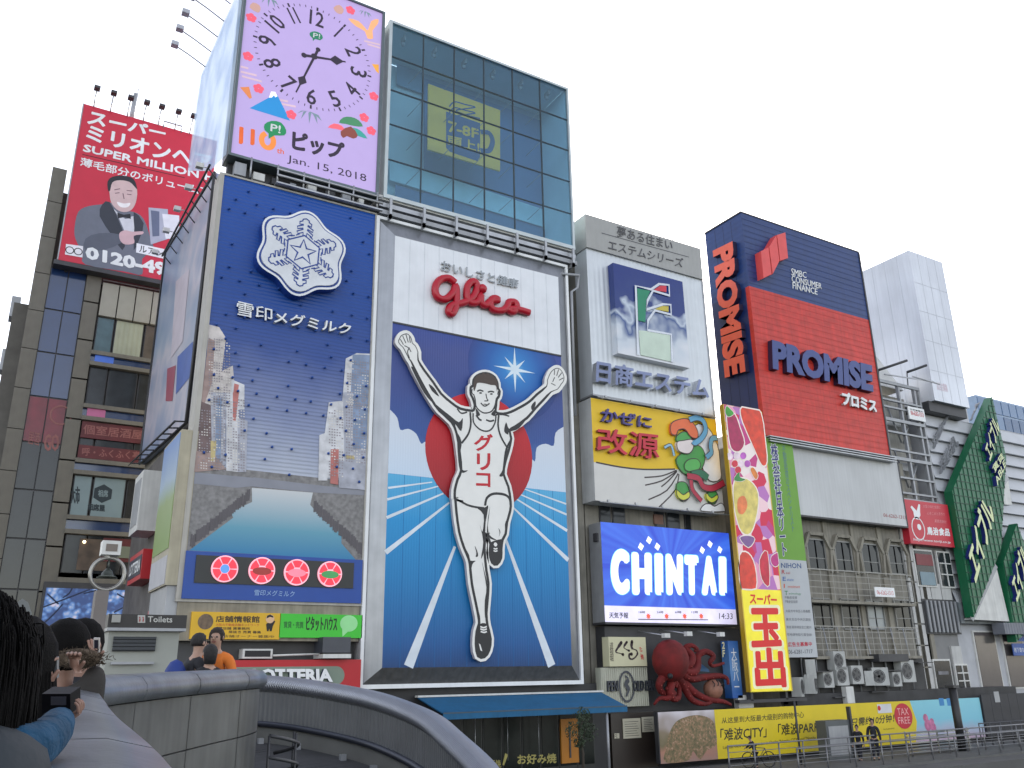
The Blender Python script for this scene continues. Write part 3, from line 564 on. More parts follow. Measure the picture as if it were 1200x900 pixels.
P('pine_print', cB, [(762, 262), (810, 232), (870, 250), (895, 290), (830, 275)], (224, 92, 104), .007, 2); P('pine_print', cB, [(860, 295), (940, 255), (995, 325), (960, 350), (910, 330), (880, 345)], (120, 60, 50), .008, 2)
P('plant_print', cA, [(150, 60), (175, 20), (225, 40), (235, 75), (215, 100)], (180, 140, 130), .006, 2); P('plant_print', cA, [(805, 60), (850, 38), (885, 75), (870, 110), (830, 100)], (180, 140, 130), .006, 2)
ORG = mat('scr_orange', rgb(206, 92, 40), .6, emit=.2)
text(ck, 'lettering', '11', [cB(65, 390), cB(188, 402), cB(192, 278), cB(70, 255)], ORG, S0-.006, 0, .05)
mb = MB(); c0 = cB(290, 365); ribbon(mb, smooth([(c0[0]+.26*math.sin(t), c0[1]+.36*math.cos(t)) for t in [.5+k*.6 for k in range(10)]], 3), .24, S0-.006); mb.make('zero_print', mat('scr_orange2', rgb(224, 130, 60), .6, emit=.2), ck)
P('bubble_print', cB, [(265, 240), (320, 212), (395, 225), (435, 285), (420, 325), (345, 325), (298, 352), (298, 310), (268, 285)], (24, 120, 74), .012, 2)
text(ck, 'lettering', 'P!', [cB(310, 292), cB(390, 312), cB(395, 250), cB(315, 232)], WHITE, S0-.018, 0, .03)
text(ck, 'lettering', 'th', [cB(362, 462), cB(418, 472), cB(418, 432), cB(364, 420)], ORG, S0-.006, 0, .02)
text(ck, 'lettering', 'ピップ', [cB(478, 440), cB(880, 520), cB(895, 385), cB(485, 280)], CI, S0-.006, 0, .04)
text(ck, 'lettering', 'Jan. 15, 2018', [cB(442, 545), cB(1062, 705), cB(1062, 630), cB(446, 475)], CI, S0-.006, 0, .0)
# structure under the clock: dark cavity, catwalk
cw = thing('catwalk', 'steel catwalk with rails and junk under the clock screen', 'catwalk', (9.7, 33.6, 20.3))
MB().box(6.5, 13.0, 33.9, 34.2, 20.15, 21.03).make('dark_backing', DARK, cw)
MB().tube([(8.4, 33.1, 20.9), (13.3, 33.1, 20.9)], .05).make('rail', STEEL, cw); MB().tube([(8.4, 33.0, 20.55), (13.3, 33.0, 20.55)], .06).make('rail', STEEL, cw); box('deck', (8.4, 13.3, 33.0, 33.9, 20.18, 20.25), STEEL, cw)
pst = MB().tube([(0, 0, 0), (0, 0, .95)], .04).mesh('post', STEEL)
for i in range(6): link('post', pst, cw, loc=(7.3+i*1.15, 33.1, 20.15))
for i in range(8): box('bracket_box', (6.7+i*.8, 6.9+i*.8+random.random()*.3, 33.4, 33.8, 20.3, 20.5+random.random()*.4), [GREY, OFFW, DARK][i % 3], cw)
# wrap on the clock's side
XW = 6.3
wrapm = bpy.data.materials.new('translucent_mesh_wrap'); wrapm.use_nodes = True; nn = wrapm.node_tree.nodes; ll = wrapm.node_tree.links; bs = nn['Principled BSDF']
tcw = nn.new('ShaderNodeTexCoord'); nw = nn.new('ShaderNodeTexNoise'); nw.inputs['Scale'].default_value = .5; ll.new(tcw.outputs['Object'], nw.inputs[0]); rw = nn.new('ShaderNodeValToRGB')
rw.color_ramp.elements[0].position = .35; rw.color_ramp.elements[0].color = (*rgb(150, 180, 215), 1); rw.color_ramp.elements[1].position = .6; rw.color_ramp.elements[1].color = (*rgb(205, 222, 240), 1)
ll.new(nw.outputs[0], rw.inputs[0]); ll.new(rw.outputs[0], bs.inputs['Base Color']); bs.inputs['Alpha'].default_value = .62; bs.inputs['Roughness'].default_value = .6
def X4(*p): return atX(200+p[0]/3, p[1]/3, XW)
wrap = [X4(*p) for p in [(265, 0), (212, 20), (185, 75), (140, 185), (105, 265), (85, 400), (60, 600), (135, 600), (205, 545)]]
wrap = [(S0+.1, 31.3), (wrap[0][0], 31.6)]+wrap[1:-1]+[(S0+.1, 21.1)]
cwp = MB().add([(XW, y, z) for y, z in wrap]+[(XW+.06, y, z) for y, z in wrap], [list(range(len(wrap))), list(range(2*len(wrap)-1, len(wrap)-1, -1))]).make('mesh_banner', wrapm, None, label='pale translucent advertising mesh hung on the side of the clock screen', cat='banner')
fls = None
lampm = MB().tube([(0, 0, 0), (-.9, -.1, .35), (-1.6, -.2, .55)], .035, 5)
for i, (a, h) in enumerate([((122, 235), 0), ((142, 182), 0), ((165, 130), 0), ((188, 75), 0), ((212, 15), 0)]):
    y, z = X4(*a)
    if i == 0:
        fl = thing('floodlight', 'lowest floodlight on an arm beside the clock screen', 'lamp', (XW, y, z), 'floodlights on arms beside the clock'); lampm.make('arm', GREY, fl, loc=(XW, y, z)); MB().box(-1.85, -1.5, -.45, -.1, .45, .68).make('lamp_head', STEEL, fl, loc=(XW, y, z)); fls = fl
    else: copy_tree(fls, None, (XW, y, z), ['', 'second lowest floodlight on an arm beside the clock screen', 'middle floodlight on an arm beside the clock screen', 'second highest floodlight on an arm beside the clock screen', 'highest floodlight on an arm beside the clock screen'][i])
# ------------------------------------------------------------------ gap with pipes between the runner sign and the estate sign
pw = thing('infill_building', 'narrow dirty grey building wall squeezed between the runner billboard and the silver sign', 'building', (24.3, 36, GZ))
MB().box(23.66, 25.2, 35.6, 46, GZ, 19.0).make('wall', CONC, pw)
box('side_board', (24.55, 24.9, 34.4, 35.55, GZ, 13.0), BEIGE, pw)
for i, (x, r_) in enumerate([(23.86, .09), (24.12, .05), (24.3, .11), (24.52, .04)]):
    tag = ('dark drainpipe running up beside the runner billboard', 'thin dark conduit right of the drainpipe beside the runner billboard', 'thick grey duct pipe in the gap between the billboards', 'thin cable conduit nearest the silver sign')[i]
    MB().tube([(x, 34.6+.1*(i % 2), -1.5), (x, 34.6+.1*(i % 2), 16+i)], r_).make('wall_pipe', [DARK, DARK, GREY, STEEL][i], None, label=tag, cat='pipe')
MB().tube([(23.2, 33.2, 19.4), (24.35, 33.2, 19.6), (24.3, 33.3, 18.9), (23.9, 33.3, 18.6), (23.9, 33.4, 12)], .08).make('gutter_pipe', GREY, None, label='bent gutter pipe at the top right corner of the runner billboard', cat='pipe')
# ------------------------------------------------------------------ right-hand block of small signs: wall behind
rw_ = thing('sign_block_building', 'beige building behind the silver, yellow and blue signs, dark windows between them', 'building', (29.3, 38, GZ))
MB().box(25.0, 34.4, 34.45, 46, GZ, 23.0).make('wall', BEIGE, rw_)
zK = view(670, 450, 5.295)
for a, b_ in ((255, 330), (335, 420), (600, 665), (672, 760), (785, 830)):
    p, q = zK(a, 775), zK(b_, 860); f = MB().box(p[0], q[0], 34.38, 34.5, q[1]-.6, p[1]+.5).make('window', DARK, rw_); MB().box(p[0]+.06, q[0]-.06, 34.36, 34.38, q[1]-.55, p[1]+.45).make('pane', GLASSD, f)
box('notice_board', (29.3, 29.9, 34.35, 34.44, 7.2, 7.7), mat('brown_board', rgb(120, 90, 78), .6), rw_)
# estate sign ------------------------------------------------------
zE = view(660, 230, 3.46)
ex0, ex1 = 24.98, 33.1; ez0, ezh, ez1 = 13.25, zE(95, 210)[1], zE(95, 78)[1]
es = thing('billboard', 'white ribbed estate sign with blue emblem panel, silver lettering and grey header', 'billboard', ((ex0+ex1)/2, S0, ez0))
RIB = mat('ribbed_silver', (.60, .63, .66), .4, .3, var=.05, wave=('X', .3, .5), streak=.08)
MB().box(ex0, ex1, S0, S0+1.1, ez0, ezh).make('board', RIB, es); MB().box(ex0-.05, ex1+.05, S0-.12, S0+1.1, ezh, ez1).make('header_board', mat('header_grey', (.34, .34, .33), .5, var=.06, wave=('X', .3, .3)), es)
MB().box(ex0-.04, ex1+.04, S0-.03, S0+1.1, ez0-.08, ez0).box(ex1, ex1+.1, S0-.03, S0+1.1, ez0, ezh).make('frame', GREY, es)
box('ladder', (ex1+.1, ex1+.2, S0+.1, S0+.2, ez0, ez1), STEEL, es)
CHK = mat('header_letter', (.10, .10, .11), .5)
text(es, 'lettering', '夢ある住まい', [zE(213, 166), zE(438, 222), zE(438, 184), zE(215, 122)], CHK, S0-.12, .04, .0)
text(es, 'lettering', 'エステムシリーズ', [zE(178, 218), zE(480, 292), zE(482, 255), zE(180, 178)], CHK, S0-.12, .04, .0)
mb = MB(); ribbon(mb, [zE(150, 153), zE(503, 250)], .05, S0-.13); mb.make('rule_line', CHK, es)
YE = S0-.45
a, b_, c, d = zE(203, 272), zE(482, 345), zE(512, 688), zE(220, 645); e0, e1, g0, g1 = (a[0]+d[0])/2*.987, (b_[0]+c[0])/2*.987, (c[1]+d[1])/2*.987, (a[1]+b_[1])/2*.987
pmt = gradmat('painted_reflection_blue', [(0, rgb(214, 216, 222)), (.22, rgb(196, 204, 214)), (.42, rgb(60, 84, 136)), (.5, rgb(190, 200, 214)), (.6, rgb(34, 56, 120)), (1, rgb(18, 44, 118))], g0, g1, .2, noise=.8)  # mirror panel: bright ripples are reflections painted into the colour
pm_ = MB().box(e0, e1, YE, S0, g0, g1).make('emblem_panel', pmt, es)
def sq(x, y): return (x*.987, y*.987)
vE = lambda x, y: sq(*zE(x, y))
for nm, pts, c in (('green', [(297, 375), (350, 385), (333, 425), (330, 512), (301, 505)], (24, 132, 96)), ('red', [(362, 383), (390, 364), (415, 364), (415, 390)], (204, 40, 60)), ('yellow', [(368, 460), (398, 446), (424, 448), (424, 470)], (196, 178, 62)), ('pale', [(303, 545), (340, 548), (430, 565), (434, 672), (312, 645)], (196, 212, 196))):
    MB().prism([vE(*p) for p in pts], YE-.05, YE).make('emblem_piece', mat('est_'+nm, rgb(*c), .3), pm_)
CH = mat('chrome_line', (.55, .57, .6), .25, .7)
mb = MB()
for pts in ([(300, 645), (290, 365), (352, 380), (385, 358), (425, 362), (427, 405), (360, 385), (338, 425), (333, 462), (400, 440), (432, 442), (434, 482), (368, 465), (340, 505), (338, 545), (434, 562), (438, 674)],): ribbon(mb, [vE(*p) for p in pts], .14, YE-.07)
mb.make('emblem_outline', CH, pm_)
text(es, 'lettering', '日商エステム', [zE(132, 752), zE(592, 822), zE(590, 742), zE(136, 662)], mat('steel_letter', rgb(120, 128, 158), .3, .5, var=.2), S0, .4, .03, mat('steel_letter_side', (.5, .52, .56), .35, .5), res=3)
for i in range(3): MB().tube([(31.4+i*.35, 34.3, 22.6), (31.4+i*.35, 34.3, 24.5+.4*(i % 2))], .03).make('antenna', STEEL, None, label=['left antenna rod on the roof right of the grey header sign', 'middle antenna rod on the roof right of the grey header sign', 'right antenna rod on the roof right of the grey header sign'][i], cat='antenna', group='antenna rods on the roof')
# medicine sign ------------------------------------------------------
kx0, kx1, kz0, kz1 = 24.9, 33.2, 7.8, 13.0
ks = thing('billboard', 'yellow and white box sign with purple and red lettering beside green cloud ornament', 'billboard', ((kx0+kx1)/2, S0, kz0))
q = [zK(110, 100), zK(885, 205), zK(950, 795), zK(155, 735)]
kx0, kx1 = (q[0][0]+q[3][0])/2, (q[1][0]+q[2][0])/2; kz0, kz1 = (q[2][1]+q[3][1])/2, (q[0][1]+q[1][1])/2
MB().box(kx0, kx1, S0, S0+1.05, kz0, kz1).make('box', mat('sign_box_white', (.55, .56, .56), .5, streak=.15), ks)
crv = [zK(*p) for p in smooth([(150, 486), (300, 515), (450, 530), (640, 528)], 4)]
KY = mat('kaigen_yellow', rgb(226, 186, 30), .5, var=.05); KW = mat('kaigen_white', rgb(206, 204, 200), .5, var=.04)
MB().sheet([(kx0, crv[0][1])]+crv+[(kx1, crv[-1][1]), (kx1, kz1), (kx0, kz1)], S0-.004).make('yellow_print', KY, ks)
MB().sheet([(kx0, kz0), (kx1, kz0), (kx1, crv[-1][1])]+crv[::-1]+[(kx0, crv[0][1])], S0-.0045).make('white_print', KW, ks)
mb = MB(); ribbon(mb, crv, .08, S0-.01)
for p in ([(650, 535), (560, 570), (450, 580)], [(652, 540), (560, 600), (455, 628)], [(650, 545), (600, 600), (555, 638)], [(660, 555), (590, 660), (475, 718)], [(665, 560), (640, 660), (540, 765)]): ribbon(mb, smooth([zK(*a) for a in p], 3), .07, S0-.012)
mb.make('bag_lines', mat('print_ink', rgb(60, 50, 50), .5), ks)
text(ks, 'lettering', 'かぜに', [zK(182, 232), zK(498, 275), zK(500, 205), zK(190, 146)], mat('kaz_purple', rgb(70, 62, 130), .5), S0, .2, .025, mat('kaz_side', rgb(90, 84, 120), .5))
text(ks, 'lettering', '改源', [zK(155, 418), zK(545, 472), zK(540, 308), zK(160, 268)], mat('kaz_red', rgb(196, 42, 62), .5), S0, .22, .018, mat('kaz_rside', rgb(140, 70, 70), .5))
orn = link('ornament', MB().prism(circ(*zK(760, 480), .2, 8), S0-.05, S0).mesh('ornament', mat('orn_core', rgb(40, 110, 60), .5)), ks)
def lump(nm, pts, c, lift, w=.05):
    p = smooth([zK(*a) for a in pts], 3, True); p = [(min(x, kx1), max(z, kz0)) for x, z in p]; mb = MB(); mb.prism(p, S0-lift, S0-.013); mb.mi = 1; ribbon(mb, p, w, S0-lift-.002, True)
    return mb.make(nm, [mat('orn_%d_%d_%d' % c, rgb(*c), .45), MATS['print_ink']], orn)
lump('white_swirl', [(760, 260), (840, 270), (900, 380), (925, 500), (920, 590), (850, 600), (800, 500), (770, 400)], (226, 226, 226), .05)
lump('green_cloud', [(640, 470), (690, 420), (740, 380), (790, 390), (815, 430), (815, 490), (780, 550), (720, 570), (670, 540)], (66, 150, 70), .10)
lump('green_cloud', [(690, 500), (720, 470), (770, 470), (790, 510), (760, 545), (700, 540)], (84, 172, 84), .13)
lump('green_cloud', [(640, 330), (680, 300), (720, 310), (730, 350), (690, 375), (650, 370)], (72, 158, 78), .12)
lump('orange_swirl', [(605, 250), (650, 225), (700, 220), (740, 245), (770, 300), (765, 340), (725, 330), (690, 285), (650, 290), (635, 320), (605, 310)], (226, 108, 62), .16)
lump('white_cloud', [(640, 365), (680, 355), (735, 350), (740, 400), (715, 435), (670, 430), (645, 410)], (222, 210, 208), .18)
lump('green_cloud', [(645, 620), (690, 610), (715, 640), (722, 700), (690, 730), (650, 700)], (66, 150, 70), .10); lump('green_cloud', [(840, 670), (880, 665), (900, 700), (880, 745), (840, 735)], (66, 150, 70), .10)
lump('gold_ring', [(642, 660), (680, 690), (715, 670), (720, 705), (680, 725), (645, 700)], (206, 206, 70), .14); lump('gold_ring', [(825, 680), (855, 710), (890, 690), (895, 715), (860, 740), (825, 715)], (206, 206, 70), .14)
lump('white_cloud', [(800, 790), (815, 750), (850, 745), (880, 760), (920, 740), (945, 770), (945, 792)], (232, 232, 232), .08)
for nm, pts, w, c, lf in (('blue_ribbon', [(715, 228), (760, 215), (800, 235), (815, 290), (790, 340), (750, 370), (735, 360)], .27, (96, 160, 196), .2), ('blue_ribbon', [(885, 340), (855, 345), (845, 390), (850, 430), (820, 460)], .25, (96, 160, 196), .2), ('blue_ribbon', [(560, 400), (600, 385), (620, 450)], .12, (140, 180, 200), .2),
                         ('red_sash', [(700, 575), (770, 590), (800, 640), (860, 650), (930, 615)], .3, (176, 40, 66), .2), ('red_sash', [(725, 600), (735, 660), (790, 730)], .22, (176, 40, 66), .19), ('green_sash', [(735, 570), (790, 560), (830, 590)], .4, (40, 110, 80), .17)):
    mb = MB(); p = smooth([zK(*a) for a in pts], 4); ribbon(mb, p, w+.08, S0-lf); mb.mi = 1; ribbon(mb, p, w, S0-lf-.004); mb.make(nm, [MATS['print_ink'], mat('rib_%d_%d_%d' % c, rgb(*c), .45)], orn)
def fascia(nm, parent, z, x0, x1, n, Y0=S0): 
    mb = MB().tube([(x0, Y0-.35, z), (x1, Y0-.35, z)], .035, 5)
    for i in range(n): x = x0+(x1-x0)*(i+.3)/n; mb.tube([(x, Y0-.35, z), (x, Y0+.3, z+.08)], .03, 4); mb.box(x-.05, x+.05, Y0-.42, Y0-.3, z+.02, z+.13)
    return mb.make(nm, STEEL, parent)
fascia('light_rail', ks, kz0-.12, kx0, kx1, 5); fascia('light_rail', es, ez0-.25, ex0, ex1, 5)
# rental company LED screen ------------------------------------------
zC = view(670, 590, 5.295)
q = [zC(180, 118), zC(975, 182), zC(1022, 745), zC(205, 742)]
cx0, cx1, cz0, cz1 = (q[0][0]+q[3][0])/2, (q[1][0]+q[2][0])/2, (q[2][1]+q[3][1])/2, (q[0][1]+q[1][1])/2
cs = thing('led_screen', 'blue glowing LED screen reading CHINTAI with a white weather strip below', 'screen', ((cx0+cx1)/2, S0, cz0))
MB().box(cx0, cx1, S0, S0+.95, cz0, cz1).make('housing', GREY, cs)
czm = zC(600, 645)[1]
m = bpy.data.materials.new('led_blue'); m.use_nodes = True; nn = m.node_tree.nodes; ll = m.node_tree.links; bs = nn['Principled BSDF']
tc = nn.new('ShaderNodeTexCoord'); mp = nn.new('ShaderNodeMapping'); mp.inputs['Location'].default_value = (-(cx0+cx1)/2, 0, -(czm+cz1)/2); ll.new(tc.outputs['Object'], mp.inputs[0])
sx = nn.new('ShaderNodeSeparateXYZ'); ll.new(mp.outputs[0], sx.inputs[0]); at_ = nn.new('ShaderNodeMath'); at_.operation = 'ARCTAN2'; ll.new(sx.outputs[2], at_.inputs[0]); ll.new(sx.outputs[0], at_.inputs[1])
cb = nn.new('ShaderNodeCombineXYZ'); ll.new(at_.outputs[0], cb.inputs[0]); no = nn.new('ShaderNodeTexNoise'); no.inputs['Scale'].default_value = 5; no.inputs['Detail'].default_value = 3; ll.new(cb.outputs[0], no.inputs[0])
rp = nn.new('ShaderNodeValToRGB'); rp.color_ramp.elements[0].position = .35; rp.color_ramp.elements[0].color = (*rgb(24, 62, 205), 1); rp.color_ramp.elements[1].position = .75; rp.color_ramp.elements[1].color = (*rgb(70, 128, 246), 1)
ll.new(no.outputs[0], rp.inputs[0]); ll.new(rp.outputs[0], bs.inputs['Emission Color']); bs.inputs['Emission Strength'].default_value = .34; bs.inputs['Base Color'].default_value = (.03, .04, .1, 1)
MB().sheet([(cx0, czm), (cx1, czm), (cx1, cz1), (cx0, cz1)], S0-.006).make('screen', m, cs)
MB().sheet([(cx0, cz0), (cx1, cz0), (cx1, czm), (cx0, czm)], S0-.006).make('weather_strip', mat('led_white', rgb(214, 208, 236), .5, emit=.22), cs)
LW = mat('led_letter', rgb(228, 228, 250), .5, emit=.32); LGW = mat('led_halo', rgb(120, 200, 252), .5, emit=.3)
for mt, bd, lf in ((LGW, .075, .012), (LW, .07, .018)):
    for s_, a0, a1 in (('C', 245, 358), ('H', 376, 496), ('I', 522, 562), ('N', 588, 690), ('T', 704, 786), ('A', 808, 900), ('I', 918, 958)):
        g = (a0-600)*.042; t_ = 280 if s_ == 'C' else 296; e = 4 if mt is LGW else 0
        yb_ = 565; text(cs, 'lettering' if mt is LW else 'letter_halo', s_, [zC(a0-e, yb_+e+(a0-245)*.006), zC(a1+e, yb_+e+(a1-245)*.006), zC(a1+e-3, t_-e+(a1-245)*.05), zC(a0-e-6, t_-e+(a0-245)*.05)], mt, S0-lf, 0, bd, res=8)
for a in ((428, 268), (478, 228), (530, 268), (808, 290), (856, 253), (917, 287)):
    c = zC(*a); MB().sheet([(c[0]-.19, c[1]-.05), (c[0]+.02, c[1]-.2), (c[0]+.19, c[1]+.04), (c[0]-.03, c[1]+.2)], S0-.02).make('letter_square', LW, cs)
LK = mat('led_ink', rgb(40, 40, 60), .5)
text(cs, 'lettering', '天気予報', [zC(232, 712), zC(350, 714), zC(350, 676), zC(232, 674)], LK, S0-.010, 0, .02)
text(cs, 'lettering', '14:33', [zC(914, 716), zC(998, 718), zC(998, 682), zC(914, 680)], LK, S0-.010, 0, .0)
for i, (a, t_) in enumerate([(475, '18時'), (588, '24時'), (700, '6時'), (803, '12時')]):
    c = zC(a, 700); mb = MB(); mb.sheet([(c[0]+(.16 if k % 2 else .09)*math.cos(k*math.pi/8), c[1]+(.16 if k % 2 else .09)*math.sin(k*math.pi/8)) for k in range(16)], S0-.010); mb.make('sun_icon', mat('led_orange', rgb(232, 96, 70), .5, emit=.15), cs)
    text(cs, 'lettering', t_, [zC(a-60, 682), zC(a-20, 683), zC(a-20, 667), zC(a-60, 666)], LK, S0-.010, 0, .02)
mb = MB(); ribbon(mb, [zC(412, 719), zC(845, 722)], .04, S0-.009); mb.make('time_line', LK, cs)
box('housing_trim', (cx0-.02, cx1+.02, S0-.05, S0+.96, cz0-.1, cz0), DARK, cs)
box('wall_lamp', (24.95, 25.2, S0+.2, S0+.5, cz1-.9, cz1-.5), DARK, cs)
# takoyaki frontage -------------------------------------------------
zo = view(680, 720, 5, S0-.1)
DW = mat('dark_frontage', (.045, .045, .05), .6, var=.2)
tk = thing('takoyaki_shop', 'dark two storey shop front behind the red octopus', 'shop', (29.5, 34, GZ))
MB().box(25.3, 33.9, 33.7, 34.4, -1.75, 2.05).make('front_wall', DW, tk); MB().box(25.3, 27.9, 33.55, 34.3, GZ, -1.75).make('door_wall', mat('brown_door', (.03, .022, .018), .4), tk)
for a, b_ in (((248, 612), (358, 722)), ((360, 602), (438, 686)), ((200, 698), (230, 726))):
    p, q = atY(680+a[0]/5, 720+a[1]/5, 33.5), atY(680+b_[0]/5, 720+b_[1]/5, 33.5); nb = MB().box(p[0], q[0], 33.5, 33.54, q[1], p[1]).make('notice', mat('paper', rgb(186, 180, 160), .6, var=.08), tk)
    mb = MB()
    for k in range(7): z = q[1]+(p[1]-q[1])*(k+1)/8.5; mb.box(p[0]+.1, q[0]-.12-(k % 3)*.06, 33.496, 33.5, z, z+.02)
    mb.make('notice_lines', DARK, nb, kind='stuff')
def signbox(nm, label, V, a, b_, y0, d, m, cat='sign'):
    p, q = V(*a), V(*b_); t = thing(nm, label, cat, ((p[0]+q[0])/2, y0, q[1])); MB().box(p[0], q[0], y0, y0+d, q[1], p[1]).make('board', m, t); return t, p[0], q[0], q[1], p[1]
t, *_ = signbox('shop_sign', 'small cream sign with thick brushed characters above the ribbed white sign', zo, (157, 132), (384, 303), S0-.2, .5, mat('cream_board', rgb(196, 192, 160), .6, var=.05))
zo2 = view(700, 740, 10, S0-.2); KI = mat('brush_ink', (.03, .015, .02), .6)
mb = MB()
for pts, w in (([(280, 130), (240, 190), (215, 240), (260, 255), (300, 270)], [.3, .2, .12, .08, .16]), ([(345, 125), (310, 180), (330, 205), (370, 225)], [.24, .12, .08, .14]), ([(405, 120), (400, 180), (420, 205), (455, 220), (470, 255), (450, 295), (410, 325), (375, 310), (375, 270), (400, 265)], [.32, .24, .1, .14, .2, .14, .14, .2, .24, .2])):
    p = smooth([zo2(*a) for a in pts], 3); n = len(p); ww = [.5*w[min(len(w)-1, int(i*len(w)/n))] for i in range(n)]; ribbon(mb, p, ww, S0-.206, False, True)
mb.make('brush_lettering', KI, t)
vtext(t, 'lettering', '道頓堀', [zo2(148, 350), zo2(192, 350), zo2(185, 125), zo2(142, 125)], KI, S0-.206); vtext(t, 'red_seal_lettering', 'たこ焼', [zo2(512, 330), zo2(548, 330), zo2(525, 180), zo2(485, 180)], RED, S0-.206, 0, .02)
t, *_ = signbox('shop_sign', 'ribbed white sign with an oval bird emblem and dark letters, behind the blue awning end', zo, (122, 312), (408, 535), S0-.05, .4, mat('ribbed_cream', rgb(176, 176, 160), .6, wave=('X', .12, .8), streak=.2))
zo3 = view(700, 740, 10, S0-.05)
DL = mat('dark_letter', (.05, .055, .07), .4, .4)
text(t, 'lettering', 'PEN', [zo3(128, 705), zo3(245, 700), zo3(245, 575), zo3(125, 580)], DL, S0-.05, .12, .01); text(t, 'lettering', 'OLD PAR', [zo3(430, 700), zo3(680, 695), zo3(680, 570), zo3(430, 575)], DL, S0-.05, .12, .01)
c = zo3(335, 645); rz_ = (zo3(335, 470)[1]-zo3(335, 820)[1])/2; rx_ = (zo3(420, 645)[0]-zo3(252, 645)[0])/2
mb = MB(); ribbon(mb, circ(c[0], c[1], rx_, 28, rz_), .09, S0-.12, True); mb.make('oval_emblem', DL, t)
mb = MB(); ribbon(mb, smooth([zo3(*a) for a in [(315, 515), (350, 560), (325, 620), (355, 680), (330, 760)]], 4), [.08]*5+[.2]*8+[.1]*4, S0-.121); mb.make('bird_emblem', DL, t)
# octopus
oc = thing('octopus', 'giant red octopus model with curling tentacles on the shop wall', 'octopus', (29.5, S0, -1))
OR = mat('octopus_red', rgb(104, 15, 15), .8, var=.4, scale=2, bump=.5, bscale=5)
vo = view(680, 720, 5, S0-.8)
def P3(a, y): x, z = vo(*a); return Vector((x, y, z))
hd = MB().ball(P3((525, 270), S0-.85), .95, 16, (1, .8, 1.0)); hd.make('head', OR, oc)
ye_ = MB().ball(P3((480, 362), S0-1.35), .13, 8); ye_.make('eye', BLACK, oc)
T = [[(590, 310), (632, 296), (655, 250), (640, 212), (632, 192), (655, 182), (680, 205), (668, 215)], [(600, 335), (660, 338), (695, 300), (705, 240), (742, 218), (775, 245), (758, 282), (790, 302), (855, 285)], [(590, 350), (660, 375), (740, 368), (820, 360), (855, 375), (862, 412)],
     [(580, 370), (625, 430), (665, 500), (720, 525), (765, 515)], [(600, 375), (670, 450), (750, 498), (830, 510), (885, 530)], [(575, 372), (540, 398), (522, 450), (540, 492), (585, 488), (592, 430), (568, 402), (556, 430)], [(540, 360), (490, 362), (460, 405), (480, 450), (520, 458), (515, 430), (500, 440)], [(545, 455), (510, 490), (472, 492), (445, 530)]]
for k, pts in enumerate(T):
    p = smooth([P3(a, S0-.75-.12*math.sin(i*1.3+k)) for i, a in enumerate(pts)], 4); n = len(p)
    r_ = [.23*(1-.72*i/(n-1)) if k < 7 else .17*(1-.7*i/(n-1)) for i in range(n)]; MB().tube(p, r_, 8).make('tentacle', OR, oc)
    mb = MB()
    for i in range(2, n-1, 2): mb.ball(p[i]+Vector((0, -r_[i]*.85, -r_[i]*.5)), r_[i]*.2, 5)
    mb.make('suckers', mat('sucker_pink', rgb(150, 60, 54), .6), oc, kind='stuff')
for k, (a, r_) in enumerate([((485, 125), .16), ((615, 115), .16), ((805, 118), .16)]):
    c = P3(a, S0-1.0); l = thing('spotlight', ['left spotlight above the red octopus', 'middle spotlight above the red octopus', 'right spotlight above the red octopus'][k], 'lamp', c, 'spotlights above the octopus'); MB().tube([c, (c.x-.5, S0+.4, c.z+.25)], .03, 5).make('arm', STEEL, l); MB().box(c.x-.16, c.x+.16, c.y-.12, c.y+.12, c.z-.1, c.z+.1).make('lamp_head', OFFW, l)
bl_ = thing('dumpling_ball', 'round brown takoyaki ball model held among the octopus tentacles', 'ball', P3((795, 440), S0-.6)); MB().ball(P3((795, 440), S0-.6), .47, 14).make('ball', mat('dough_brown', rgb(140, 96, 78), .6, var=.3, scale=4), bl_)
mb = MB()
for i, a in enumerate([(765, 405), (785, 400), (805, 402), (822, 412)]): p = P3(a, S0-1.06+.03*abs(i-1.5)); mb.tube([p+Vector((0, .1, .12)), p+Vector((.05, 0, -.02)), p+Vector((-.03, -.02, -.14))], .025, 5)
mb.make('brush_lettering', BLACK, bl_)
MB().prism([vo(*a) for a in [(722, 330), (735, 280), (790, 320), (795, 336)]], S0-.35, S0-.3).make('blue_plate', mat('plate_blue', rgb(50, 90, 130), .5), tk)
zv = view(840, 740, 10, S0-.4)
p, q = zv(135, 110), zv(250, 110); r_, s_ = zv(300, 780), zv(180, 790)
vx0, vx1 = (p[0]+s_[0])/2, (q[0]+r_[0])/2
t = thing('vertical_sign', 'narrow blue vertical sign for a bar, between the octopus and the yellow fruit tower', 'sign', ((vx0+vx1)/2, S0-.4, r_[1])); MB().box(vx0, vx1, S0-.4, S0+.1, r_[1], p[1]).make('board', gradmat('bar_blue', [(0, rgb(30, 84, 160)), (.5, rgb(96, 140, 190)), (1, rgb(44, 92, 160))], r_[1], p[1]), t)
vtext(t, 'lettering', '大阪バー', [(vx0+.15, r_[1]+.5), (vx1-.15, r_[1]+.5), (vx1-.15, p[1]-.35), (vx0+.15, p[1]-.35)], WHITE, S0-.406, 0, .0)
vtext(tk, 'lettering', '2F', [zv(82, 300), zv(115, 300), zv(110, 120), zv(78, 120)], mat('cream_letter', rgb(196, 190, 150), .5), S0-.3, .03, .03)
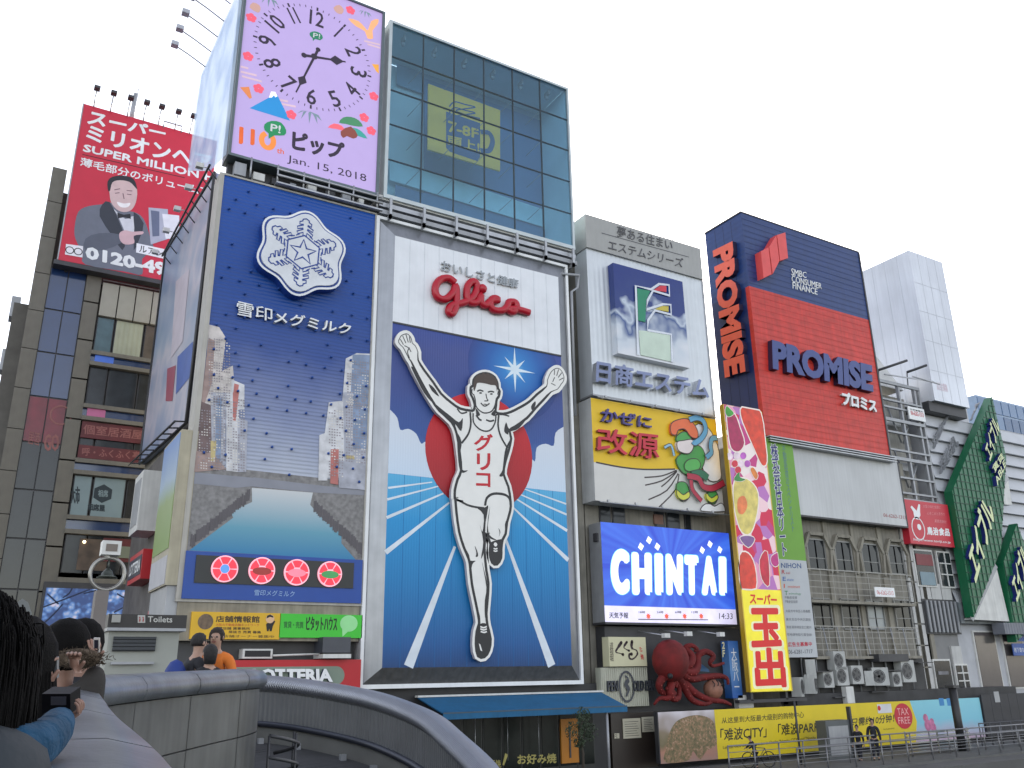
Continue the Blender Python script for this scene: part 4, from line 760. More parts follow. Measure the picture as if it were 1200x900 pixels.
# fruit supermarket tower ------------------------------------------------
YT = S0-1.0; zT = view(830, 460, 2.5, YT)
p = [zT(47, 40), zT(160, 50), zT(242, 872), zT(120, 880)]
tx0, tx1, tz0, tz1 = (p[0][0]+p[3][0])/2, (p[1][0]+p[2][0])/2, (p[2][1]+p[3][1])/2, (p[0][1]+p[1][1])/2
ts = thing('vertical_sign', 'tall yellow supermarket tower sign with bright fruit and vegetable print and red characters', 'sign', ((tx0+tx1)/2, S0, tz0))
TY = mat('tower_yellow', rgb(240, 216, 30), .4, var=.04)
MB().box(tx0, tx1, YT, YT+.28, tz0, tz1).make('box', mat('tower_side', rgb(176, 140, 20), .45, var=.1), ts)
mb = MB(); ribbon(mb, [(tx0+.03, tz0+.03), (tx1-.03, tz0+.03), (tx1-.03, tz1-.03), (tx0+.03, tz1-.03)], .07, YT-.012, True); mb.make('edge_trim', mat('tower_trim', rgb(200, 170, 60), .35, .3), ts)
tzm = zT(160, 577)[1]
MB().sheet([(tx0, tz0), (tx1, tz0), (tx1, tzm), (tx0, tzm)], YT-.004).make('yellow_print', mat('tower_yellow2', rgb(242, 226, 50), .4, emit=.06), ts)
fm = bpy.data.materials.new('fruit_ground'); fm.use_nodes = True; nn = fm.node_tree.nodes; ll = fm.node_tree.links; bs = nn['Principled BSDF']; vo_ = nn.new('ShaderNodeTexVoronoi'); vo_.inputs['Scale'].default_value = 1.5; tc = nn.new('ShaderNodeTexCoord'); ll.new(tc.outputs['Object'], vo_.inputs['Vector'])
rp = nn.new('ShaderNodeValToRGB'); rp.color_ramp.interpolation = 'CONSTANT'; cl_ = [(200, 60, 130), (240, 160, 190), (250, 210, 216), (216, 40, 80), (190, 120, 190), (246, 230, 226)]
while len(rp.color_ramp.elements) < 6: rp.color_ramp.elements.new(.5)
for i, c in enumerate(cl_): rp.color_ramp.elements[i].position = i/6; rp.color_ramp.elements[i].color = (*rgb(*c), 1)
sp_ = nn.new('ShaderNodeSeparateColor'); ll.new(vo_.outputs['Color'], sp_.inputs[0]); ll.new(sp_.outputs[0], rp.inputs[0]); ll.new(rp.outputs[0], bs.inputs['Base Color'])
MB().sheet([(tx0, tzm), (tx1, tzm), (tx1, tz1), (tx0, tz1)], YT-.004).make('fruit_print_ground', fm, ts)
zt = view(840, 470, 4.083, YT)
WR = mat('fruit_rim', rgb(250, 236, 226), .5)
def fruit(nm, pts, c, lf, rim=.08, V=zt):
    p = smooth([V(*a) for a in pts], 3, True); p = [(min(max(x, tx0), tx1), min(max(z, tzm), tz1)) for x, z in p]; mb = MB(); ribbon(mb, p, rim*2, YT-lf, True); mb.mi = 1; mb.sheet(p, YT-lf-.003); mb.make(nm, [WR, mat('fr_%d_%d_%d' % c, rgb(*c), .35, var=.3, scale=2.5)], ts)
fruit('aubergine_print', [(50, 60), (85, 65), (110, 130), (130, 200), (105, 240), (70, 225), (55, 150)], (176, 24, 84), .010); fruit('aubergine_stem_print', [(45, 25), (60, 35), (80, 60), (55, 75), (40, 55)], (60, 160, 50), .016, .03)
fruit('carrot_print', [(120, 30), (190, 28), (215, 80), (235, 180), (238, 290), (215, 305), (180, 230), (145, 150), (118, 80)], (226, 60, 20), .014)
for i, (a, b_) in enumerate([(95, 262), (125, 262), (85, 300), (115, 300), (145, 300), (100, 330), (60, 265)]): fruit('berry_print', [(a+15*math.cos(k*1.05), b_+17*math.sin(k*1.05)) for k in range(6)], [(244, 220, 230), (190, 90, 190), (216, 30, 60)][i % 3], .016+.004*(i % 2), .02)
fruit('tomato_print', [(85, 385), (120, 370), (160, 385), (195, 440), (190, 540), (160, 630), (120, 625), (95, 560), (80, 470)], (226, 206, 110), .012); fruit('tomato_blush_print', [(100, 470), (130, 455), (145, 500), (125, 540), (100, 530)], (240, 130, 70), .02, .0)
fruit('leaf_print', [(80, 375), (105, 340), (110, 365), (135, 375), (110, 385)], (50, 140, 60), .022, .02); fruit('pepper_print', [(160, 325), (175, 320), (195, 355), (185, 375), (168, 350)], (230, 130, 40), .020, .04)
fruit('pepper_print', [(110, 740), (150, 730), (180, 790), (185, 895), (120, 900)], (230, 60, 40), .012); fruit('plum_print', [(110, 655), (150, 645), (180, 660), (150, 700)], (130, 90, 150), .014, .05); fruit('berry_print', [(205, 760), (240, 720), (250, 880), (215, 850)], (210, 20, 60), .014, .05)
fruit('cherry_print', [(185, 480), (205, 470), (212, 495), (196, 510), (184, 498)], (200, 30, 130), .016, .04, zT)
for s_, q in (('スーパー', [(122, 618), (200, 622), (200, 593), (121, 588)]), ('玉', [(130, 742), (212, 738), (205, 636), (124, 636)]), ('出', [(142, 862), (226, 858), (218, 752), (135, 752)])):
    b_ = .0 if len(s_) == 1 else .02
    q2 = [(q[0][0]-4, q[0][1]+5), (q[1][0]+4, q[1][1]+5), (q[2][0]+4, q[2][1]-5), (q[3][0]-4, q[3][1]-5)]
    if len(s_) == 1: text(ts, 'letter_halo', s_, [zT(*a) for a in q2], mat('halo_cream', rgb(250, 246, 200), .5), YT-.008, 0, 0, fat=.30)
    text(ts, 'lettering', s_, [zT(*a) for a in q], mat('super_red', rgb(222, 24, 30), .4, var=.03), YT-.014, 0, b_, fat=.17 if len(s_) == 1 else .02)
MB().box(tx0-.6, tx1+1.2, YT+.2, YT+.5, tz0-.5, tz0-.35).box(tx0+.2, tx0+.35, YT+.2, YT+.5, tz0-.4, tz0).box(tx1-.3, tx1-.15, YT+.2, YT+.5, tz0-.4, tz0).make('support_rack', DARK, ts)
# green and white investment banner -----------------------------------------
YN = S0-.1; zn = view(895, 505, 5.6308, YN); zm = view(905, 650, 6.917, YN)
nx0, nx1 = 36.5, zn(245, 560)[0]; nz0, nz1, nzm = zm(240, 832)[1], zn(190, 75)[1], zm(160, 42)[1]
nb = thing('vertical_sign', 'green and white vertical banner of an investment company, behind the fruit tower sign', 'sign', ((nx0+nx1)/2, YN, nz0))
MB().box(nx0, nx1, YN, YN+.5, nzm, nz1).make('green_board', mat('banner_green', rgb(104, 156, 48), .5, var=.05), nb); MB().box(nx0, nx1, YN, YN+.5, nz0, nzm).make('white_board', mat('banner_white', rgb(178, 182, 186), .5, var=.04), nb)
NV = mat('navy_letter', rgb(30, 40, 110), .5); LGN = mat('banner_letter_dim', rgb(70, 110, 70), .5)
vtext(nb, 'letter_halo', '株式会社日本リート', [zn(112, 830), zn(162, 826), zn(92, 82), zn(38, 82)], WHITE, YN-.005, 0, .06); vtext(nb, 'lettering', '株式会社日本リート', [zn(114, 826), zn(158, 822), zn(88, 86), zn(42, 86)], NV, YN-.010, 0, .02)
vtext(nb, 'lettering', '不動産投資のスペシャリスト', [zn(182, 665), zn(206, 660), zn(142, 98), zn(118, 98)], mat('banner_blue_letter', rgb(80, 120, 130), .5), YN-.005, 0, .0)
text(nb, 'lettering', 'NIHON', [zm(72, 108), zm(236, 112), zm(232, 70), zm(70, 66)], mat('nihon_blue', rgb(50, 80, 130), .5), YN-.005, 0, .03)
for k, (ch, w_, c) in enumerate([('R', 'eal', (170, 30, 40)), ('E', 'state', (60, 100, 170)), ('I', 'nvestment', (200, 90, 60)), ('T', 'echnology', (60, 130, 80))]):
    y = 122+k*57; x = 76+k*8; mm = mat('reit%d' % k, rgb(*c), .5); text(nb, 'lettering', ch, [zm(x, y+34), zm(x+(26 if ch != 'I' else 10), y+34), zm(x+(26 if ch != 'I' else 10), y), zm(x, y)], mm, YN-.005, 0, .03)
    text(nb, 'lettering', w_, [zm(x+34, y+34), zm(x+34+len(w_)*11, y+36), zm(x+34+len(w_)*11, y+16), zm(x+34, y+14)], mm, YN-.005)
GL = mat('grey_letter', rgb(90, 92, 100), .5)
for k, (y, s_) in enumerate([(335, '不動産投資'), (368, '不動産信託投資'), (445, '大阪市中央区心斎橋筋'), (512, '東京支店中央区銀座'), (575, '資産運用相談窓口案内'), (635, '宅地建物取引業登録')]): text(nb, 'lettering', s_, [zm(100+k*4, y+24), zm((200 if k < 2 else 300)+k*4, y+26), zm((200 if k < 2 else 298)+k*4, y+2), zm(98+k*4, y)], GL, YN-.005)
text(nb, 'lettering', '広告主募集中', [zm(128, 748), zm(322, 742), zm(320, 706), zm(124, 708)], mat('ad_red', rgb(176, 40, 60), .5), YN-.005, 0, .03); text(nb, 'lettering', '06-6281-1717', [zm(130, 806), zm(328, 800), zm(326, 768), zm(128, 770)], GL, YN-.005, 0, .02)
# consumer finance block ------------------------------------------------------
zP = view(800, 220, 2.646)
px0, px1, pz0, pz1 = 37.0, 47.95, 12.62, 26.85
pzm = (zP(208, 303)[1]+zP(577, 412)[1])/2
pr = thing('billboard', 'huge box billboard, blue above red, reading PROMISE on front and side', 'billboard', (px0, S0, pz0))
PB = mat('promise_blue', rgb(22, 54, 112), .45, var=.12, streak=.15, wave=('Z', .35, .35)); PR = mat('promise_red', rgb(204, 52, 42), .5, var=.2, streak=.2, wave=('Z', .35, .35)); PS = mat('promise_side_blue', rgb(20, 40, 92), .45, var=.1)
MB().box(px0, px1, S0, S0+3.2, pzm, pz1).make('blue_board', PB, pr); MB().box(px0, px1, S0-.002, S0+.3, pz0, pzm).make('red_board', PR, pr); MB().box(px0, px1, S0+.3, S0+3.2, pz0, pzm).make('side_board', PS, pr)
MB().box(px1, px1+.12, S0-.05, S0+.5, pz0, pz1).box(px0-.05, px1+.1, S0-.02, S0+3.2, pz1, pz1+.1).make('trim', DARK, pr)
for k in range(1, 36):
    z = pz0+(pz1-pz0)*k/36; box('panel_seam', (px0+.02, px1, S0-.012, S0, z-.009, z+.009), mat('seam_blue' if z > pzm else 'seam_red', rgb(14, 40, 92) if z > pzm else rgb(176, 40, 34), .6), pr)
for k in range(1, 4): box('rust_streak', (px0-.002, px0, S0+.2+k*.7, S0+.24+k*.7, pz0+1, pz1-.2), mat('side_seam', rgb(12, 26, 66), .6), pr)
mb = MB()
for k in range(3): mb.box(px0, px1+.2, S0-.3+.0, S0+.2, pz0-.12-k*.14, pz0-.06-k*.14)
mb.make('bottom_rail', STEEL, pr)
LR = mat('logo_red', rgb(222, 78, 76), .45); LRS = mat('logo_side', rgb(90, 30, 40), .5)
def pz_(*a): return [zP(*p) for p in a]
for pts in (pz_((240, 196), (266, 184), (276, 270), (249, 282)), pz_((266, 184), (290, 146), (300, 228), (277, 270)), pz_((290, 146), (318, 138), (327, 220), (300, 228))):
    cx_m = sum(p[0] for p in pts)/4; cz_m = sum(p[1] for p in pts)/4; pts = [((cx_m+(x-cx_m)*.92)*.986, (cz_m+(z-cz_m)*.97)*.986) for x, z in pts]; MB().prism(pts, S0-.5, S0).make('logo_bar', LR, pr)
for s_, q in (('SMBC', [(338, 272), (384, 280), (384, 262), (337, 249)]), ('CONSUMER', [(339, 292), (432, 314), (431, 297), (338, 271)]), ('FINANCE', [(342, 312), (418, 332), (418, 313), (341, 292)])): text(pr, 'lettering', s_, pz_(*q), WHITE, S0, .05, .0, OFFW)
PL = mat('promise_letter_blue', rgb(52, 68, 130), .4); PLS = mat('promise_letter_side', rgb(40, 30, 60), .5)
text(pr, 'lettering', 'PROMISE', pz_((280, 562), (592, 634), (588, 550), (277, 470)), PL, S0, .35, .055, PLS, res=3)
text(pr, 'lettering', 'プロミス', pz_((496, 672), (603, 697), (601, 658), (493, 630)), WHITE, S0, .2, .05, OFFW)
def textX(parent, name, s, quad, m, X, depth, bold, side):
    o = text(parent, name, s, [Vector(p)*((X-depth)/X) for p in quad], m, 0, depth, bold, side, res=3)
    for v in o.data.vertices: x, y, z = v.co; v.co = (X+y, x, z)
    o.data.flip_normals(); o.data.update(); return o
def xP(a, b): return atX(800+a/2.646, 220+b/2.646, px0)
textX(pr, 'side_lettering', 'PROMISE', [xP(92, 196), xP(130, 590), xP(196, 570), xP(155, 165)], mat('side_letter_orange', rgb(224, 92, 66), .4), px0, .35, .055, PLS)
# blank billboard, old beige building --------------------------------------------
wx0, wx1, wz0, wz1 = rect(S0, (930, 519), (1055, 543), (942, 605), (1064, 615)); wz0 = 8.3
wb = thing('billboard', 'blank white billboard with a small phone number, below the red and blue box', 'billboard', (44, S0, wz0)); MB().box(nx1+.02, 48.8, S0+.15, S0+.6, wz0, 12.35).make('panel', mat('blank_white', (.50, .51, .52), .4, var=.12, scale=.4, streak=.12), wb)
MB().box(nx1+.02, 48.86, S0+.12, S0+.62, wz0-.1, wz0).box(48.8, 48.88, S0+.12, S0+.62, wz0, 12.35).make('frame', DARK, wb)
zB0 = view(900, 500, 2.8125, S0+.15); text(wb, 'lettering', '06-6262-1313', [zB0(380, 297), zB0(455, 306), zB0(455, 294), zB0(380, 285)], mat('dim_red', rgb(150, 90, 90), .5), S0+.145, 0, .03)
bb = thing('office_building', 'old beige office building with octagonal window surrounds and railed balconies', 'building', (44, 40, GZ)); YB = 34.2
MB().box(36.9, 50.4, YB, 46, GZ, 12.6).make('wall', BEIGE, bb)
zB = view(900, 500, 2.8125, YB); FRM = mat('window_frame_grey', (.22, .22, .21), .5); STN = mat('stone_surround', (.28, .26, .215), .8, var=.2, streak=.3)
for (a, b_, c, d, oct_) in [(124, 372, 190, 464, 1), (215, 380, 277, 470, 1), (303, 388, 366, 476, 1), (390, 393, 447, 480, 1), (143, 568, 210, 658, 0), (236, 570, 302, 660, 0), (320, 573, 384, 660, 0), (412, 573, 474, 661, 0)]:
    p, q = zB(a, b_), zB(c, d); q = (q[0], q[1]-.1); w = q[0]-p[0]; h = p[1]-q[1]
    wd = MB().box(p[0], q[0], YB-.03, YB+.02, q[1], p[1]).make('window', GLASSD if not (a == 320) else mat('curtain_glass', (.3, .33, .34), .3), bb)
    MB().box(p[0]-.08, p[0], YB-.1, YB, q[1], p[1]).box(q[0], q[0]+.08, YB-.1, YB, q[1], p[1]).box(p[0], q[0], YB-.1, YB, q[1]-.08, q[1]).box(p[0], q[0], YB-.1, YB, p[1], p[1]+.08).make('frame', FRM, wd)
    MB().box(p[0]+w*.48, p[0]+w*.52, YB-.06, YB-.03, q[1], p[1]).box(p[0], q[0], YB-.062, YB-.03, q[1]+h*.35, q[1]+h*.38).box(p[0]+w*.48, p[0]+w*.52, YB-.06, YB-.03, q[1], p[1]).make('glazing_bar', FRM, wd)
    if oct_:
        o_ = .35; mb = MB(); P_ = [(p[0]-.25, q[1]-.2), (p[0]-.4, p[1]-.5), (p[0]+.1, p[1]+.35), (q[0]-.1, p[1]+.35), (q[0]+.4, p[1]-.5), (q[0]+.25, q[1]-.2)]
        for i in range(5): a1, a2 = Vector(P_[i]), Vector(P_[i+1]); d_ = (a2-a1).normalized(); n_ = Vector((-d_.y, d_.x))*.09; mb.prism([a1+n_, a2+n_, a2-n_, a1-n_], YB-.25, YB)
        mb.make('octagonal_surround', STN, wd)
for i in range(6): x = zB([105, 200, 290, 378, 465, 500][i], 470)[0]; MB().box(x-.18, x+.18, YB-.12, YB, GZ+2, 8.2).make('pilaster', STN, bb)
for (a, b_, c, d, lab) in ((128, 466, 484, 572, 1), (146, 655, 508, 760, 2)):
    zBf = view(900, 500, 2.8125, YB-.9); p, q = zBf(a, b_), zBf(c, d); q = (q[0], zBf(a, d)[1]+.05); y = YB-.9; z1_ = p[1]; z0_ = q[1]
    MB().box(p[0], q[0], YB-.95, YB, z0_-.15, z0_).make('balcony_slab', STN, bb)
    rail = MB().box(p[0], q[0], y-.03, y, z1_-.05, z1_).make('balcony_rail', mat('rail_beige', (.34, .33, .30), .6, var=.2), bb)
    bar = MB().box(0, .035, y-.02, y, z0_, z1_).mesh('baluster', MATS['rail_beige']); n = 9 if lab == 1 else 15
    for i in range(n+1): link('baluster', bar, rail, loc=(p[0]+(q[0]-p[0])*i/n, 0, 0))
    for k in range(1, 5): z = z0_+(z1_-z0_)*k/5; box('rail_bar', (p[0], q[0], y-.015, y+.005, z, z+.03), MATS['rail_beige'], rail)
p, q = zB(303, 533), zB(372, 567); t = thing('notice_sign', 'small white notice board with red characters on the upper balcony rail', 'sign', (p[0], YB-1, q[1])); MB().box(p[0], q[0], YB-1.0, YB-.95, q[1], p[1]).make('board', WHITE, t)
text(t, 'lettering', '広告募集', (p[0]+.25, q[0]-.25, q[1]+.45, p[1]-.1), RED, YB-1.004, 0, .02); text(t, 'lettering', '06-6262-1313', (p[0]+.15, q[0]-.15, q[1]+.12, q[1]+.36), RED, YB-1.004, 0, .0)
# ground storey of the old building with condensers
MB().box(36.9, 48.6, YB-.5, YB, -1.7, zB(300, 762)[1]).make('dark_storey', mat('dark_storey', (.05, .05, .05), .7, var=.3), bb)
fanm = MB(); fanm.box(-.46, .46, -.25, .25, 0, .95); fc = fanm.mesh('condenser', mat('condenser_white', (.42, .43, .42), .5, var=.12, streak=.15))
fg = MB(); ribbon(fg, circ(-.1, .48, .34, 20), .04, -.262, True); fg.sheet(circ(-.1, .48, .30, 20), -.255); fgm = fg.mesh('fan_grille', DARK); fb = MB(); [ribbon(fb, [(-.1, .48), (-.1+.3*math.cos(a*1.2566), .48+.3*math.sin(a*1.2566))], .12, -.27) for a in range(5)]; fbm = fb.mesh('fan_blades', mat('fan_grey', (.09, .09, .09), .5))
AC = [((152, 812), 'in the upper row nearest the green banner'), ((204, 842), 'small, low and third from the green banner'), ((241, 783), 'highest of all, under the balcony'), ((251, 835), 'directly below the highest one'), ((115, 872), 'lowest, behind the tower sign base'), ((157, 862), 'in the bottom row under the upper left one'), ((382, 835), 'standing left of the small one beside the tall white cover'), ((430, 838), 'half size, between two larger ones'), ((469, 824), 'largest, farthest right'), ((340, 835), 'shallow, behind the dark ledge'), ((300, 830), 'low, left of the dark ledge')]
ac0 = None
for i, (a, w_) in enumerate(AC):
    p = view(900, 500, 2.8125, YB-1.2)(a[0], a[1]+18); s_ = {8: 1.25, 7: .8, 1: .85, 9: .8}.get(i, 1.0)
    if ac0 is None:
        ac0 = thing('air_conditioner', '', 'air conditioner', (p[0], YB-.95, p[1]), 'air conditioners under the balconies'); link('condenser', fc, ac0, loc=(p[0], YB-.95, p[1])); g_ = link('fan_grille', fgm, ac0, loc=(p[0], YB-.95, p[1])); link('fan_blades', fbm, g_, loc=(p[0], YB-.95, p[1])); c_ = ac0
        c_['label'] = 'outdoor air conditioner unit '+w_
    else: c_ = copy_tree(ac0, None, (p[0], YB-.95, p[1]), 'outdoor air conditioner unit '+w_)
    c_.scale = (s_, 1, s_); c_.rotation_euler = (0, 0, {0: .9, 4: .5, 5: .6, 6: -.5, 9: 1.1}.get(i, 0))
mb = MB()
for x, z in ((38.2, .9), (41, 1.5), (44, .9), (47, 1.3), (39.6, -.4), (42.6, -.2)): mb.box(x, x+1.4, YB-1.3, YB-.5, z-1.05, z-1.0)
mb.make('unit_shelf', DARK, bb, kind='stuff')
MB().box(43.6, 46.2, YB-1.3, YB-.5, .35, .75).make('dark_ledge', DARK, bb)
mb = MB()
for i in range(9): x = 38+i*1.15; mb.tube([(x, YB-.62, -1.5), (x+.1, YB-.62, .5), (x-.2, YB-.62, 2.2)], .04, 5)
mb.make('cable_bundle', GREY, bb, kind='stuff')
# scaffold block ----------------------------------------------------------
zS = view(1020, 425, 5.62, 34.0)
sc0 = thing('scaffold_tower', 'grey steel billboard frame without its boards, beside the red and blue box', 'scaffold', (50, 34, 8))
q = [zS(105, 135), zS(400, 205), zS(500, 860), zS(215, 840)]; sx0, sx1 = 48.95, 53.1; sz1 = q[0][1]; sz0 = 9.9
MB().box(sx0, 53.2, 35.2, 46, GZ, sz1-.3).make('wall', mat('pale_wall', (.40, .39, .36), .8, var=.3, scale=.8, streak=.3), sc0)
for i, z in enumerate([sz1, sz1-1.2, sz1-1.7, sz1-2.6, sz1-3.4, sz1-4.6, sz1-5.2, sz1-6.4, sz1-7.4, sz1-7.9, sz1-8.6, sz1-9.3, sz1-10.2, sz1-11]):
    if z > sz0: box('crossbar', (sx0, sx1, 33.85, 34.0, z-.07, z+.05 if i % 3 else z+.14), GREY, sc0)
for x in (sx0, sx0+1.95, sx1-.5, sx1): box('upright', (x-.08, x+.08, 33.9, 34.1, sz0, sz1), GREY, sc0)
for k in range(4):
    z = sz1-1.5-k*3; MB().tube([(sx0+1, 34.3, z), (sx0+1.9, 34.3, z-2.4)], .06, 5).tube([(sx0+3.6, 34.3, z), (sx0+2.1, 34.3, z-2.4)], .06, 5).make('brace', GREY, sc0)
    box('board_strip', (sx0+.3+.2*k, sx1-.9, 34.5, 34.6, z-1.2, z-.7), [OFFW, GREY, BEIGE, OFFW][k], sc0)
p, q = zS(222, 292), zS(342, 398); t = thing('notice_sign', 'small white notice board with dark and red print on the steel frame', 'sign', (p[0], 33.8, q[1])); MB().box(p[0], q[0], 33.72, 33.8, q[1], p[1]).make('board', WHITE, t)
text(t, 'lettering', '広告募集中', (p[0]+.15, q[0]-.15, q[1]+.75, p[1]-.25), DARK, 33.714, 0, .03); text(t, 'lettering', '06-6262-1313', (p[0]+.2, q[0]-.15, q[1]+.3, q[1]+.62), RED, 33.714, 0, .02)
MB().tube([(sx0+.2, 33.6, sz1+.4), (sx1+.6, 33.2, sz1+.5), (sx1+.4, 32.6, sz1+.1), (sx0+2, 32.8, sz1+.3)], .05, 5).make('top_rail', STEEL, sc0)
MB().add([(49.7, 34.5, sz1), (52.3, 34.5, sz1), (51.2, 35.5, sz1+2.8), (52.3, 36.5, sz1), (49.7, 36.5, sz1)], [(0, 1, 2), (1, 3, 2), (3, 4, 2), (4, 0, 2)]).make('rooftop_tarp', OFFW, None, label='white tent shaped tarpaulin on top of the steel frame', cat='tarpaulin')
for k, (a, b_) in enumerate((((45, 52), (155, 15)), ((232, 66), (285, 45)))):
    p, q = zS(*a), zS(*b_); c = thing('floodlight', ['dark long floodlight at the left top of the steel frame', 'short dark floodlight at the right top of the steel frame'][k], 'lamp', (p[0], 33.3, p[1])); MB().tube([(p[0], 33.9, p[1]), (q[0], 33.0, q[1])], .09, 6).make('lamp_head', DARK, c); MB().tube([(p[0], 33.9, p[1]), (p[0], 34.0, sz1)], .04, 5).make('arm', DARK, c)
# red food company sign, narrow white building
rx0, rx1, rz0, rz1 = rect(33.6, (1061, 585), (1112, 592), (1066, 637), (1117, 641)); zr = view(1040, 540, 4.094, 33.6)
rs = thing('wall_sign', 'square red sign of a food company with white hand mark and characters', 'sign', (rx0, 33.6, rz0)); MB().box(rx0, rx1, 33.6, 34.1, rz0, rz1).make('board', mat('food_red', rgb(190, 36, 56), .45, var=.05), rs)
text(rs, 'lettering', '鳥治食品', [zr(190, 355), zr(300, 362), zr(298, 325), zr(188, 315)], WHITE, 33.594, 0, .04); text(rs, 'lettering', 'http://www.toriji.co.jp', [zr(125, 386), zr(304, 400), zr(302, 386), zr(125, 370)], WHITE, 33.594, 0, .02)
for y, s_, a in ((212, '大阪の味を全国に', 170), (245, '心をこめた手作り', 190), (282, '業務用食材', 226)): text(rs, 'lettering', s_, [zr(a, y+14), zr(a+(84 if a < 200 else 56), y+19), zr(a+(84 if a < 200 else 56), y+4), zr(a, y-2)], mat('pink_letter', rgb(226, 150, 156), .5), 33.594)
mb = MB(); mb.sheet([zr(*a) for a in [(128, 270), (124, 245), (110, 222), (116, 215), (132, 232), (140, 240), (148, 208), (156, 210), (156, 245), (158, 262), (148, 282), (136, 280)]], 33.594); ribbon(mb, circ(*zr(148, 325), .62, 20, .7), .08, 33.594, True); mb.sheet(circ(*zr(152, 318), .2, 10), 33.593); mb.make('hand_mark', WHITE, rs)
nw_ = thing('narrow_building', 'narrow white tiled building with three different windows under the red food sign', 'building', (51.6, 38, GZ)); NWX0, NWX1 = 48.9, 53.2
TL = mat('white_tile', (.5, .5, .49), .6, var=.1, streak=.2)
MB().box(NWX0, NWX1, 34.2, 35.2, GZ, 9.9).make('wall', mat('tile_joint', (.2, .2, .2), .7), nw_)
tm = MB().box(0, .98, 34.08, 34.2, 0, 1.18).mesh('tile', TL)
zN = view(1040, 540, 4.094, 34.1)
wins = [(120, 430, 230, 600), (232, 440, 316, 605), (165, 670, 345, 825)]
ZN2 = view(980, 780, 5.4545, 34.1)
wr = [(*zN(a, b_), *zN(c, d)) for a, b_, c, d in wins]+[(*ZN2(615, -30), *ZN2(745, 168)), (*ZN2(755, 0), *ZN2(850, 150))]
for i in range(4):
    for j in range(11):
        x, z = NWX0+.05+i*1.07, GZ+.4+j*1.25
        if not any(w[0]-.3 < x+.5 < w[2]+.3 and w[3]-.3 < z+.6 < w[1]+.3 for w in wr): link('tile', tm, nw_, loc=(x, 0, z))
for k, w in enumerate(wr):
    f = MB().box(w[0]-.1, w[2]+.1, 34.02, 34.16, w[3]-.1, w[1]+.1).make('window', OFFW if k != 2 else DARK, nw_); MB().box(w[0], w[2], 33.99, 34.02, w[3], w[1]).make('pane', GLASSD if k != 2 else DARK, f)
    if k in (1, 4):
        for t_ in (.33, .66): box('glazing_bar', (w[0], w[2], 33.95, 33.99, w[3]+(w[1]-w[3])*t_, w[3]+(w[1]-w[3])*t_+.07), OFFW, f)
        box('glazing_bar', ((w[0]+w[2])/2-.04, (w[0]+w[2])/2+.04, 33.94, 33.99, w[3], w[1]), OFFW, f)
    if k == 0: box('poster', (w[0]+.05, w[2]-.05, 33.96, 33.99, w[1]-.9, w[1]-.2), mat('poster_red', rgb(120, 50, 56), .5), f); box('poster', (w[0]+.2, w[2]-.1, 33.96, 33.99, w[3], w[3]+.8), mat('poster_blue', rgb(120, 140, 150), .5), f)
    if k == 3: box('poster', (w[0]+.2, w[2]-.3, 33.96, 33.99, w[3]+1.0, w[1]-.6), mat('poster_grey', rgb(110, 110, 116), .5, var=.4, scale=2), f)
    if k == 2:
        for t_ in range(8): x = w[0]+(w[2]-w[0])*(t_+.3)/8; box('louvre', (x, x+.18, 33.9, 33.98, w[3], w[1]), mat('louvre_grey', (.25, .26, .28), .5, .2), f)
# white box tower -----------------------------------------------------------
wt = thing('rooftop_box', 'tall plain white metal box tower on the roof behind the red and blue billboard', 'tower', (55.7, S0, 17)); bx0, bx1 = 53.8, 57.75
MB().box(bx0, bx1, S0, S0+4.2, 17.2, 28.5).make('cladding', mat('box_white', (.62, .64, .69), .3, .25, var=.16, scale=.25, streak=.10), wt)
for k in range(1, 4): box('cladding_seam', (bx0+(bx1-bx0)*k/4-.012, bx0+(bx1-bx0)*k/4+.012, S0-.01, S0, 17.2, 28.5), mat('seam_white', (.52, .54, .58), .5), wt); box('cladding_seam', (bx0-.01, bx0, S0+k*1.05-.012, S0+k*1.05+.012, 17.2, 28.5), MATS['seam_white'], wt)
for k in range(1, 5): box('cladding_seam', (bx0, bx1, S0-.011, S0, 17.2+k*2.2, 17.22+k*2.2), MATS['seam_white'], wt)
box('dark_gap', (bx0-.3, bx1, S0+.3, S0+4, 16.5, 17.2), DARK, wt); text(wt, 'lettering', '広告主募集', (bx0+.5, bx0+1.7, 18.0, 18.6), mat('faint_pink', rgb(200, 180, 190), .5), S0-.004, 0, .02)
mb = MB(); [mb.tube([(bx0+.1+i*1.3, S0+.3, 28.5), (bx0+.1+i*1.3, S0-.8, 29.1)], .02, 4) for i in range(2)]; mb.make('roof_rod', STEEL, wt)
# rental agency building with green panels ------------------------------------
ab = thing('agency_building', 'white louvred building carrying slanted green lettered panels at the right edge', 'building', (60, 38, GZ)); LOU = mat('white_louvre', (.48, .49, .52), .5, .1, var=.06)
MB().box(53.4, 75, 34.4, 46, GZ, 16.6).box(57.8, 62.0, 36, 46, 16.6, 20.6).make('wall', mat('agency_wall', (.42, .43, .46), .6, var=.1), ab)
lm = MB().add([(53.5, 34.05, 0), (75, 34.05, 0), (75, 34.3, .86), (53.5, 34.3, .86), (53.5, 34.4, 0), (75, 34.4, 0)], [(0, 1, 2, 3), (0, 4, 5, 1)]).mesh('louvre', LOU)
for j in range(14): link('louvre', lm, ab, loc=(0, 0, 3.9+j*.9))
MB().box(53.4, 75, 33.9, 34.4, 2.6, 3.9).make('shop_fascia', mat('agency_fascia', rgb(110, 116, 120), .5, var=.3, scale=3), ab)
for k in range(5): x = 55+k*3.1; w_ = MB().box(x, x+2.4, 34.3, 34.42, -1.4, 2.2).make('window', OFFW, ab); MB().box(x+.12, x+2.28, 34.27, 34.3, -1.3, 2.1).make('pane', mat('brown_glass', (.09, .08, .08), .15), w_)
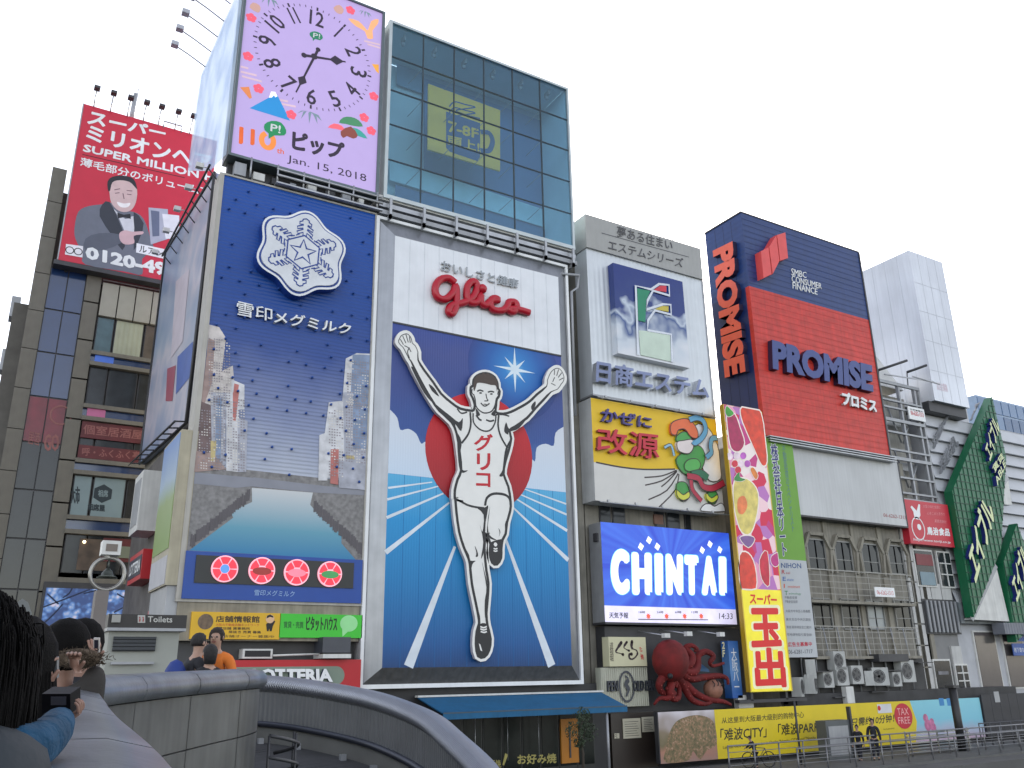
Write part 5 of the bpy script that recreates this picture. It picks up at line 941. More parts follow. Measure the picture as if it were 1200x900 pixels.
for k, (z, s_) in enumerate(((1.55, '賃貸マンション'), (.65, '地下鉄なんば'))): b_ = MB().box(58.4, 60.4, 33.85, 33.9, z, z+.75).make('blue_sign', mat('agency_blue', rgb(50, 86, 160), .5), ab); text(ab, 'lettering', s_, (58.5, 60.3, z+.2, z+.5), WHITE, 33.844)
zA, zA2 = view(1080, 430, 5.294, S0-.1), view(1040, 540, 4.094, S0-.1)
def green(label, pts, holes, txt):
    c = pts[0]; g = thing('green_panel', label, 'sign', (c[0], S0, pts[3][1])); GG = mat('agency_green', rgb(14, 96, 62), .4, var=.08)
    MB().prism(pts, S0-.1, S0+.5).make('panel', GG, g)
    xs = [p[0] for p in pts]; zs = [p[1] for p in pts]; mb = MB(); n = len(pts)   # raised grid lines clipped to the panel outline
    def span(v, ax):
        r = []
        for i in range(n):
            a, b_ = pts[i], pts[(i+1) % n]
            if (a[ax]-v)*(b_[ax]-v) < 0: t_ = (v-a[ax])/(b_[ax]-a[ax]); r.append(a[1-ax]+(b_[1-ax]-a[1-ax])*t_)
        return sorted(r)
    v = min(xs)+.25
    while v < max(xs):
        r = span(v, 0)
        if len(r) > 1: mb.box(v-.025, v+.025, S0-.14, S0-.1, r[0], r[-1])
        v += .5
    v = min(zs)+.25
    while v < max(zs):
        r = span(v, 1)
        if len(r) > 1: mb.box(r[0], r[-1], S0-.137, S0-.1, v-.025, v+.025)
        v += .5
    mb.make('grid_ribs', mat('agency_green_rib', rgb(10, 66, 46), .5), g, kind='stuff')
    for s_, q, m_, b_ in txt: text(g, 'lettering', s_, q, m_, S0-.1, .3, b_, NV)
    return g
YW = mat('letter_cream', rgb(214, 222, 170), .45)
green('large slanted green panel with cream characters, in front of the white louvred wall', [zA(437, 185), zA(525, 560), zA2(545, 420), zA2(415, 750), zA(190, 770)], 0,
      [('エイブル', [zA2(428, 605), zA2(520, 260), zA2(455, 150), zA2(380, 420)], YW, .02), ('エイブル', [zA(430, 595), zA(490, 385), zA(440, 285), zA(385, 490)], YW, .02), ('賃貸', [zA(455, 660), zA(515, 560), zA(495, 530), zA(435, 620)], YW, .02), ('ABLE', [zA2(528, 120), zA2(570, 20), zA2(560, -10), zA2(515, 90)], YW, .02)])
green('second slanted green panel with cream characters, cut by the right edge of view', [zA2(622, 300), zA2(700, 520), zA2(680, 800), zA2(620, 870), zA2(555, 490)], 0,
      [('エイブル', [zA2(625, 690), zA2(690, 500), zA2(640, 380), zA2(590, 560)], YW, .02)])
for k, q in enumerate(([(160, 530), (200, 660), (305, 470), (265, 350)], [(150, 500), (190, 540), (280, 350), (235, 320)], [(345, 290), (375, 310), (430, 200), (400, 170)])):
    text(ab, 'grey_lettering', ['お部屋さがし', 'お部屋探しは', 'ABLE'][k], [zA(q[0][0], q[0][1]), zA(q[3][0], q[3][1]-30), zA(q[2][0]-40, q[2][1]-90), zA(q[0][0]-10, q[0][1]-70)] if k == 1 else [zA(q[0][0]+30, q[1][1]), zA(q[2][0], q[2][1]), zA(q[3][0]+10, q[3][1]+40), zA(q[0][0]+30, q[0][1]+40)], mat('grey_letter3d', rgb(120, 122, 130), .4, .3), 34.0, .15, .0, GREY)
# shed roofs under the panels
for k, pts in enumerate(([zA2(418, 760), zA2(535, 500), zA2(600, 770)], [zA2(500, 200), zA2(590, 75), zA2(612, 210)])):
    MB().prism(pts, S0+.1, S0+.6).make('gable_board', OFFW, ab); mb = MB(); ribbon(mb, [pts[0], pts[1]], .35, S0+.08); mb.make('gable_edge', GREY, ab)
MB().box(56.6, 62.5, S0-.2, S0+.6, zA2(500, 830)[1], zA2(500, 775)[1]).make('tiled_canopy', mat('canopy_grey', (.16, .17, .2), .6, wave=('X', .3, 1)), ab)
# distant glass tower
fgb = thing('glass_tower', 'distant blue glass office tower rising behind the green panels', 'building', (150, 90, GZ)); a, b_ = atY(1163, 459, 90), atY(1200, 463, 90)
GT = mat('far_glass', rgb(96, 122, 156), .25, .0, var=.12, scale=.1); tx = a[0]-6
MB().box(tx, tx+45, 90, 120, GZ, a[1]-1.5).make('wall', mat('far_mullion', rgb(140, 160, 186), .4), fgb)
pn = MB().box(.12, 2.4, 89.85, 90, .2, 2.9).mesh('pane', GT); pn2 = MB().box(.12, 2.4, 89.85, 90, .2, 2.9).mesh('pane', mat('far_glass_dark', rgb(70, 94, 128), .2, var=.1))
for i in range(10):
    for j in range(13): link('pane', pn2 if random.random() < .3 else pn, fgb, loc=(tx+i*2.6, 0, a[1]-1.7-(j+1)*3.1))
MB().box(70, 120, 62, 80, GZ, atY(1190, 545, 62)[1]).make('distant_roof_building', mat('far_beige', (.45, .40, .34), .7, var=.2), None, label='distant low beige building behind the second green panel', cat='building')
# ------------------------------------------------------------------ ground, street, promenade, water
ASP = mat('asphalt', (.055, .055, .058), .9, var=.25, scale=1.2, bump=.3, bscale=40); PAV = mat('paving', (.10, .098, .095), .85, var=.2, scale=.6, bump=.3, bscale=12)
struct(MB().add([(-2500, -2500, -6.6), (2500, -2500, -6.6), (2500, 2500, -6.6), (-2500, 2500, -6.6)], [(0, 1, 2, 3)]).make('ground', PAV))
struct(MB().add([(-60, -30, -6.2), (400, -30, -6.2), (400, 25.3, -6.2), (-60, 25.3, -6.2)], [(0, 1, 2, 3)]).make('water', mat('canal_water', (.02, .05, .045), .08, var=.2, bump=.4, bscale=3)))
struct(MB().box(6.42, 400, 25.4, 400, -6.5, GZ).make('promenade', PAV))
struct(MB().box(-200, 6.4, 22, 400, -6.5, DZ).make('street', ASP))
# ------------------------------------------------------------------ under the milk billboard
lb = thing('fast_food_frontage', 'beige street corner frontage under the milk billboard with dark recess and ducts', 'shop', (9, S0, GZ)); zL = view(180, 690, 4.2857)
MB().box(6.2, 13.05, S0, 34.2, 1.3, 2.62).make('upper_wall', mat('stained_beige', (.30, .27, .21), .8, var=.25, bump=.2, streak=.3), lb); MB().box(6.2, 13.05, 33.7, 34.2, GZ, 1.3).make('dark_recess', mat('recess', (.05, .05, .052), .6, var=.2), lb)
p, q = zL(445, 302), zL(592, 350); f = MB().box(p[0], q[0], 33.2, 33.7, q[1], p[1]).make('duct_opening', OFFW, lb); MB().box(p[0]+.08, q[0]-.08, 33.19, 33.2, q[1]+.06, p[1]-.06).make('grille', BLACK, f); MB().tube([(q[0], 33.1, q[1]+.1), (zL(825, 335)[0], 33.1, q[1]+.15)], .04).make('pipe', OFFW, lb)
p, q = zL(825, 245), zL(958, 350); MB().box(p[0], q[0], 32.7, 33.7, q[1]+.2, p[1]).make('projector_box', mat('dark_box', (.05, .055, .07), .4), lb); box('box_tray', (p[0], q[0], 32.6, 33.7, q[1], q[1]+.15), OFFW, lb)
def flat(nm, label, V, a, b_, y0, d, m, cat='sign'): return signbox(nm, label, V, a, b_, y0, d, m, cat)
t, ax0, ax1, az0, az1 = flat('banner_sign', 'yellow sign board with black characters and a small cartoon figure, left of the green one', zL, (190, 115), (626, 255), S0-.12, .12, mat('info_yellow', rgb(214, 168, 30), .5, var=.06))
IK = mat('info_ink', rgb(60, 44, 20), .5); y = S0-.126
text(t, 'lettering', '店舗情報館', [zL(308, 168), zL(528, 172), zL(528, 138), zL(308, 136)], IK, y, 0, .03); text(t, 'lettering', '大阪の不動産店舗ネットワーク', [zL(308, 188), zL(525, 190), zL(525, 176), zL(308, 174)], mat('info_red', rgb(180, 60, 30), .5), y)
text(t, 'lettering', '貸店舗 貸事務所', [zL(320, 206), zL(480, 208), zL(480, 194), zL(320, 192)], IK, y, 0, .02); text(t, 'lettering', '居抜き 売買 募集', [zL(372, 224), zL(535, 226), zL(535, 212), zL(372, 210)], IK, y, 0, .02); text(t, 'lettering', '店舗オーナー募集中', [zL(345, 245), zL(600, 248), zL(600, 234), zL(345, 231)], IK, y)
MB().sheet(circ(*zL(257, 166), .27, 20), y).make('globe_print', mat('globe_brown', rgb(110, 90, 70), .5, var=.5, scale=5), t)
mb = MB(); mb.sheet(circ(*zL(580, 152), .16, 14), y-.003); mb.mi = 1; mb.sheet([zL(*a) for a in [(560, 178), (572, 170), (590, 170), (600, 160), (606, 165), (594, 188), (588, 214), (578, 214), (576, 200), (572, 214), (564, 214)]], y-.002); mb.sheet([zL(*a) for a in [(562, 150), (565, 136), (580, 130), (596, 138), (596, 146), (580, 142)]], y-.004)
mb.make('figure_print', [mat('skin_print', rgb(220, 180, 140), .5), BLACK], t)
t, *_ = flat('banner_sign', 'bright green sign board with black characters and a pale speech bubble', zL, (632, 125), (1040, 248), S0-.12, .12, mat('house_green', rgb(60, 190, 50), .5, var=.05))
text(t, 'lettering', '賃貸・売買', [zL(648, 198), zL(748, 200), zL(748, 165), zL(648, 164)], mat('green_dim', rgb(30, 110, 40), .5), y, 0, .02); text(t, 'lettering', 'ピタットハウス', [zL(760, 212), zL(916, 214), zL(918, 142), zL(762, 140)], mat('house_ink', rgb(20, 40, 24), .5), y, 0, .02)
c = zL(975, 175); mb = MB(); mb.sheet(circ(c[0], c[1], .36, 22, .31), y); mb.sheet([(c[0]-.28, c[1]-.1), (c[0]-.24, c[1]-.5), (c[0]+.02, c[1]-.26)], y-.003); mb.make('bubble_print', mat('bubble_pale', rgb(150, 220, 150), .5), t)
a, b_ = zL(300, 360), zL(1020, 505); t = thing('burger_sign', 'red burger shop sign with white LOTTERIA letters, partly behind the parapet', 'sign', ((a[0]+b_[0])/2, S0-.3, b_[1])); MB().box(a[0], b_[0], S0-.35, S0-.05, b_[1], a[1]).make('board', mat('burger_red', rgb(176, 22, 34), .45, var=.05), t)
c0, c1 = zL(330, 395), zL(940, 482); rd = (c0[1]-c1[1])/2; pts = [(c1[0]-rd+rd*math.cos(k*math.pi/10-math.pi/2), (c0[1]+c1[1])/2+rd*math.sin(k*math.pi/10-math.pi/2)) for k in range(11)]; pts += [(c0[0], c0[1]), (c0[0], c1[1])]
MB().sheet(pts, S0-.356).make('pale_panel', mat('burger_grey', rgb(120, 134, 120), .5, var=.1), t)
text(t, 'lettering', 'LOTTERIA', [zL(478, 466), zL(884, 468), zL(880, 402), zL(482, 402)], WHITE, S0-.36, .14, .05, mat('navy_side', rgb(24, 30, 80), .5))
# signs on the side wall of the milk block (facing -X)
def sideY(*pts): return [atX(a, b, 6.3) for a, b in pts]
MB2 = MB()
q = sideY((255, 203), (196.7, 296.7), (166.7, 544.4), (222, 495.8)); Y0, Y1, Z0, Z1 = 34.6, 46.9, 10.0, 21.3
ss = thing('side_billboard', 'long faded pale advert billboard on the side wall of the milk block', 'billboard', (6.2, Y0, Z0))
ad = bpy.data.materials.new('faded_advert'); ad.use_nodes = True; nn = ad.node_tree.nodes; ll = ad.node_tree.links; bs = nn['Principled BSDF']; tc = nn.new('ShaderNodeTexCoord'); no = nn.new('ShaderNodeTexNoise'); no.inputs['Scale'].default_value = .22; no.inputs['Detail'].default_value = 3; ll.new(tc.outputs['Object'], no.inputs[0])
rp = nn.new('ShaderNodeValToRGB'); 
while len(rp.color_ramp.elements) < 4: rp.color_ramp.elements.new(.5)
for i, (p_, c) in enumerate([(.3, (120, 140, 170)), (.45, (150, 160, 180)), (.55, (185, 180, 190)), (.7, (110, 134, 166))]): rp.color_ramp.elements[i].position = p_; rp.color_ramp.elements[i].color = (*rgb(*c), 1)
ll.new(no.outputs[0], rp.inputs[0]); ll.new(rp.outputs[0], bs.inputs['Base Color']); bs.inputs['Roughness'].default_value = .35
qz = [(y_, z_) for y_, z_ in q]
MB().add([(6.2, y_, z_) for y_, z_ in qz]+[(6.42, y_, z_) for y_, z_ in qz], [(0, 1, 2, 3), (7, 6, 5, 4), (0, 4, 5, 1), (1, 5, 6, 2), (2, 6, 7, 3), (3, 7, 4, 0)]).make('advert_board', ad, ss)
MB().tube([(6.18, *qz[0]), (6.18, *qz[1]), (6.18, *qz[2]), (6.18, *qz[3]), (6.18, *qz[0])], .08, 4).make('frame', DARK, ss)
def onside(nm, pts, m, x=6.185): 
    v = [atX(a, b, x) for a, b in pts]; MB().add([(x, y_, z_) for y_, z_ in v], [list(range(len(v)))]).make(nm, m, ss)
onside('blue_print', [(208, 418), (226, 400), (224, 440), (206, 462)], mat('side_blue', rgb(50, 84, 160), .4)); onside('red_print', [(196, 432), (206, 428), (202, 470), (194, 470)], mat('side_red', rgb(150, 60, 80), .4)); onside('pale_print', [(206, 330), (222, 315), (214, 400), (200, 420)], mat('side_pale', rgb(190, 180, 190), .4))
for v_ in range(9):
    t_ = v_/8.; y_ = qz[3][0]+(qz[2][0]-qz[3][0])*t_; z_ = qz[3][1]+(qz[2][1]-qz[3][1])*t_
    MB().tube([(6.2, y_, z_+.05), (5.75, y_, z_+.0), (5.75, y_+.6, z_+.02)], .035, 4).make('walkway_bracket', DARK, ss)
MB().tube([(5.75, qz[3][0], qz[3][1]), (5.75, qz[2][0], qz[2][1])], .05, 5).make('walkway_rail', DARK, ss)
tp = thing('ladder_frame', 'dark ladder like lamp frame along the top edge of the side billboard', 'frame', (5.8, 35, 21))
MB().tube([(5.7, *(atX(246, 193, 5.7))), (5.7, *(atX(190, 300, 5.7)))], .05, 5).make('rail', DARK, tp)
for v_ in range(9):
    a, b_ = atX(244-54*v_/8, 197+100*v_/8, 5.7); MB().tube([(5.7, a, b_), (6.3, a+.2, b_-.5)], .035, 4).make('rung', DARK, tp)
    if v_ % 2 == 0: MB().box(5.2, 5.5, a-.12, a+.12, b_-.1, b_+.1).tube([(5.35, a, b_), (5.7, a, b_)], .025, 4).make('lamp_head', OFFW, tp)
bx = thing('side_box_sign', 'tall cream edged box sign with green landscape print at the corner below the side billboard', 'sign', (5.95, S0, 2.9)); bfx0, bfx1 = atY(213, 504)[0], 6.32; bz0, bz1 = atY(212, 686)[1], atY(214, 503)[1]
MB().box(bfx0, bfx1, S0-.02, S0+3.4, bz0, bz1).make('box', mat('cream_edge', (.42, .38, .28), .6, var=.15, streak=.2), bx)
for nm, a_, b2, m_ in (('landscape_print', .22, 1, gradmat('landscape', [(0, rgb(110, 140, 60)), (.4, rgb(130, 150, 90)), (.6, rgb(150, 170, 190)), (1, rgb(90, 130, 190))], bz0+1.5, bz1, .4, noise=.2)), ('white_print', 0, .2, mat('caption_white', rgb(170, 170, 176), .5))):
    z_a, z_b = bz0+(bz1-bz0)*a_+.05, bz0+(bz1-bz0)*b2-.08; MB().box(bfx0-.02, bfx0, S0+.1, S0+3.3, z_a, z_b).make(nm, m_, bx)
MB().box(bfx0+.1, bfx1, S0+.1, S0+3.4, bz0-1.4, bz0).make('lower_box', GREY, bx)
for (nm, lab, x_, y_, z_a, z_b, m_, L) in (('side_sign', 'plain grey box sign hanging on the side street wall', 5.4, 39.5, 6.0, 8.6, OFFW, 2.2), ('side_sign', 'small red framed burger sign on the side street wall reading LOTTERIA', 5.6, 38.4, 3.9, 5.1, MATS['burger_red'], 3.4)):
    t = thing(nm, lab, 'sign', (x_, y_, z_a)); MB().box(x_, 6.4, y_, y_+L, z_a, z_b).make('box', m_, t)
    if L > 3:
        MB().box(x_-.02, x_, y_+.15, y_+L-.15, z_a+.2, z_b-.2).make('panel', mat('navy_panel', rgb(30, 34, 60), .4), t); textX(t, 'lettering', 'LOTTERIA', [(y_+L-.3, z_a+.35), (y_+.3, z_a+.35), (y_+.3, z_b-.35), (y_+L-.3, z_b-.35)], WHITE, x_-.02, .02, .04, None)
    else: MB().box(x_-.02, x_, y_+.3, y_+L-.3, z_a+.3, z_b-.3).make('panel', GREY, t)
MB().box(6.2, 6.44, 36.8, 46.8, DZ, 9.6).make('side_wall', mat('side_wall_dark', (.12, .11, .105), .7, var=.3, streak=.3), lb)
for k in range(4): MB().box(6.12, 6.2, 38+k*2.2, 39.4+k*2.2, -.2, 2.2).make('side_window', GLASSD, lb)
box('red_post', (6.0, 6.15, 37.6, 38.1, DZ, 2.6), RED, lb)
# ------------------------------------------------------------------ left corner building at 50 m
YM = 50.0; q1, q2, q3 = view(0, 80, 3, YM), view(0, 300, 3.6, YM), view(0, 540, 4.0909, YM)
mg = thing('corner_building', 'tall stone and glass corner building under the red hair advert', 'building', (3.5, YM, DZ))
PC_ = mat('stone_cladding', (.165, .152, .125), .7, var=.12, bump=.15, streak=.12); CUR = mat('curtain_wall_blue', rgb(34, 56, 96), .12, var=.2, scale=.4, spec=.8)
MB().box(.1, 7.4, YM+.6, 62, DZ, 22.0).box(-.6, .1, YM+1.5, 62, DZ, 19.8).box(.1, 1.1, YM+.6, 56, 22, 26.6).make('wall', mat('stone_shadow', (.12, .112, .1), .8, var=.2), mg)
slab = MB().box(0, .74, YM, YM+.6, .02, 2.18).mesh('cladding_panel', PC_)
for j in range(12): link('cladding_panel', slab, mg, loc=(.1, 0, DZ+.3+j*2.2)) if j < 12 else None
link('cladding_panel', slab, mg, loc=(.1, 0, DZ+.3+12*2.2-2.2*0)) 
for j in range(10): link('cladding_panel', slab, mg, loc=(2.68, 0, DZ+.9+j*2.25))
gp = MB().box(.02, .86, YM+.12, YM+.2, .03, 2.42).mesh('glass_pane', CUR); gpr = MB().box(.02, .86, YM+.12, YM+.2, .03, 2.42).mesh('glass_pane', mat('red_film', rgb(112, 22, 40), .25, var=.3)); gpd = MB().box(.02, .86, YM+.12, YM+.2, .03, 2.42).mesh('glass_pane', mat('black_glass', (.015, .018, .02), .1, var=.3))
for i in range(2):
    for j in range(9):
        z_ = -.6+j*2.48
        link('glass_pane', gp if z_ > 13.5 else gpr if z_ > 10.8 else gpd, mg, loc=(.86+i*.9, 0, z_))
MB().box(.84, 2.68, YM+.2, YM+.6, DZ, 21.8).make('mullion_frame', DARK, mg)
cc = q2(262, 670); mb = MB(); ribbon(mb, circ(cc[0]-.05, cc[1], .5, 20), .08, YM+.10, True); mb.make('ring_mark', mat('mark_pink', rgb(140, 84, 80), .5), mg)
text(mg, 'lettering', 'GO', [q2(185, 820), q2(250, 820), q2(252, 750), q2(188, 750)], MATS['mark_pink'], YM+.1, 0, .03); text(mg, 'lettering', '居酒', [q2(118, 790), q2(165, 800), q2(170, 745), q2(122, 735)], MATS['mark_pink'], YM+.1)
# right bay: storeys
def bay(z_a, z_b, nm, m_, d=.25, x0_=3.42, x1_=7.4): return MB().box(x0_, x1_, YM+d, YM+.6, z_a, z_b).make(nm, m_, mg)
for z_a, z_b in ((16.35, 17.2), (13.25, 14.15), (10.3, 11.15), (7.2, 8.15), (4.65, 5.2)): bay(z_a+(.0), z_a+.22 if z_b-z_a > .6 else z_b, 'stone_ledge', PC_, -.15); bay(z_b-.22, z_b, 'stone_ledge', PC_, -.15); bay(z_a+.22, z_b-.22, 'blue_spandrel', CUR, .1) if z_b-z_a > .6 else None
pnl = MB().box(.02, .86, YM-.05, YM+.6, .02, 2.0).mesh('cladding_panel', mat('parapet_stone', (.34, .32, .27), .7, var=.1))
for i in range(4): link('cladding_panel', pnl, mg, loc=(3.5+i*.9, 0, 19.3))
bay(21.3, 22.0, 'dark_soffit', DARK, .3); box('roof_rail', (3.5, 7.2, YM+.1, YM+.16, 21.5, 21.56), STEEL, mg)
for z_a, z_b, tri in ((17.2, 19.3, (.9, 1.5, 1.2)), (14.15, 16.35, (.9, 1.5, 1.2)), (11.15, 13.25, (.7, 1.9, 1.2)), (8.15, 10.3, (.9, 1.6, 1.1)), (5.2, 7.2, (1.0, 1.7, 1.2))):
    x_ = 3.5
    for k, w_ in enumerate(tri):
        m_ = GLASSD
        if z_a > 17: m_ = [mat('curtain_teal', rgb(70, 96, 104), .3, var=.2, scale=3), mat('curtain_cream', rgb(160, 162, 140), .6, wave=('X', .25, .6)), mat('room_brown', rgb(90, 80, 70), .3, var=.4)][k]
        elif z_a > 8 and z_a < 9 and k < 2: m_ = mat('pale_sign', rgb(120, 138, 142), .4, var=.06)
        w0_ = MB().box(x_, x_+w_, YM+.2, YM+.3, z_a, z_b).make('window', DARK, mg); MB().box(x_+.05, x_+w_-.05, YM+.15, YM+.2, z_a+.05, z_b-.05).make('pane', m_, w0_); x_ += w_+.06
REDN = mat('shop_red', rgb(92, 26, 32), .5, var=.3)
for z_a, z_b in ((12.3, 13.2), (11.2, 11.9)): MB().box(3.5, 7.3, YM+.02, YM+.1, z_a, z_b).make('red_sign_strip', REDN, mg)
text(mg, 'lettering', '個室居酒屋', [q2(350, 750), q2(600, 775), q2(605, 735), q2(352, 708)], MATS['mark_pink'], YM+.01, 0, .02); text(mg, 'lettering', '呼・ふくふく亭', [q2(345, 842), q2(590, 860), q2(592, 825), q2(347, 806)], MATS['mark_pink'], YM+.01, 0, .02)
box('screen_sign', (3.65, 4.55, YM-.02, YM+.1, 13.4, 13.95), mat('pink_screen', rgb(170, 90, 130), .4, emit=.05), mg); box('screen_sign', (3.65, 4.6, YM-.02, YM+.1, 16.5, 17.0), mat('blue_screen', rgb(60, 100, 190), .4, emit=.08), mg)
hc = q3(495, 155); DT = mat('dark_teal', rgb(24, 40, 48), .5)
mb = MB(); mb.sheet([(hc[0]+.5*math.sin(k*math.pi/3), hc[1]+.5*math.cos(k*math.pi/3)) for k in range(6)], YM+.14); mb.make('hexagon_mark', DT, mg); text(mg, 'lettering', '相席', [q3(472, 170), q3(520, 172), q3(520, 138), q3(472, 136)], MATS['pale_sign'], YM+.13, 0, .02)
text(mg, 'lettering', '相席屋', [q3(422, 235), q3(505, 242), q3(505, 208), q3(422, 202)], DT, YM+.14, 0, .04); text(mg, 'lettering', '大市', [q3(340, 200), q3(385, 205), q3(385, 120), q3(340, 118)], DT, YM+.14, 0, .02)
box('warm_interior', (4.2, 5.6, YM+.12, YM+.16, 5.4, 7.0), mat('warm_room', (.10, .07, .05), .6, var=.5, scale=2), mg); MB().ball((*[q3(405, 388)[0]], YM+.05, q3(405, 388)[1]), .08, 6).make('ceiling_bulb', mat('bulb', (1, .8, .5), .4, emit=2.), mg); box('red_wall_panel', (5.3, 7.3, YM+.1, YM+.15, 5.9, 7.1), REDN, mg); box('white_wall_sign', (5.8, 6.9, YM+.05, YM+.1, 6.1, 6.7), mat('pale_green_sign', rgb(110, 116, 100), .5), mg)
MB().box(3.42, 7.4, YM, YM+.6, DZ, 1.9).make('shop_wall', mat('shop_dark', (.06, .055, .05), .7, var=.3), mg)
for k in range(6): box('side_bracket', (-.75, -.1 if k % 2 else -.3, YM+1.6, YM+2.6, 19-k*3.1, 20.2-k*3.1), GREY, mg)
# blossom screen
bs_ = thing('led_screen', 'large LED screen showing white blossom branches on blue, on the corner building', 'screen', (5, YM-.4, 2)); sx0_, sx1_ = 2.95, 7.15
bm = bpy.data.materials.new('blossom_led'); bm.use_nodes = True; nn = bm.node_tree.nodes; ll = bm.node_tree.links; b1 = nn['Principled BSDF']; tc = nn.new('ShaderNodeTexCoord'); vr = nn.new('ShaderNodeTexVoronoi'); vr.inputs['Scale'].default_value = 4.5; no = nn.new('ShaderNodeTexNoise'); no.inputs['Scale'].default_value = 1.6; no.inputs['Detail'].default_value = 5
ll.new(tc.outputs['Object'], vr.inputs['Vector']); ll.new(tc.outputs['Object'], no.inputs[0]); ad_ = nn.new('ShaderNodeMath'); ad_.operation = 'SUBTRACT'; ll.new(no.outputs[0], ad_.inputs[0]); mu_ = nn.new('ShaderNodeMath'); mu_.operation = 'MULTIPLY'; mu_.inputs[1].default_value = .35; ll.new(vr.outputs['Distance'], mu_.inputs[0]); ll.new(mu_.outputs[0], ad_.inputs[1])
rp = nn.new('ShaderNodeValToRGB')
while len(rp.color_ramp.elements) < 4: rp.color_ramp.elements.new(.5)
for i, (p_, c) in enumerate([(.25, (36, 70, 130)), (.38, (90, 140, 210)), (.47, (150, 180, 226)), (.56, (226, 216, 240))]): rp.color_ramp.elements[i].position = p_; rp.color_ramp.elements[i].color = (*rgb(*c), 1)
ll.new(ad_.outputs[0], rp.inputs[0]); ll.new(rp.outputs[0], b1.inputs['Emission Color']); b1.inputs['Emission Strength'].default_value = .24; b1.inputs['Base Color'].default_value = (.05, .06, .1, 1)
MB().box(sx0_-.12, sx1_+.12, YM-.4, YM, 1.9, 4.72).make('housing', DARK, bs_); MB().box(sx0_, sx1_, YM-.42, YM-.4, 2.05, 4.42).make('screen', bm, bs_)
mb = MB(); TW = mat('twig_dark', rgb(30, 40, 70), .5)
for pts in ([(205, 705), (300, 670), (430, 620)], [(200, 790), (260, 735), (300, 690)], [(300, 660), (330, 640), (345, 615)], [(400, 640), (460, 625)], [(545, 730), (600, 700), (640, 672)], [(560, 640), (600, 660), (640, 650)], [(225, 640), (280, 690)]): ribbon(mb, smooth([(q3(*a)[0]*.992, q3(*a)[1]) for a in pts], 3), .07, YM-.424)
mb.make('branch_picture', TW, bs_)
# red hair advert
YBb = YM-.5; q1 = view(0, 80, 3, YBb); hx0, hz0, hz1 = q1(297, 125)[0]*.5+q1(203, 672)[0]*.5, q1(203, 672)[1], q1(297, 125)[1]; hx1 = hx0+7.6
hb_ = thing('billboard', 'red rooftop hair advert with a man in a dinner jacket and a phone number', 'billboard', (hx0, YBb, hz0))
MB().box(hx0, hx1, YBb, YBb+.5, hz0, hz1).make('board', mat('hair_red', rgb(196, 30, 58), .45, var=.05), hb_); MB().box(hx0-.06, hx0, YBb-.03, YBb+.5, hz0, hz1).make('edge', GREY, hb_); MB().box(hx0-.2, hx1, YBb-.2, YBb+.5, hz0-.35, hz0-.1).box(hx0+.4, hx0+.55, YBb+.5, YBb+2, hz0-.4, hz1-1).make('support', DARK, hb_)
yb = YBb-.006
text(hb_, 'lettering', 'スーパー', [q1(305, 195), q1(580, 245), q1(585, 215), q1(318, 145)], WHITE, yb, 0, .04); text(hb_, 'lettering', 'ミリオンヘア', [q1(300, 250), q1(745, 368), q1(745, 305), q1(310, 198)], WHITE, yb, 0, .04)
text(hb_, 'lettering', 'SUPER MILLION HAIR', [q1(290, 292), q1(840, 420), q1(840, 392), q1(296, 266)], WHITE, yb, 0, .05); text(hb_, 'lettering', '薄毛部分のボリュームアップに', [q1(280, 342), q1(850, 482), q1(850, 448), q1(285, 312)], WHITE, yb, 0, .02)
mb = MB(); ribbon(mb, [q1(290, 303), q1(650, 385)], .05, yb); mb.make('rule_line', mat('rule_dark', rgb(70, 10, 24), .5), hb_)
def hp(nm, pts, c, lf, s_=3): p = [q1(*a) for a in pts]; MB().sheet(smooth(p, s_, True) if s_ else p, yb-lf).make(nm, mat('hp_%d_%d_%d' % c, rgb(*c), .5, var=.08, scale=3), hb_)
hp('jacket_print', [(265, 600), (262, 560), (275, 505), (310, 485), (360, 478), (385, 470), (430, 500), (470, 505), (505, 530), (530, 600), (540, 640), (500, 670), (500, 725), (440, 715), (300, 690), (290, 650)], (104, 108, 122), .002)
hp('shirt_print', [(395, 490), (440, 530), (470, 520), (478, 560), (465, 600), (450, 600), (415, 520)], (206, 206, 214), .004); hp('lapel_print', [(360, 478), (385, 470), (415, 530), (440, 600), (430, 640), (395, 590), (350, 520)], (44, 48, 60), .006, 2); hp('lapel_print', [(470, 505), (505, 545), (490, 600), (470, 640), (472, 560)], (44, 48, 60), .006, 2)
hp('bow_tie_print', [(412, 508), (435, 515), (458, 512), (460, 530), (436, 524), (415, 528)], (24, 24, 34), .008, 0)
hp('face_print', [(385, 440), (383, 410), (400, 388), (440, 384), (472, 400), (482, 430), (478, 470), (462, 498), (435, 506), (408, 495), (390, 470)], (206, 176, 176), .010); hp('hair_print', [(380, 430), (378, 400), (395, 382), (435, 378), (470, 390), (482, 425), (474, 418), (455, 400), (420, 394), (395, 402), (387, 430)], (28, 28, 38), .012)
hp('mouth_print', [(412, 470), (435, 476), (458, 474), (450, 488), (430, 490), (416, 482)], (236, 230, 232), .013); mb = MB()
for a, b_ in (((402, 428), (422, 424)), ((445, 430), (465, 432)), ((404, 440), (420, 438)), ((446, 443), (462, 445)), ((432, 440), (436, 460))): ribbon(mb, [q1(*a), q1(*b_)], .05, yb-.014)
mb.make('face_line_print', mat('face_line', rgb(110, 80, 90), .5), hb_)
hp('hand_print', [(420, 580), (440, 570), (465, 575), (502, 574), (500, 584), (470, 590), (472, 615), (440, 620), (422, 605)], (206, 170, 176), .014); hp('sleeve_print', [(300, 600), (350, 580), (425, 585), (425, 615), (360, 640), (300, 640)], (84, 88, 102), .012, 2)
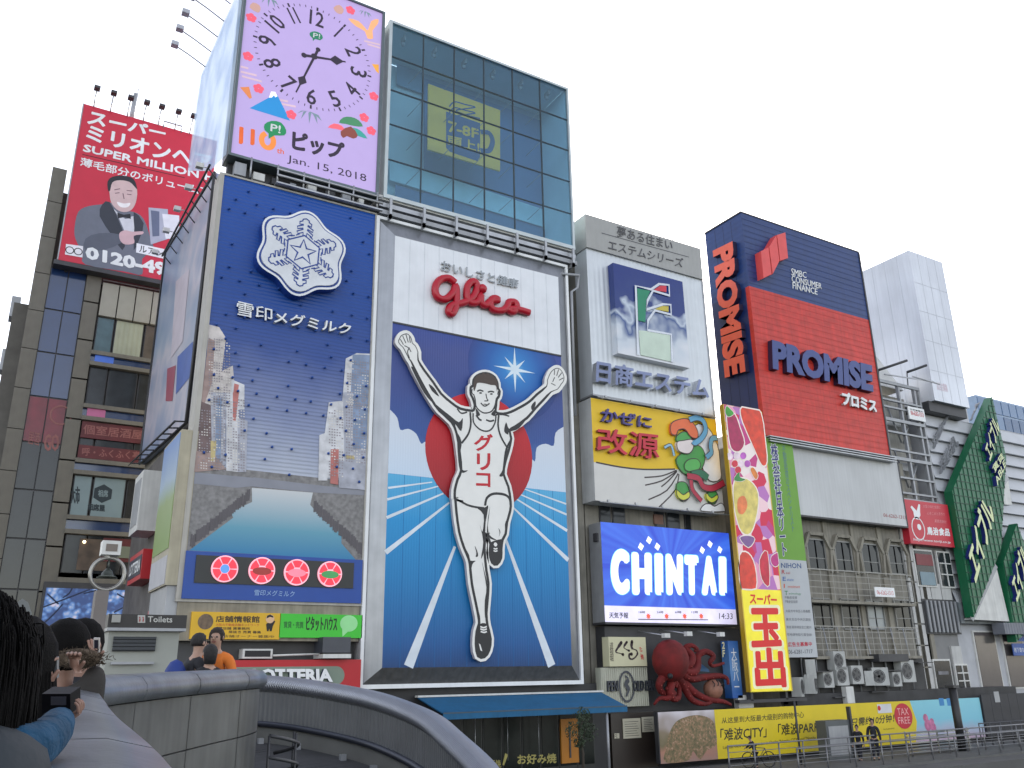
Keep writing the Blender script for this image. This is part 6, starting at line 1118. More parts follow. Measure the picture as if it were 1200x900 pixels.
hp('product_print', [(522, 490), (590, 496), (592, 600), (530, 620), (524, 560)], (170, 172, 190), .012, 0); hp('product_print', [(570, 512), (630, 518), (630, 600), (582, 600)], (222, 222, 230), .016, 0); hp('product_shade_print', [(530, 500), (560, 504), (560, 590), (536, 592)], (96, 104, 130), .018, 0)
hp('label_print', [(480, 615), (640, 650), (640, 685), (478, 648)], (230, 230, 236), .018, 0); text(hb_, 'lettering', 'ルアン', [q1(488, 646), q1(572, 664), q1(574, 642), q1(490, 622)], BLACK, yb-.02, 0, .02)
hp('dial_mark_print', [(232, 618), (292, 626), (290, 666), (228, 655)], (230, 226, 232), .016, 0); mb = MB(); ribbon(mb, circ(*q1(245, 640), .2, 12), .05, yb-.02, True); ribbon(mb, circ(*q1(275, 645), .2, 12), .05, yb-.021, True); mb.make('dial_mark', BLACK, hb_)
text(hb_, 'lettering', '0120-494-', [q1(302, 668), q1(650, 745), q1(650, 700), q1(304, 628)], WHITE, yb-.02, 0, .02, fat=.07)
for k, a in enumerate([(335, 100), (393, 117), (452, 133), (508, 149), (560, 163), (618, 180), (670, 195)]):
    p = q1(*a); l = thing('floodlight', 'floodlight number '+['one', 'two', 'three', 'four', 'five', 'six', 'seven'][k]+' from the left above the red hair advert', 'lamp', (p[0], YBb-1, p[1]), 'floodlights above the red hair advert')
    l['label'] = ['leftmost', 'second from left', 'third from left', 'middle', 'third from right', 'second from right', 'rightmost'][k]+' small floodlight above the red hair advert'
    MB().box(p[0]-.16, p[0]+.16, YBb-1.1, YBb-.7, p[1]-.08, p[1]+.08).make('lamp_head', DARK, l); MB().tube([(p[0], YBb-.8, p[1]), (p[0], YBb-.1, hz1-.1)], .04, 5).make('arm', GREY, l)
p = q1(470, 120); MB().tube([(p[0], YBb+.5, hz1-.4), (p[0]+.1, YBb+.5, hz1+2.0)], .14, 6).tube([(p[0]+.15, YBb+.5, hz1), (p[0]+.2, YBb+.5, hz1+2.4)], .03, 5).make('mast', GREY, None, label='grey mast sticking up behind the red hair advert', cat='mast')
MB().tube([(q1(578, 185)[0], YBb, hz1-.1), (q1(578, 185)[0], YBb, hz1+.35), (q1(640, 205)[0], YBb, hz1+.35), (q1(640, 205)[0], YBb, hz1-.1)], .05, 5).make('roof_rail', GREY, None, label='short grey rail between lamps on top of the red advert', cat='rail')
# far left sliver of building and side signs
fl_ = thing('far_left_building', 'sliver of a pale building at the left edge behind the corner tower', 'building', (-6, 90, DZ)); MB().box(-12, -1.6, 90, 100, DZ, atY(5, 475, 90)[1]).make('wall', mat('far_pale', rgb(150, 160, 180), .6), fl_)
for k in range(4): box('window', (-4, -1.9, 89.9, 90, 8+k*4, 10.5+k*4), CUR, fl_)
# ------------------------------------------------------------------ bridge end: toilets, ring post
YTo = 17.0; qt = view(160, 700, 7.06, YTo); tx_0, tx_1 = atY(129, 730, YTo)[0], qt(365, 200)[0]; tz_1 = qt(200, 148)[1]; tzb = qt(200, 258)[1]
tb = thing('toilet_block', 'small white public toilet block with a black header reading Toilets', 'building', (tx_0, YTo, DZ)); MB().box(tx_0, tx_1, YTo, YTo+3.5, DZ, tzb).make('wall', mat('toilet_wall', (.30, .31, .28), .6, var=.08), tb); MB().box(tx_0-.05, tx_1+.08, YTo-.12, YTo+3.6, tzb, tz_1).make('header', mat('header_black', (.022, .02, .02), .5), tb); box('header_edge', (tx_0-.05, tx_1+.08, YTo-.14, YTo+3.6, tzb-.05, tzb), GREY, tb)
yt = YTo-.126; text(tb, 'lettering', 'Toilets', [qt(82, 208), qt(285, 212), qt(285, 162), qt(84, 160)], mat('toilet_letter', (.5, .5, .47), .5), yt, 0, .02)
q = [qt(0, 214), qt(62, 214), qt(62, 152), qt(0, 150)]; MB().sheet(q, yt).make('pictogram', mat('picto_white', (.42, .42, .4), .5), tb)
mb = MB(); [(mb.box(qt(a, 200)[0]-.011, qt(a, 200)[0]+.011, yt-.006, yt-.004, qt(a, 205)[1], qt(a, 178)[1]), mb.sheet(circ(*qt(a, 170), .013, 8), yt-.006)) for a in (16, 44)]; mb.make('pictogram_figures', mat('picto_red', rgb(150, 60, 60), .5), tb)
p, q_ = qt(-190, 325), qt(148, 445); MB().box(p[0], q_[0], YTo-.06, YTo, q_[1], p[1]).make('louvre_panel', mat('louvre_dark', (.07, .075, .08), .5, wave=('Z', .06, 1)), tb); box('sill', (p[0], q_[0], YTo-.1, YTo, q_[1]-.22, q_[1]-.18), GREY, tb)
MB().box(tx_0+.0, qt(-120, 0)[0], YTo-.16, YTo-.13, qt(0, 214)[1], qt(0, 152)[1]).make('light_box', mat('light_box', (.3, .3, .28), .4), tb)
YRp = 14.0; qr = view(0, 540, 4.0909, YRp); rp_ = thing('ring_post', 'grey post topped by a steel ring with a bell inside and a framed box above', 'post', (qr(490, 700)[0], YRp, DZ)); p0, p1 = qr(463, 620), qr(525, 620)
MB().box(p0[0], p1[0], YRp, YRp+.3, DZ, p0[1]).make('post', mat('post_stone', (.17, .15, .14), .7, var=.1), rp_); c = qr(520, 538); R_ = (qr(608, 538)[0]-qr(432, 538)[0])/2
mb = MB(); mb.tube([(c[0]+R_*.94*math.cos(t*math.pi/16), YRp+.1, c[1]+R_*.94*math.sin(t*math.pi/16)) for t in range(33)], .028, 8, False); mb.make('ring', mat('ring_steel', (.3, .29, .27), .35, .6), rp_)
mb = MB(); mb.tube([(c[0], YRp+.1, c[1]+R_*.3), (c[0], YRp+.1, c[1]+R_*.1), (c[0], YRp+.1, c[1]-R_*.1), (c[0], YRp+.1, c[1]-R_*.2)], [.03, .07, .09, .14], 10); mb.tube([(c[0]-.14, YRp+.1, c[1]-R_*.25), (c[0]+.14, YRp+.1, c[1]-R_*.25)], .012, 5); mb.tube([(c[0], YRp+.1, c[1]+R_*.9), (c[0], YRp+.1, c[1]+R_*.2)], .015, 5); mb.make('bell', mat('bell_dark', (.08, .09, .08), .4, .6), rp_)
a, b_ = qr(495, 380), qr(577, 452); MB().box(a[0], b_[0], YRp, YRp+.25, b_[1], a[1]).make('framed_box', OFFW, rp_); MB().box(a[0]+.05, b_[0]-.05, YRp-.01, YRp, b_[1]+.05, a[1]-.05).make('box_face', mat('box_brown', (.16, .13, .11), .5), rp_); MB().tube([((a[0]+b_[0])/2-.06, YRp+.12, b_[1]), (c[0], YRp+.12, c[1]+R_*.95)], .05, 5).make('neck', OFFW, rp_)
ar = view(0, 540, 4.0909, 22.0); pts = [ar(60, 850), ar(62, 730), ar(80, 680), ar(108, 660), ar(136, 680), ar(152, 730), ar(150, 850)]; MB().prism(pts, 22, 22.2).make('arched_sign', mat('arch_grey', (.13, .14, .14), .5), None, label='dim grey arched board in front of the dark glass at lower left', cat='sign')
# ------------------------------------------------------------------ bridge deck and parapets
def nrm(P, i):
    a = P[max(0, i-1)]; b = P[min(len(P)-1, i+1)]; d = Vector((b[0]-a[0], b[1]-a[1])).normalized(); return Vector((d.y, -d.x))      # right hand side
def sweep(mb, P, Zt, prof, smooth_=True, close=False):
    n = len(prof); vs = []
    for i, p in enumerate(P):
        nn_ = nrm(P, i)
        for o, h in prof: vs.append((p[0]+nn_.x*o, p[1]+nn_.y*o, Zt[i]+h))
    fs = []
    for i in range(len(P)-1):
        for k in range(n if close else n-1): a = i*n+k; b = i*n+(k+1) % n; fs.append((a, b, b+n, a+n))
    return mb.add(vs, fs, smooth_)
def resample(pts, step):
    P = [Vector(p) for p in pts]; out = [P[0].copy()]; acc = 0
    for a, b in zip(P, P[1:]):
        d = (b-a); L = d.length
        while acc+L >= step and L > 1e-9: t = (step-acc)/L; a = a+d*t; out.append(a.copy()); d = b-a; L = d.length; acc = 0
        acc += L
    return out
wp = smooth([(.02, -1.5, -.16), (.12, .2, -.13), (.27, 1.6, -.10), (.38, 3.0, -.075), (.52, 4.6, -.03), (.69, 6.2, .02), (1.24, 7.4, .045), (1.90, 8.4, .07), (2.5, 9.25, .09), (2.85, 10.2, .09), (2.95, 11.6, .09), (2.9, 14, .09), (2.6, 22, .09)], 8)
RP = resample(wp, .1)
pt_ = thing('parapet', 'curved bridge parapet of grey metal panels with a wide rounded cap', 'parapet', (.3, 3, DZ))
CAPM = mat('cap_metal', (.22, .235, .26), .3, .5, var=.35, scale=3, streak=.1, bump=.12, bscale=30); PANM = mat('panel_metal', (.13, .135, .132), .5, .3, var=.45, scale=1.4, streak=.3, bump=.05, bscale=6)
cprof = [(.0, -.19), (.05, -.18), (.075, -.13), (.07, -.07), (.03, -.02), (-.05, 0), (-.2, .002), (-.32, -.01), (-.39, -.05), (-.41, -.11), (-.38, -.17), (-.32, -.19)]
N = len(RP); seg = 11
for s_ in range(0, N-2, seg):
    Q = RP[s_:min(N, s_+seg+1)]
    if len(Q) < 2: continue
    Q = [q.copy() for q in Q]; d = (Q[1]-Q[0]).normalized()*.006; Q[0] += d; Q[-1] -= d
    P2 = [(q[0], q[1]) for q in Q]; Z2 = [q[2] for q in Q]
    sweep(MB(), P2, Z2, cprof, True, True).make('cap_section', CAPM, pt_)
    if Q[0][1] > .5 and Q[0][1] < 13:
        for r_ in range(3): h1, h0 = -.19-r_*.43-.006, -.19-(r_+1)*.43+.006; sweep(MB(), P2, Z2, [(0, h0), (.0, h1), (-.03, h1), (-.03, h0)], False, True).make('panel', PANM, pt_)
sweep(MB(), [(q[0], q[1]) for q in RP], [q[2] for q in RP], [(-.035, -.2), (-.035, -1.6), (-.3, -1.6), (-.3, -.2)], False, True).make('core', mat('parapet_core', (.06, .06, .065), .7), pt_)
dk = [(q[0]-.2, q[1]) for q in RP]; dk = dk+[(2.4, 24), (-14, 24), (-14, -8), (.0, -8)]
struct(MB().add([(x, y_, DZ) for x, y_ in dk]+[(x, y_, DZ-.6) for x, y_ in dk], [list(range(len(dk))), list(range(2*len(dk)-1, len(dk)-1, -1))]).make('bridge_deck', PAV))
# spiral ramp
rt = smooth([(4.6, 22.6, .08), (5.3, 22.0, .06), (5.98, 21.0, .04), (6.7, 20.0, -.07), (7.37, 18.45, -.27), (7.6, 17.18, -.45), (7.68, 15.95, -.67), (7.59, 14.88, -.93), (7.41, 13.3, -1.36), (6.9, 12.0, -1.7), (6.1, 10.9, -2.0)], 6)
rw2 = thing('ramp_parapet', 'curved ribbed metal parapet of the ramp spiralling down behind the bridge wall', 'parapet', (7, 17, -2)); P2 = [(p[0], p[1]) for p in rt]; Z2 = [p[2] for p in rt]
RIBM = mat('ribbed_cap', (.30, .31, .35), .35, .6, var=.08, wave=('Y', .05, .7)); RF = mat('ramp_face', (.17, .175, .18), .5, .3, var=.12, wave=('Y', .1, .5), streak=.1)
sweep(MB(), P2, Z2, [(-.25, -.03), (-.1, .02), (.05, .01), (.16, -.06), (.20, -.16), (.17, -.24), (.10, -.28)], True).make('ribbed_cap', RIBM, rw2)
sweep(MB(), P2, Z2, [(.10, -.28), (.05, -.34), (.04, -.62), (.04, -.95)], False).make('ribbed_face', RF, rw2); sweep(MB(), P2, Z2, [(-.25, -.03), (-.28, -1.6)], False).make('outer_face', RF, rw2)
sweep(MB(), P2, Z2, [(.04, -.95), (.13, -.95), (.14, -1.0), (.13, -1.06), (.04, -1.06)], True).make('dark_rail', mat('dark_rail', (.05, .055, .075), .4, .4), rw2); sweep(MB(), P2, Z2, [(.04, -1.06), (.06, -1.10), (.07, -1.42), (-.2, -1.42)], False).make('kerb_band', mat('kerb_band', (.15, .15, .14), .7, var=.15), rw2)
struct(sweep(MB(), P2, Z2, [(.05, -1.40), (3.6, -1.44), (3.6, -1.7), (-.2, -1.7)], False, True).make('ramp_road', ASP))
fbm2 = MB().box(-.06, .06, -.06, .06, 0, .12).mesh('kerb_block', GREY)
for i in range(8, len(P2)-4, 5): n_ = nrm(P2, i); link('kerb_block', fbm2, rw2, loc=(P2[i][0]+n_.x*.25, P2[i][1]+n_.y*.25, Z2[i]-1.41))
hr = thing('curved_handrail', 'small curved steel handrail at the end of the grey bridge wall', 'handrail', (3.0, 9.3, -1.4))
for k, (r_, z_) in enumerate(((.42, -.55), (.42, -.75), (.42, -.95))):
    MB().tube([(2.75+r_*math.sin(t*.22), 9.75-r_*math.cos(t*.22)*1.0, z_-t*.02) for t in range(12)], .02, 6).make('rail_tube', DARK, hr)
for t in (0, 4, 8): MB().tube([(2.75+.42*math.sin(t*.22), 9.75-.42*math.cos(t*.22), -1.2), (2.75+.42*math.sin(t*.22), 9.75-.42*math.cos(t*.22), -.55)], .015, 5).make('post', DARK, hr)
# ------------------------------------------------------------------ okonomiyaki restaurant under the runner sign
YA_ = 31.0; xr, zr_ = atY(735, 834, YA_); xl = 15.6; zt_ = atY(704, 811, S0)[1]; xrt = atY(704, 811, S0)[0]
rs_ = thing('restaurant', 'dark glass fronted restaurant at promenade level under the blue awning', 'restaurant', (19, S0, GZ))
MB().box(13.1, 25.2, S0+.3, 34.4, GZ, -.45).make('wall', mat('rest_dark', (.03, .03, .032), .6, var=.2), rs_)
gz1 = zr_-.05
for i in range(8):
    x = 16.6+i*.93; f = MB().box(x, x+.9, S0-.2, S0-.1, GZ, gz1).make('window', mat('rest_frame', (.02, .022, .022), .4), rs_); MB().box(x+.05, x+.85, S0-.23, S0-.2, GZ+.4, gz1-.05).make('pane', mat('rest_glass', (.008, .012, .011), .2, var=.4, scale=2, spec=.2), f)
for i in range(3): MB().tube([(17.9+i*1.5, S0-.6, gz1), (17.9+i*1.5, S0-.6, -3.3)], .012, 4).make('hanging_cord', STEEL, rs_)
zw_ = view(430, 780, 3.4286, S0-.25); CRL = mat('window_letter', rgb(170, 160, 90), .5)
text(rs_, 'lettering', 'お好み焼', [zw_(605, 398), zw_(762, 392), zw_(762, 352), zw_(605, 357)], CRL, S0-.24, 0, .03); text(rs_, 'lettering', '鉄板焼', [zw_(470, 412), zw_(540, 410), zw_(538, 378), zw_(470, 380)], CRL, S0-.24, 0, .01)
mb = MB(); ribbon(mb, [zw_(562, 355), zw_(548, 400)], [.16, .08], S0-.24); mb.make('brush_stroke', CRL, rs_)
a, b_ = zw_(776, 215), zw_(850, 388); MB().box(a[0], b_[0], S0-.3, S0-.2, b_[1], a[1]).make('orange_door', mat('door_orange', rgb(176, 112, 20), .5, var=.1), rs_); box('door_strip', ((a[0]+b_[0])/2-.05, (a[0]+b_[0])/2+.03, S0-.33, S0-.3, b_[1]+.2, a[1]-.3), DARK, rs_)
aw = thing('awning', 'long blue fabric awning sloping out over the restaurant front', 'awning', (19, 32, zt_)); AB = mat('awning_blue', rgb(16, 92, 134), .7, var=.12, scale=1.5, streak=.15)
MB().add([(xl, S0, zt_), (xrt, S0, zt_), (xr, YA_, zr_+.22), (xl, YA_, zr_+.22), (xl, S0, zt_-.04), (xrt, S0, zt_-.04), (xr, YA_, zr_+.18), (xl, YA_, zr_+.18)], [(0, 1, 2, 3), (7, 6, 5, 4), (1, 5, 6, 2)]).make('canopy', AB, aw)
MB().box(xl, xr, YA_-.02, YA_, zr_, zr_+.24).make('valance', AB, aw); box('valance_seam', (xl, xr, YA_-.03, YA_-.02, zr_+.2, zr_+.25), mat('seam_grey', (.05, .08, .11), .6), aw)
MB().add([(xrt, S0, zt_-.05), (xr, YA_, zr_), (xr, YA_, zr_+.2)], [(0, 1, 2)]).make('side_cheek', AB, aw); box('top_rail', (xl, xrt+.1, S0-.1, S0+.2, zt_, zt_+.07), OFFW, aw)
MB().tube([(xr-1.0, YA_+.1, GZ), (xr-1.0, YA_+.1, zr_)], .06, 6).make('post', GREY, aw)
# small street tree
tr_ = thing('street_tree', 'small dark leafed tree in front of the orange door', 'tree', (atY(682, 880, 30.2)[0], 30.2, GZ)); tx = WO[tr_].x
MB().tube([(tx, 30.2, GZ), (tx+.05, 30.2, -3), (tx-.05, 30.25, -2.3), (tx+.1, 30.2, -1.7)], [.07, .05, .035, .015], 6).tube([(tx, 30.2, -2.7), (tx-.4, 30.1, -2.1)], [.03, .01], 5).tube([(tx, 30.2, -2.5), (tx+.4, 30.3, -2.0)], [.03, .01], 5).make('trunk', mat('bark', (.05, .04, .03), .9), tr_)
mb = MB(); r4 = random.Random(5)
for k in range(900):
    cx, cz, rr = r4.choice([(0, -1.9, .5), (-.35, -2.15, .38), (.35, -2.2, .4), (.1, -1.55, .3), (-.1, -2.6, .25)])
    a, b_, c = r4.gauss(0, 1), r4.gauss(0, 1), r4.gauss(0, 1); L = math.sqrt(a*a+b_*b_+c*c)/(rr*r4.random()**.4); p = Vector((tx+cx+a/L, 30.2+b_/L, cz+c/L)); u, v = Vector((r4.gauss(0, 1), r4.gauss(0, 1), r4.gauss(0, 1))).normalized()*.055, Vector((r4.gauss(0, 1), r4.gauss(0, 1), r4.gauss(0, 1))).normalized()*.03
    mb.add([p-u, p+v, p+u, p-v], [(0, 1, 2, 3)])
mb.make('crown', mat('leaf_dark', (.035, .055, .025), .7, var=.4), tr_)
# ------------------------------------------------------------------ long advertising hoarding at street level
YH = 32.3; z1 = view(680, 720, 5, YH); z2 = view(860, 720, 3.5294, YH); z3 = view(980, 780, 5.4545, YH)
hx = [z1(462, 700)[0], z1(795, 700)[0], z3(480, 300)[0], z3(920, 250)[0], z3(1400, 250)[0]]; ht, hbm = -1.72, GZ+.25
ho = thing('hoarding', 'long printed hoarding with a tree photo, yellow shopping advert and pale blue end', 'hoarding', (38, YH, hbm)); MB().box(hx[0]-.05, hx[4], YH, YH+.25, hbm, ht).make('backing', DARK, ho)
tm = gradmat('autumn_photo', [(0, rgb(150, 120, 110)), (.3, rgb(170, 120, 100)), (.45, rgb(110, 100, 70)), (.6, rgb(130, 116, 96)), (.8, rgb(170, 160, 160)), (1, rgb(206, 200, 206))], hbm, ht, .5, noise=.9)
MB().sheet([(hx[0], hbm), (hx[1], hbm), (hx[1], ht), (hx[0], ht)], YH-.005).make('tree_photo_print', tm, ho)
tf = bpy.data.materials.new('photo_foliage'); tf.use_nodes = True; nn = tf.node_tree.nodes; ll = tf.node_tree.links; b1 = nn['Principled BSDF']; tc = nn.new('ShaderNodeTexCoord'); no = nn.new('ShaderNodeTexNoise'); no.inputs['Scale'].default_value = 9; no.inputs['Detail'].default_value = 10; no.inputs['Roughness'].default_value = .7; ll.new(tc.outputs['Object'], no.inputs[0]); rp = nn.new('ShaderNodeValToRGB')
while len(rp.color_ramp.elements) < 4: rp.color_ramp.elements.new(.5)
for i, (p_, c) in enumerate([(.3, (70, 62, 44)), (.47, (112, 102, 70)), (.56, (146, 112, 84)), (.7, (180, 160, 136))]): rp.color_ramp.elements[i].position = p_; rp.color_ramp.elements[i].color = (*rgb(*c), 1)
ll.new(no.outputs[0], rp.inputs[0]); ll.new(rp.outputs[0], b1.inputs['Base Color'])
MB().sheet(smooth([(min(x, hx[1]-.02), min(z, ht-.05)) for x, z in [z1(*a) for a in [(490, 860), (500, 790), (520, 700), (560, 630), (620, 600), (690, 590), (760, 610), (805, 660), (805, 760), (740, 800), (700, 850), (660, 800), (640, 850), (560, 870)]]], 3, True), YH-.010).make('tree_print', tf, ho)
MB().sheet([(hx[1], hbm), (hx[2], hbm), (hx[2]+.35, (hbm+ht)/2), (hx[2], ht), (hx[1], ht)], YH-.008).make('yellow_print', mat('hoard_yellow', rgb(214, 190, 26), .5, var=.06), ho)
MB().sheet([(hx[2], hbm), (hx[3], hbm), (hx[3], ht), (hx[2], ht)], YH-.004).make('pale_blue_print', gradmat('hoard_blue', [(0, rgb(190, 160, 180)), (.3, rgb(160, 180, 200)), (.5, rgb(120, 186, 206)), (1, rgb(130, 196, 210))], hbm, ht, .5, noise=.3), ho)
HK = mat('hoard_ink', rgb(36, 34, 20), .5); yh = YH-.014
def HP(x, y): return atY(x, y, YH)
text(ho, 'lettering', '从这里到大阪最大级别的购物中心', [HP(845.6, 848), HP(942, 841.3), HP(942, 833.5), HP(845.6, 841)], HK, yh, 0, .01)
text(ho, 'lettering', '「难波CITY」「难波PARKS」', [HP(844, 869), HP(968, 857.5), HP(968, 843.6), HP(844, 854)], HK, yh, 0, .015)
text(ho, 'lettering', 'Largest class shopping center in Osaka "Namba CITY" and "Namba Parks"', [HP(847, 879), HP(966, 866), HP(966, 861), HP(847, 874)], HK, yh)
text(ho, 'lettering', '只需约10分钟！', [z3(95, 390), z3(368, 362), z3(370, 308), z3(97, 336)], HK, yh, 0, .02); text(ho, 'lettering', 'Only 10 minutes by train', [z3(300, 415), z3(370, 408), z3(370, 395), z3(300, 402)], HK, yh)
c = z3(428, 322); rx_ = z3(485, 322)[0]-c[0]; rz2 = (z3(428, 232)[1]-z3(428, 412)[1])/2*.92; MB().sheet(circ(c[0], c[1], rx_, 28, rz2), YH-.018).make('red_oval_print', mat('tax_red', rgb(190, 30, 50), .5), ho)
text(ho, 'lettering', 'TAX', (c[0]-rx_*.62, c[0]+rx_*.62, c[1]+.05, c[1]+rz2*.62), mat('tax_pink', rgb(230, 170, 170), .5), YH-.022, 0, .0); text(ho, 'lettering', 'FREE', (c[0]-rx_*.66, c[0]+rx_*.66, c[1]-rz2*.6, c[1]-.05), MATS['tax_pink'], YH-.022)
p, q = z3(258, 248), z3(355, 300); MB().sheet([(p[0], q[1]), (q[0], q[1]), (q[0], p[1]), (p[0], p[1])], YH-.018).make('label_print', mat('label_white', rgb(206, 206, 210), .5), ho); MB().sheet(circ(*z3(272, 272), .13, 10), YH-.022).make('label_dot', RED, ho)
for a in (672, 722): p = z3(a, 232); MB().sheet([(p[0]-.22, p[1]-.2), (p[0]+.22, p[1]-.2), (p[0]+.22, p[1]+.2), (p[0]-.22, p[1]+.2)], YH-.010).make('blue_mark_print', mat('mark_blue', rgb(50, 130, 190), .5), ho)
mb = MB(); [mb.sheet(circ(z3(a, b_)[0], z3(a, b_)[1], r_, 12), YH-.010-.001*i) for i, (a, b_, r_) in enumerate([(570, 335, .22), (585, 380, .3), (610, 360, .2), (620, 395, .25)])]; mb.make('flower_print', mat('hoard_pink', rgb(190, 110, 150), .5, var=.4, scale=6), ho)
df = thing('dark_fence', 'dark board fence continuing right of the hoarding with a small plate', 'fence', (hx[3]+.1, YH, GZ))
bd = MB().box(0, .88, YH-.1, YH, hbm, ht+.15).mesh('board', mat('fence_dark', (.03, .03, .035), .6, var=.2)); MB().box(hx[3]+.05, 72, YH, YH+.1, hbm, ht+.1).make('rail', DARK, df)
for i in range(20): link('board', bd, df, loc=(hx[3]+.08+i*.9, 0, 0))
p = z3(1015, 200); box('plate', (p[0]-.25, p[0]+.25, YH-.12, YH-.1, p[1]-.3, p[1]+.3), GREY, df)
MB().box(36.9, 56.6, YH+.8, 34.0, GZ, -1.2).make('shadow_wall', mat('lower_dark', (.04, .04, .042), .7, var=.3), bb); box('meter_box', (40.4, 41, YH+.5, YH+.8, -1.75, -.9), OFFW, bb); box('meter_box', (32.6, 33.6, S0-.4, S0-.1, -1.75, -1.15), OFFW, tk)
ub = thing('utility_cabinet', 'tall grey utility cabinet standing in front of the yellow hoarding', 'cabinet', (0, 31, GZ)); u0 = atY(967, 845, 30.5); u1 = atY(995, 845, 30.5); WO[ub] = Vector((u0[0], 30.5, GZ)); ub.location = WO[ub]; MB().box(u0[0], u1[0], 30.5, 31.1, GZ, u0[1]).make('body', mat('cabinet_grey', (.10, .11, .115), .5, .2), ub); box('door_line', (u0[0]+.15, u1[0]-.15, 30.48, 30.5, GZ+.2, u0[1]-.25), GREY, ub); MB().box(u1[0], u1[0]+.12, 30.4, 30.6, GZ, u0[1]+.6).make('post', DARK, ub)
lp_ = thing('dark_pole', 'thick dark pole with a square head standing before the pale blue hoarding', 'pole', (*[atY(1120, 830, 29)[0]], 29, GZ)); lx = WO[lp_].x; MB().tube([(lx, 29, GZ), (lx, 29, atY(1120, 806, 29)[1])], .2, 10).make('pole', mat('pole_black', (.02, .02, .022), .5), lp_); box('pole_head', (lx-.24, lx+.24, 28.76, 29.24, atY(1120, 806, 29)[1], atY(1120, 804, 29)[1]+.05), DARK, lp_)
MB().tube([(atY(933, 840, 30)[0], 30, GZ), (atY(931, 825, 30)[0], 30, atY(931, 822, 30)[1])], .05, 6).make('thin_post', DARK, None, label='thin dark post in front of the yellow hoarding', cat='post')
# railings along the promenade
def railing(label, x0, x1, y, n, h=1.1, bars=4, m=STEEL, z0_=GZ):
    t = thing('railing', label, 'railing', (x0, y, z0_), None); ps = MB().tube([(0, y, z0_), (0, y, z0_+h)], .035, 6).mesh('post', m)
    for i in range(n+1): link('post', ps, t, loc=(x0+(x1-x0)*i/n, 0, 0))
    for k in range(bars): z = z0_+h-k*(h-.15)/bars; MB().tube([(x0, y, z), (x1, y, z)], .035 if k == 0 else .016, 6).make('rail', m, t)
    return t
RM = mat('rail_dull', (.2, .2, .21), .4, .5)
railing('steel railing along the canal side promenade across the lower right', 27.5, 66, 28.6, 26, 1.15, 4, RM); railing('low steel railing nearer the canal in front of the walkway', 30, 62, 27.2, 18, 1.0, 3, RM); railing('dim railing behind, close to the dark board fence', 48, 70, 30.5, 22, 1.15, 2, mat('rail_dark', (.1, .1, .11), .5, .3))
wk = struct(MB().box(24, 90, 26.8, 28.9, GZ-.2, GZ+.08).make('walkway', mat('walk_stone', (.11, .11, .105), .8, var=.2, bump=.2)))
# slatted metal bench/stair screen
st = thing('slatted_screen', 'shiny low screen of horizontal metal slats on the promenade', 'screen', (0, 29.6, GZ)); s0_, s1_ = atY(1066, 885, 29.6), atY(1140, 885, 29.6); WO[st] = Vector((s0_[0], 29.6, GZ)); st.location = WO[st]
sl = MB().box(s0_[0], s1_[0], 29.55, 29.65, 0, .05).mesh('slat', mat('slat_steel', (.4, .4, .38), .25, .7))
for k in range(7): link('slat', sl, st, loc=(0, 0, GZ+.12+k*.14))
for x in (s0_[0], (s0_[0]+s1_[0])/2, s1_[0]): box('slat_post', (x-.03, x+.03, 29.66, 29.72, GZ, GZ+1.1), GREY, st)
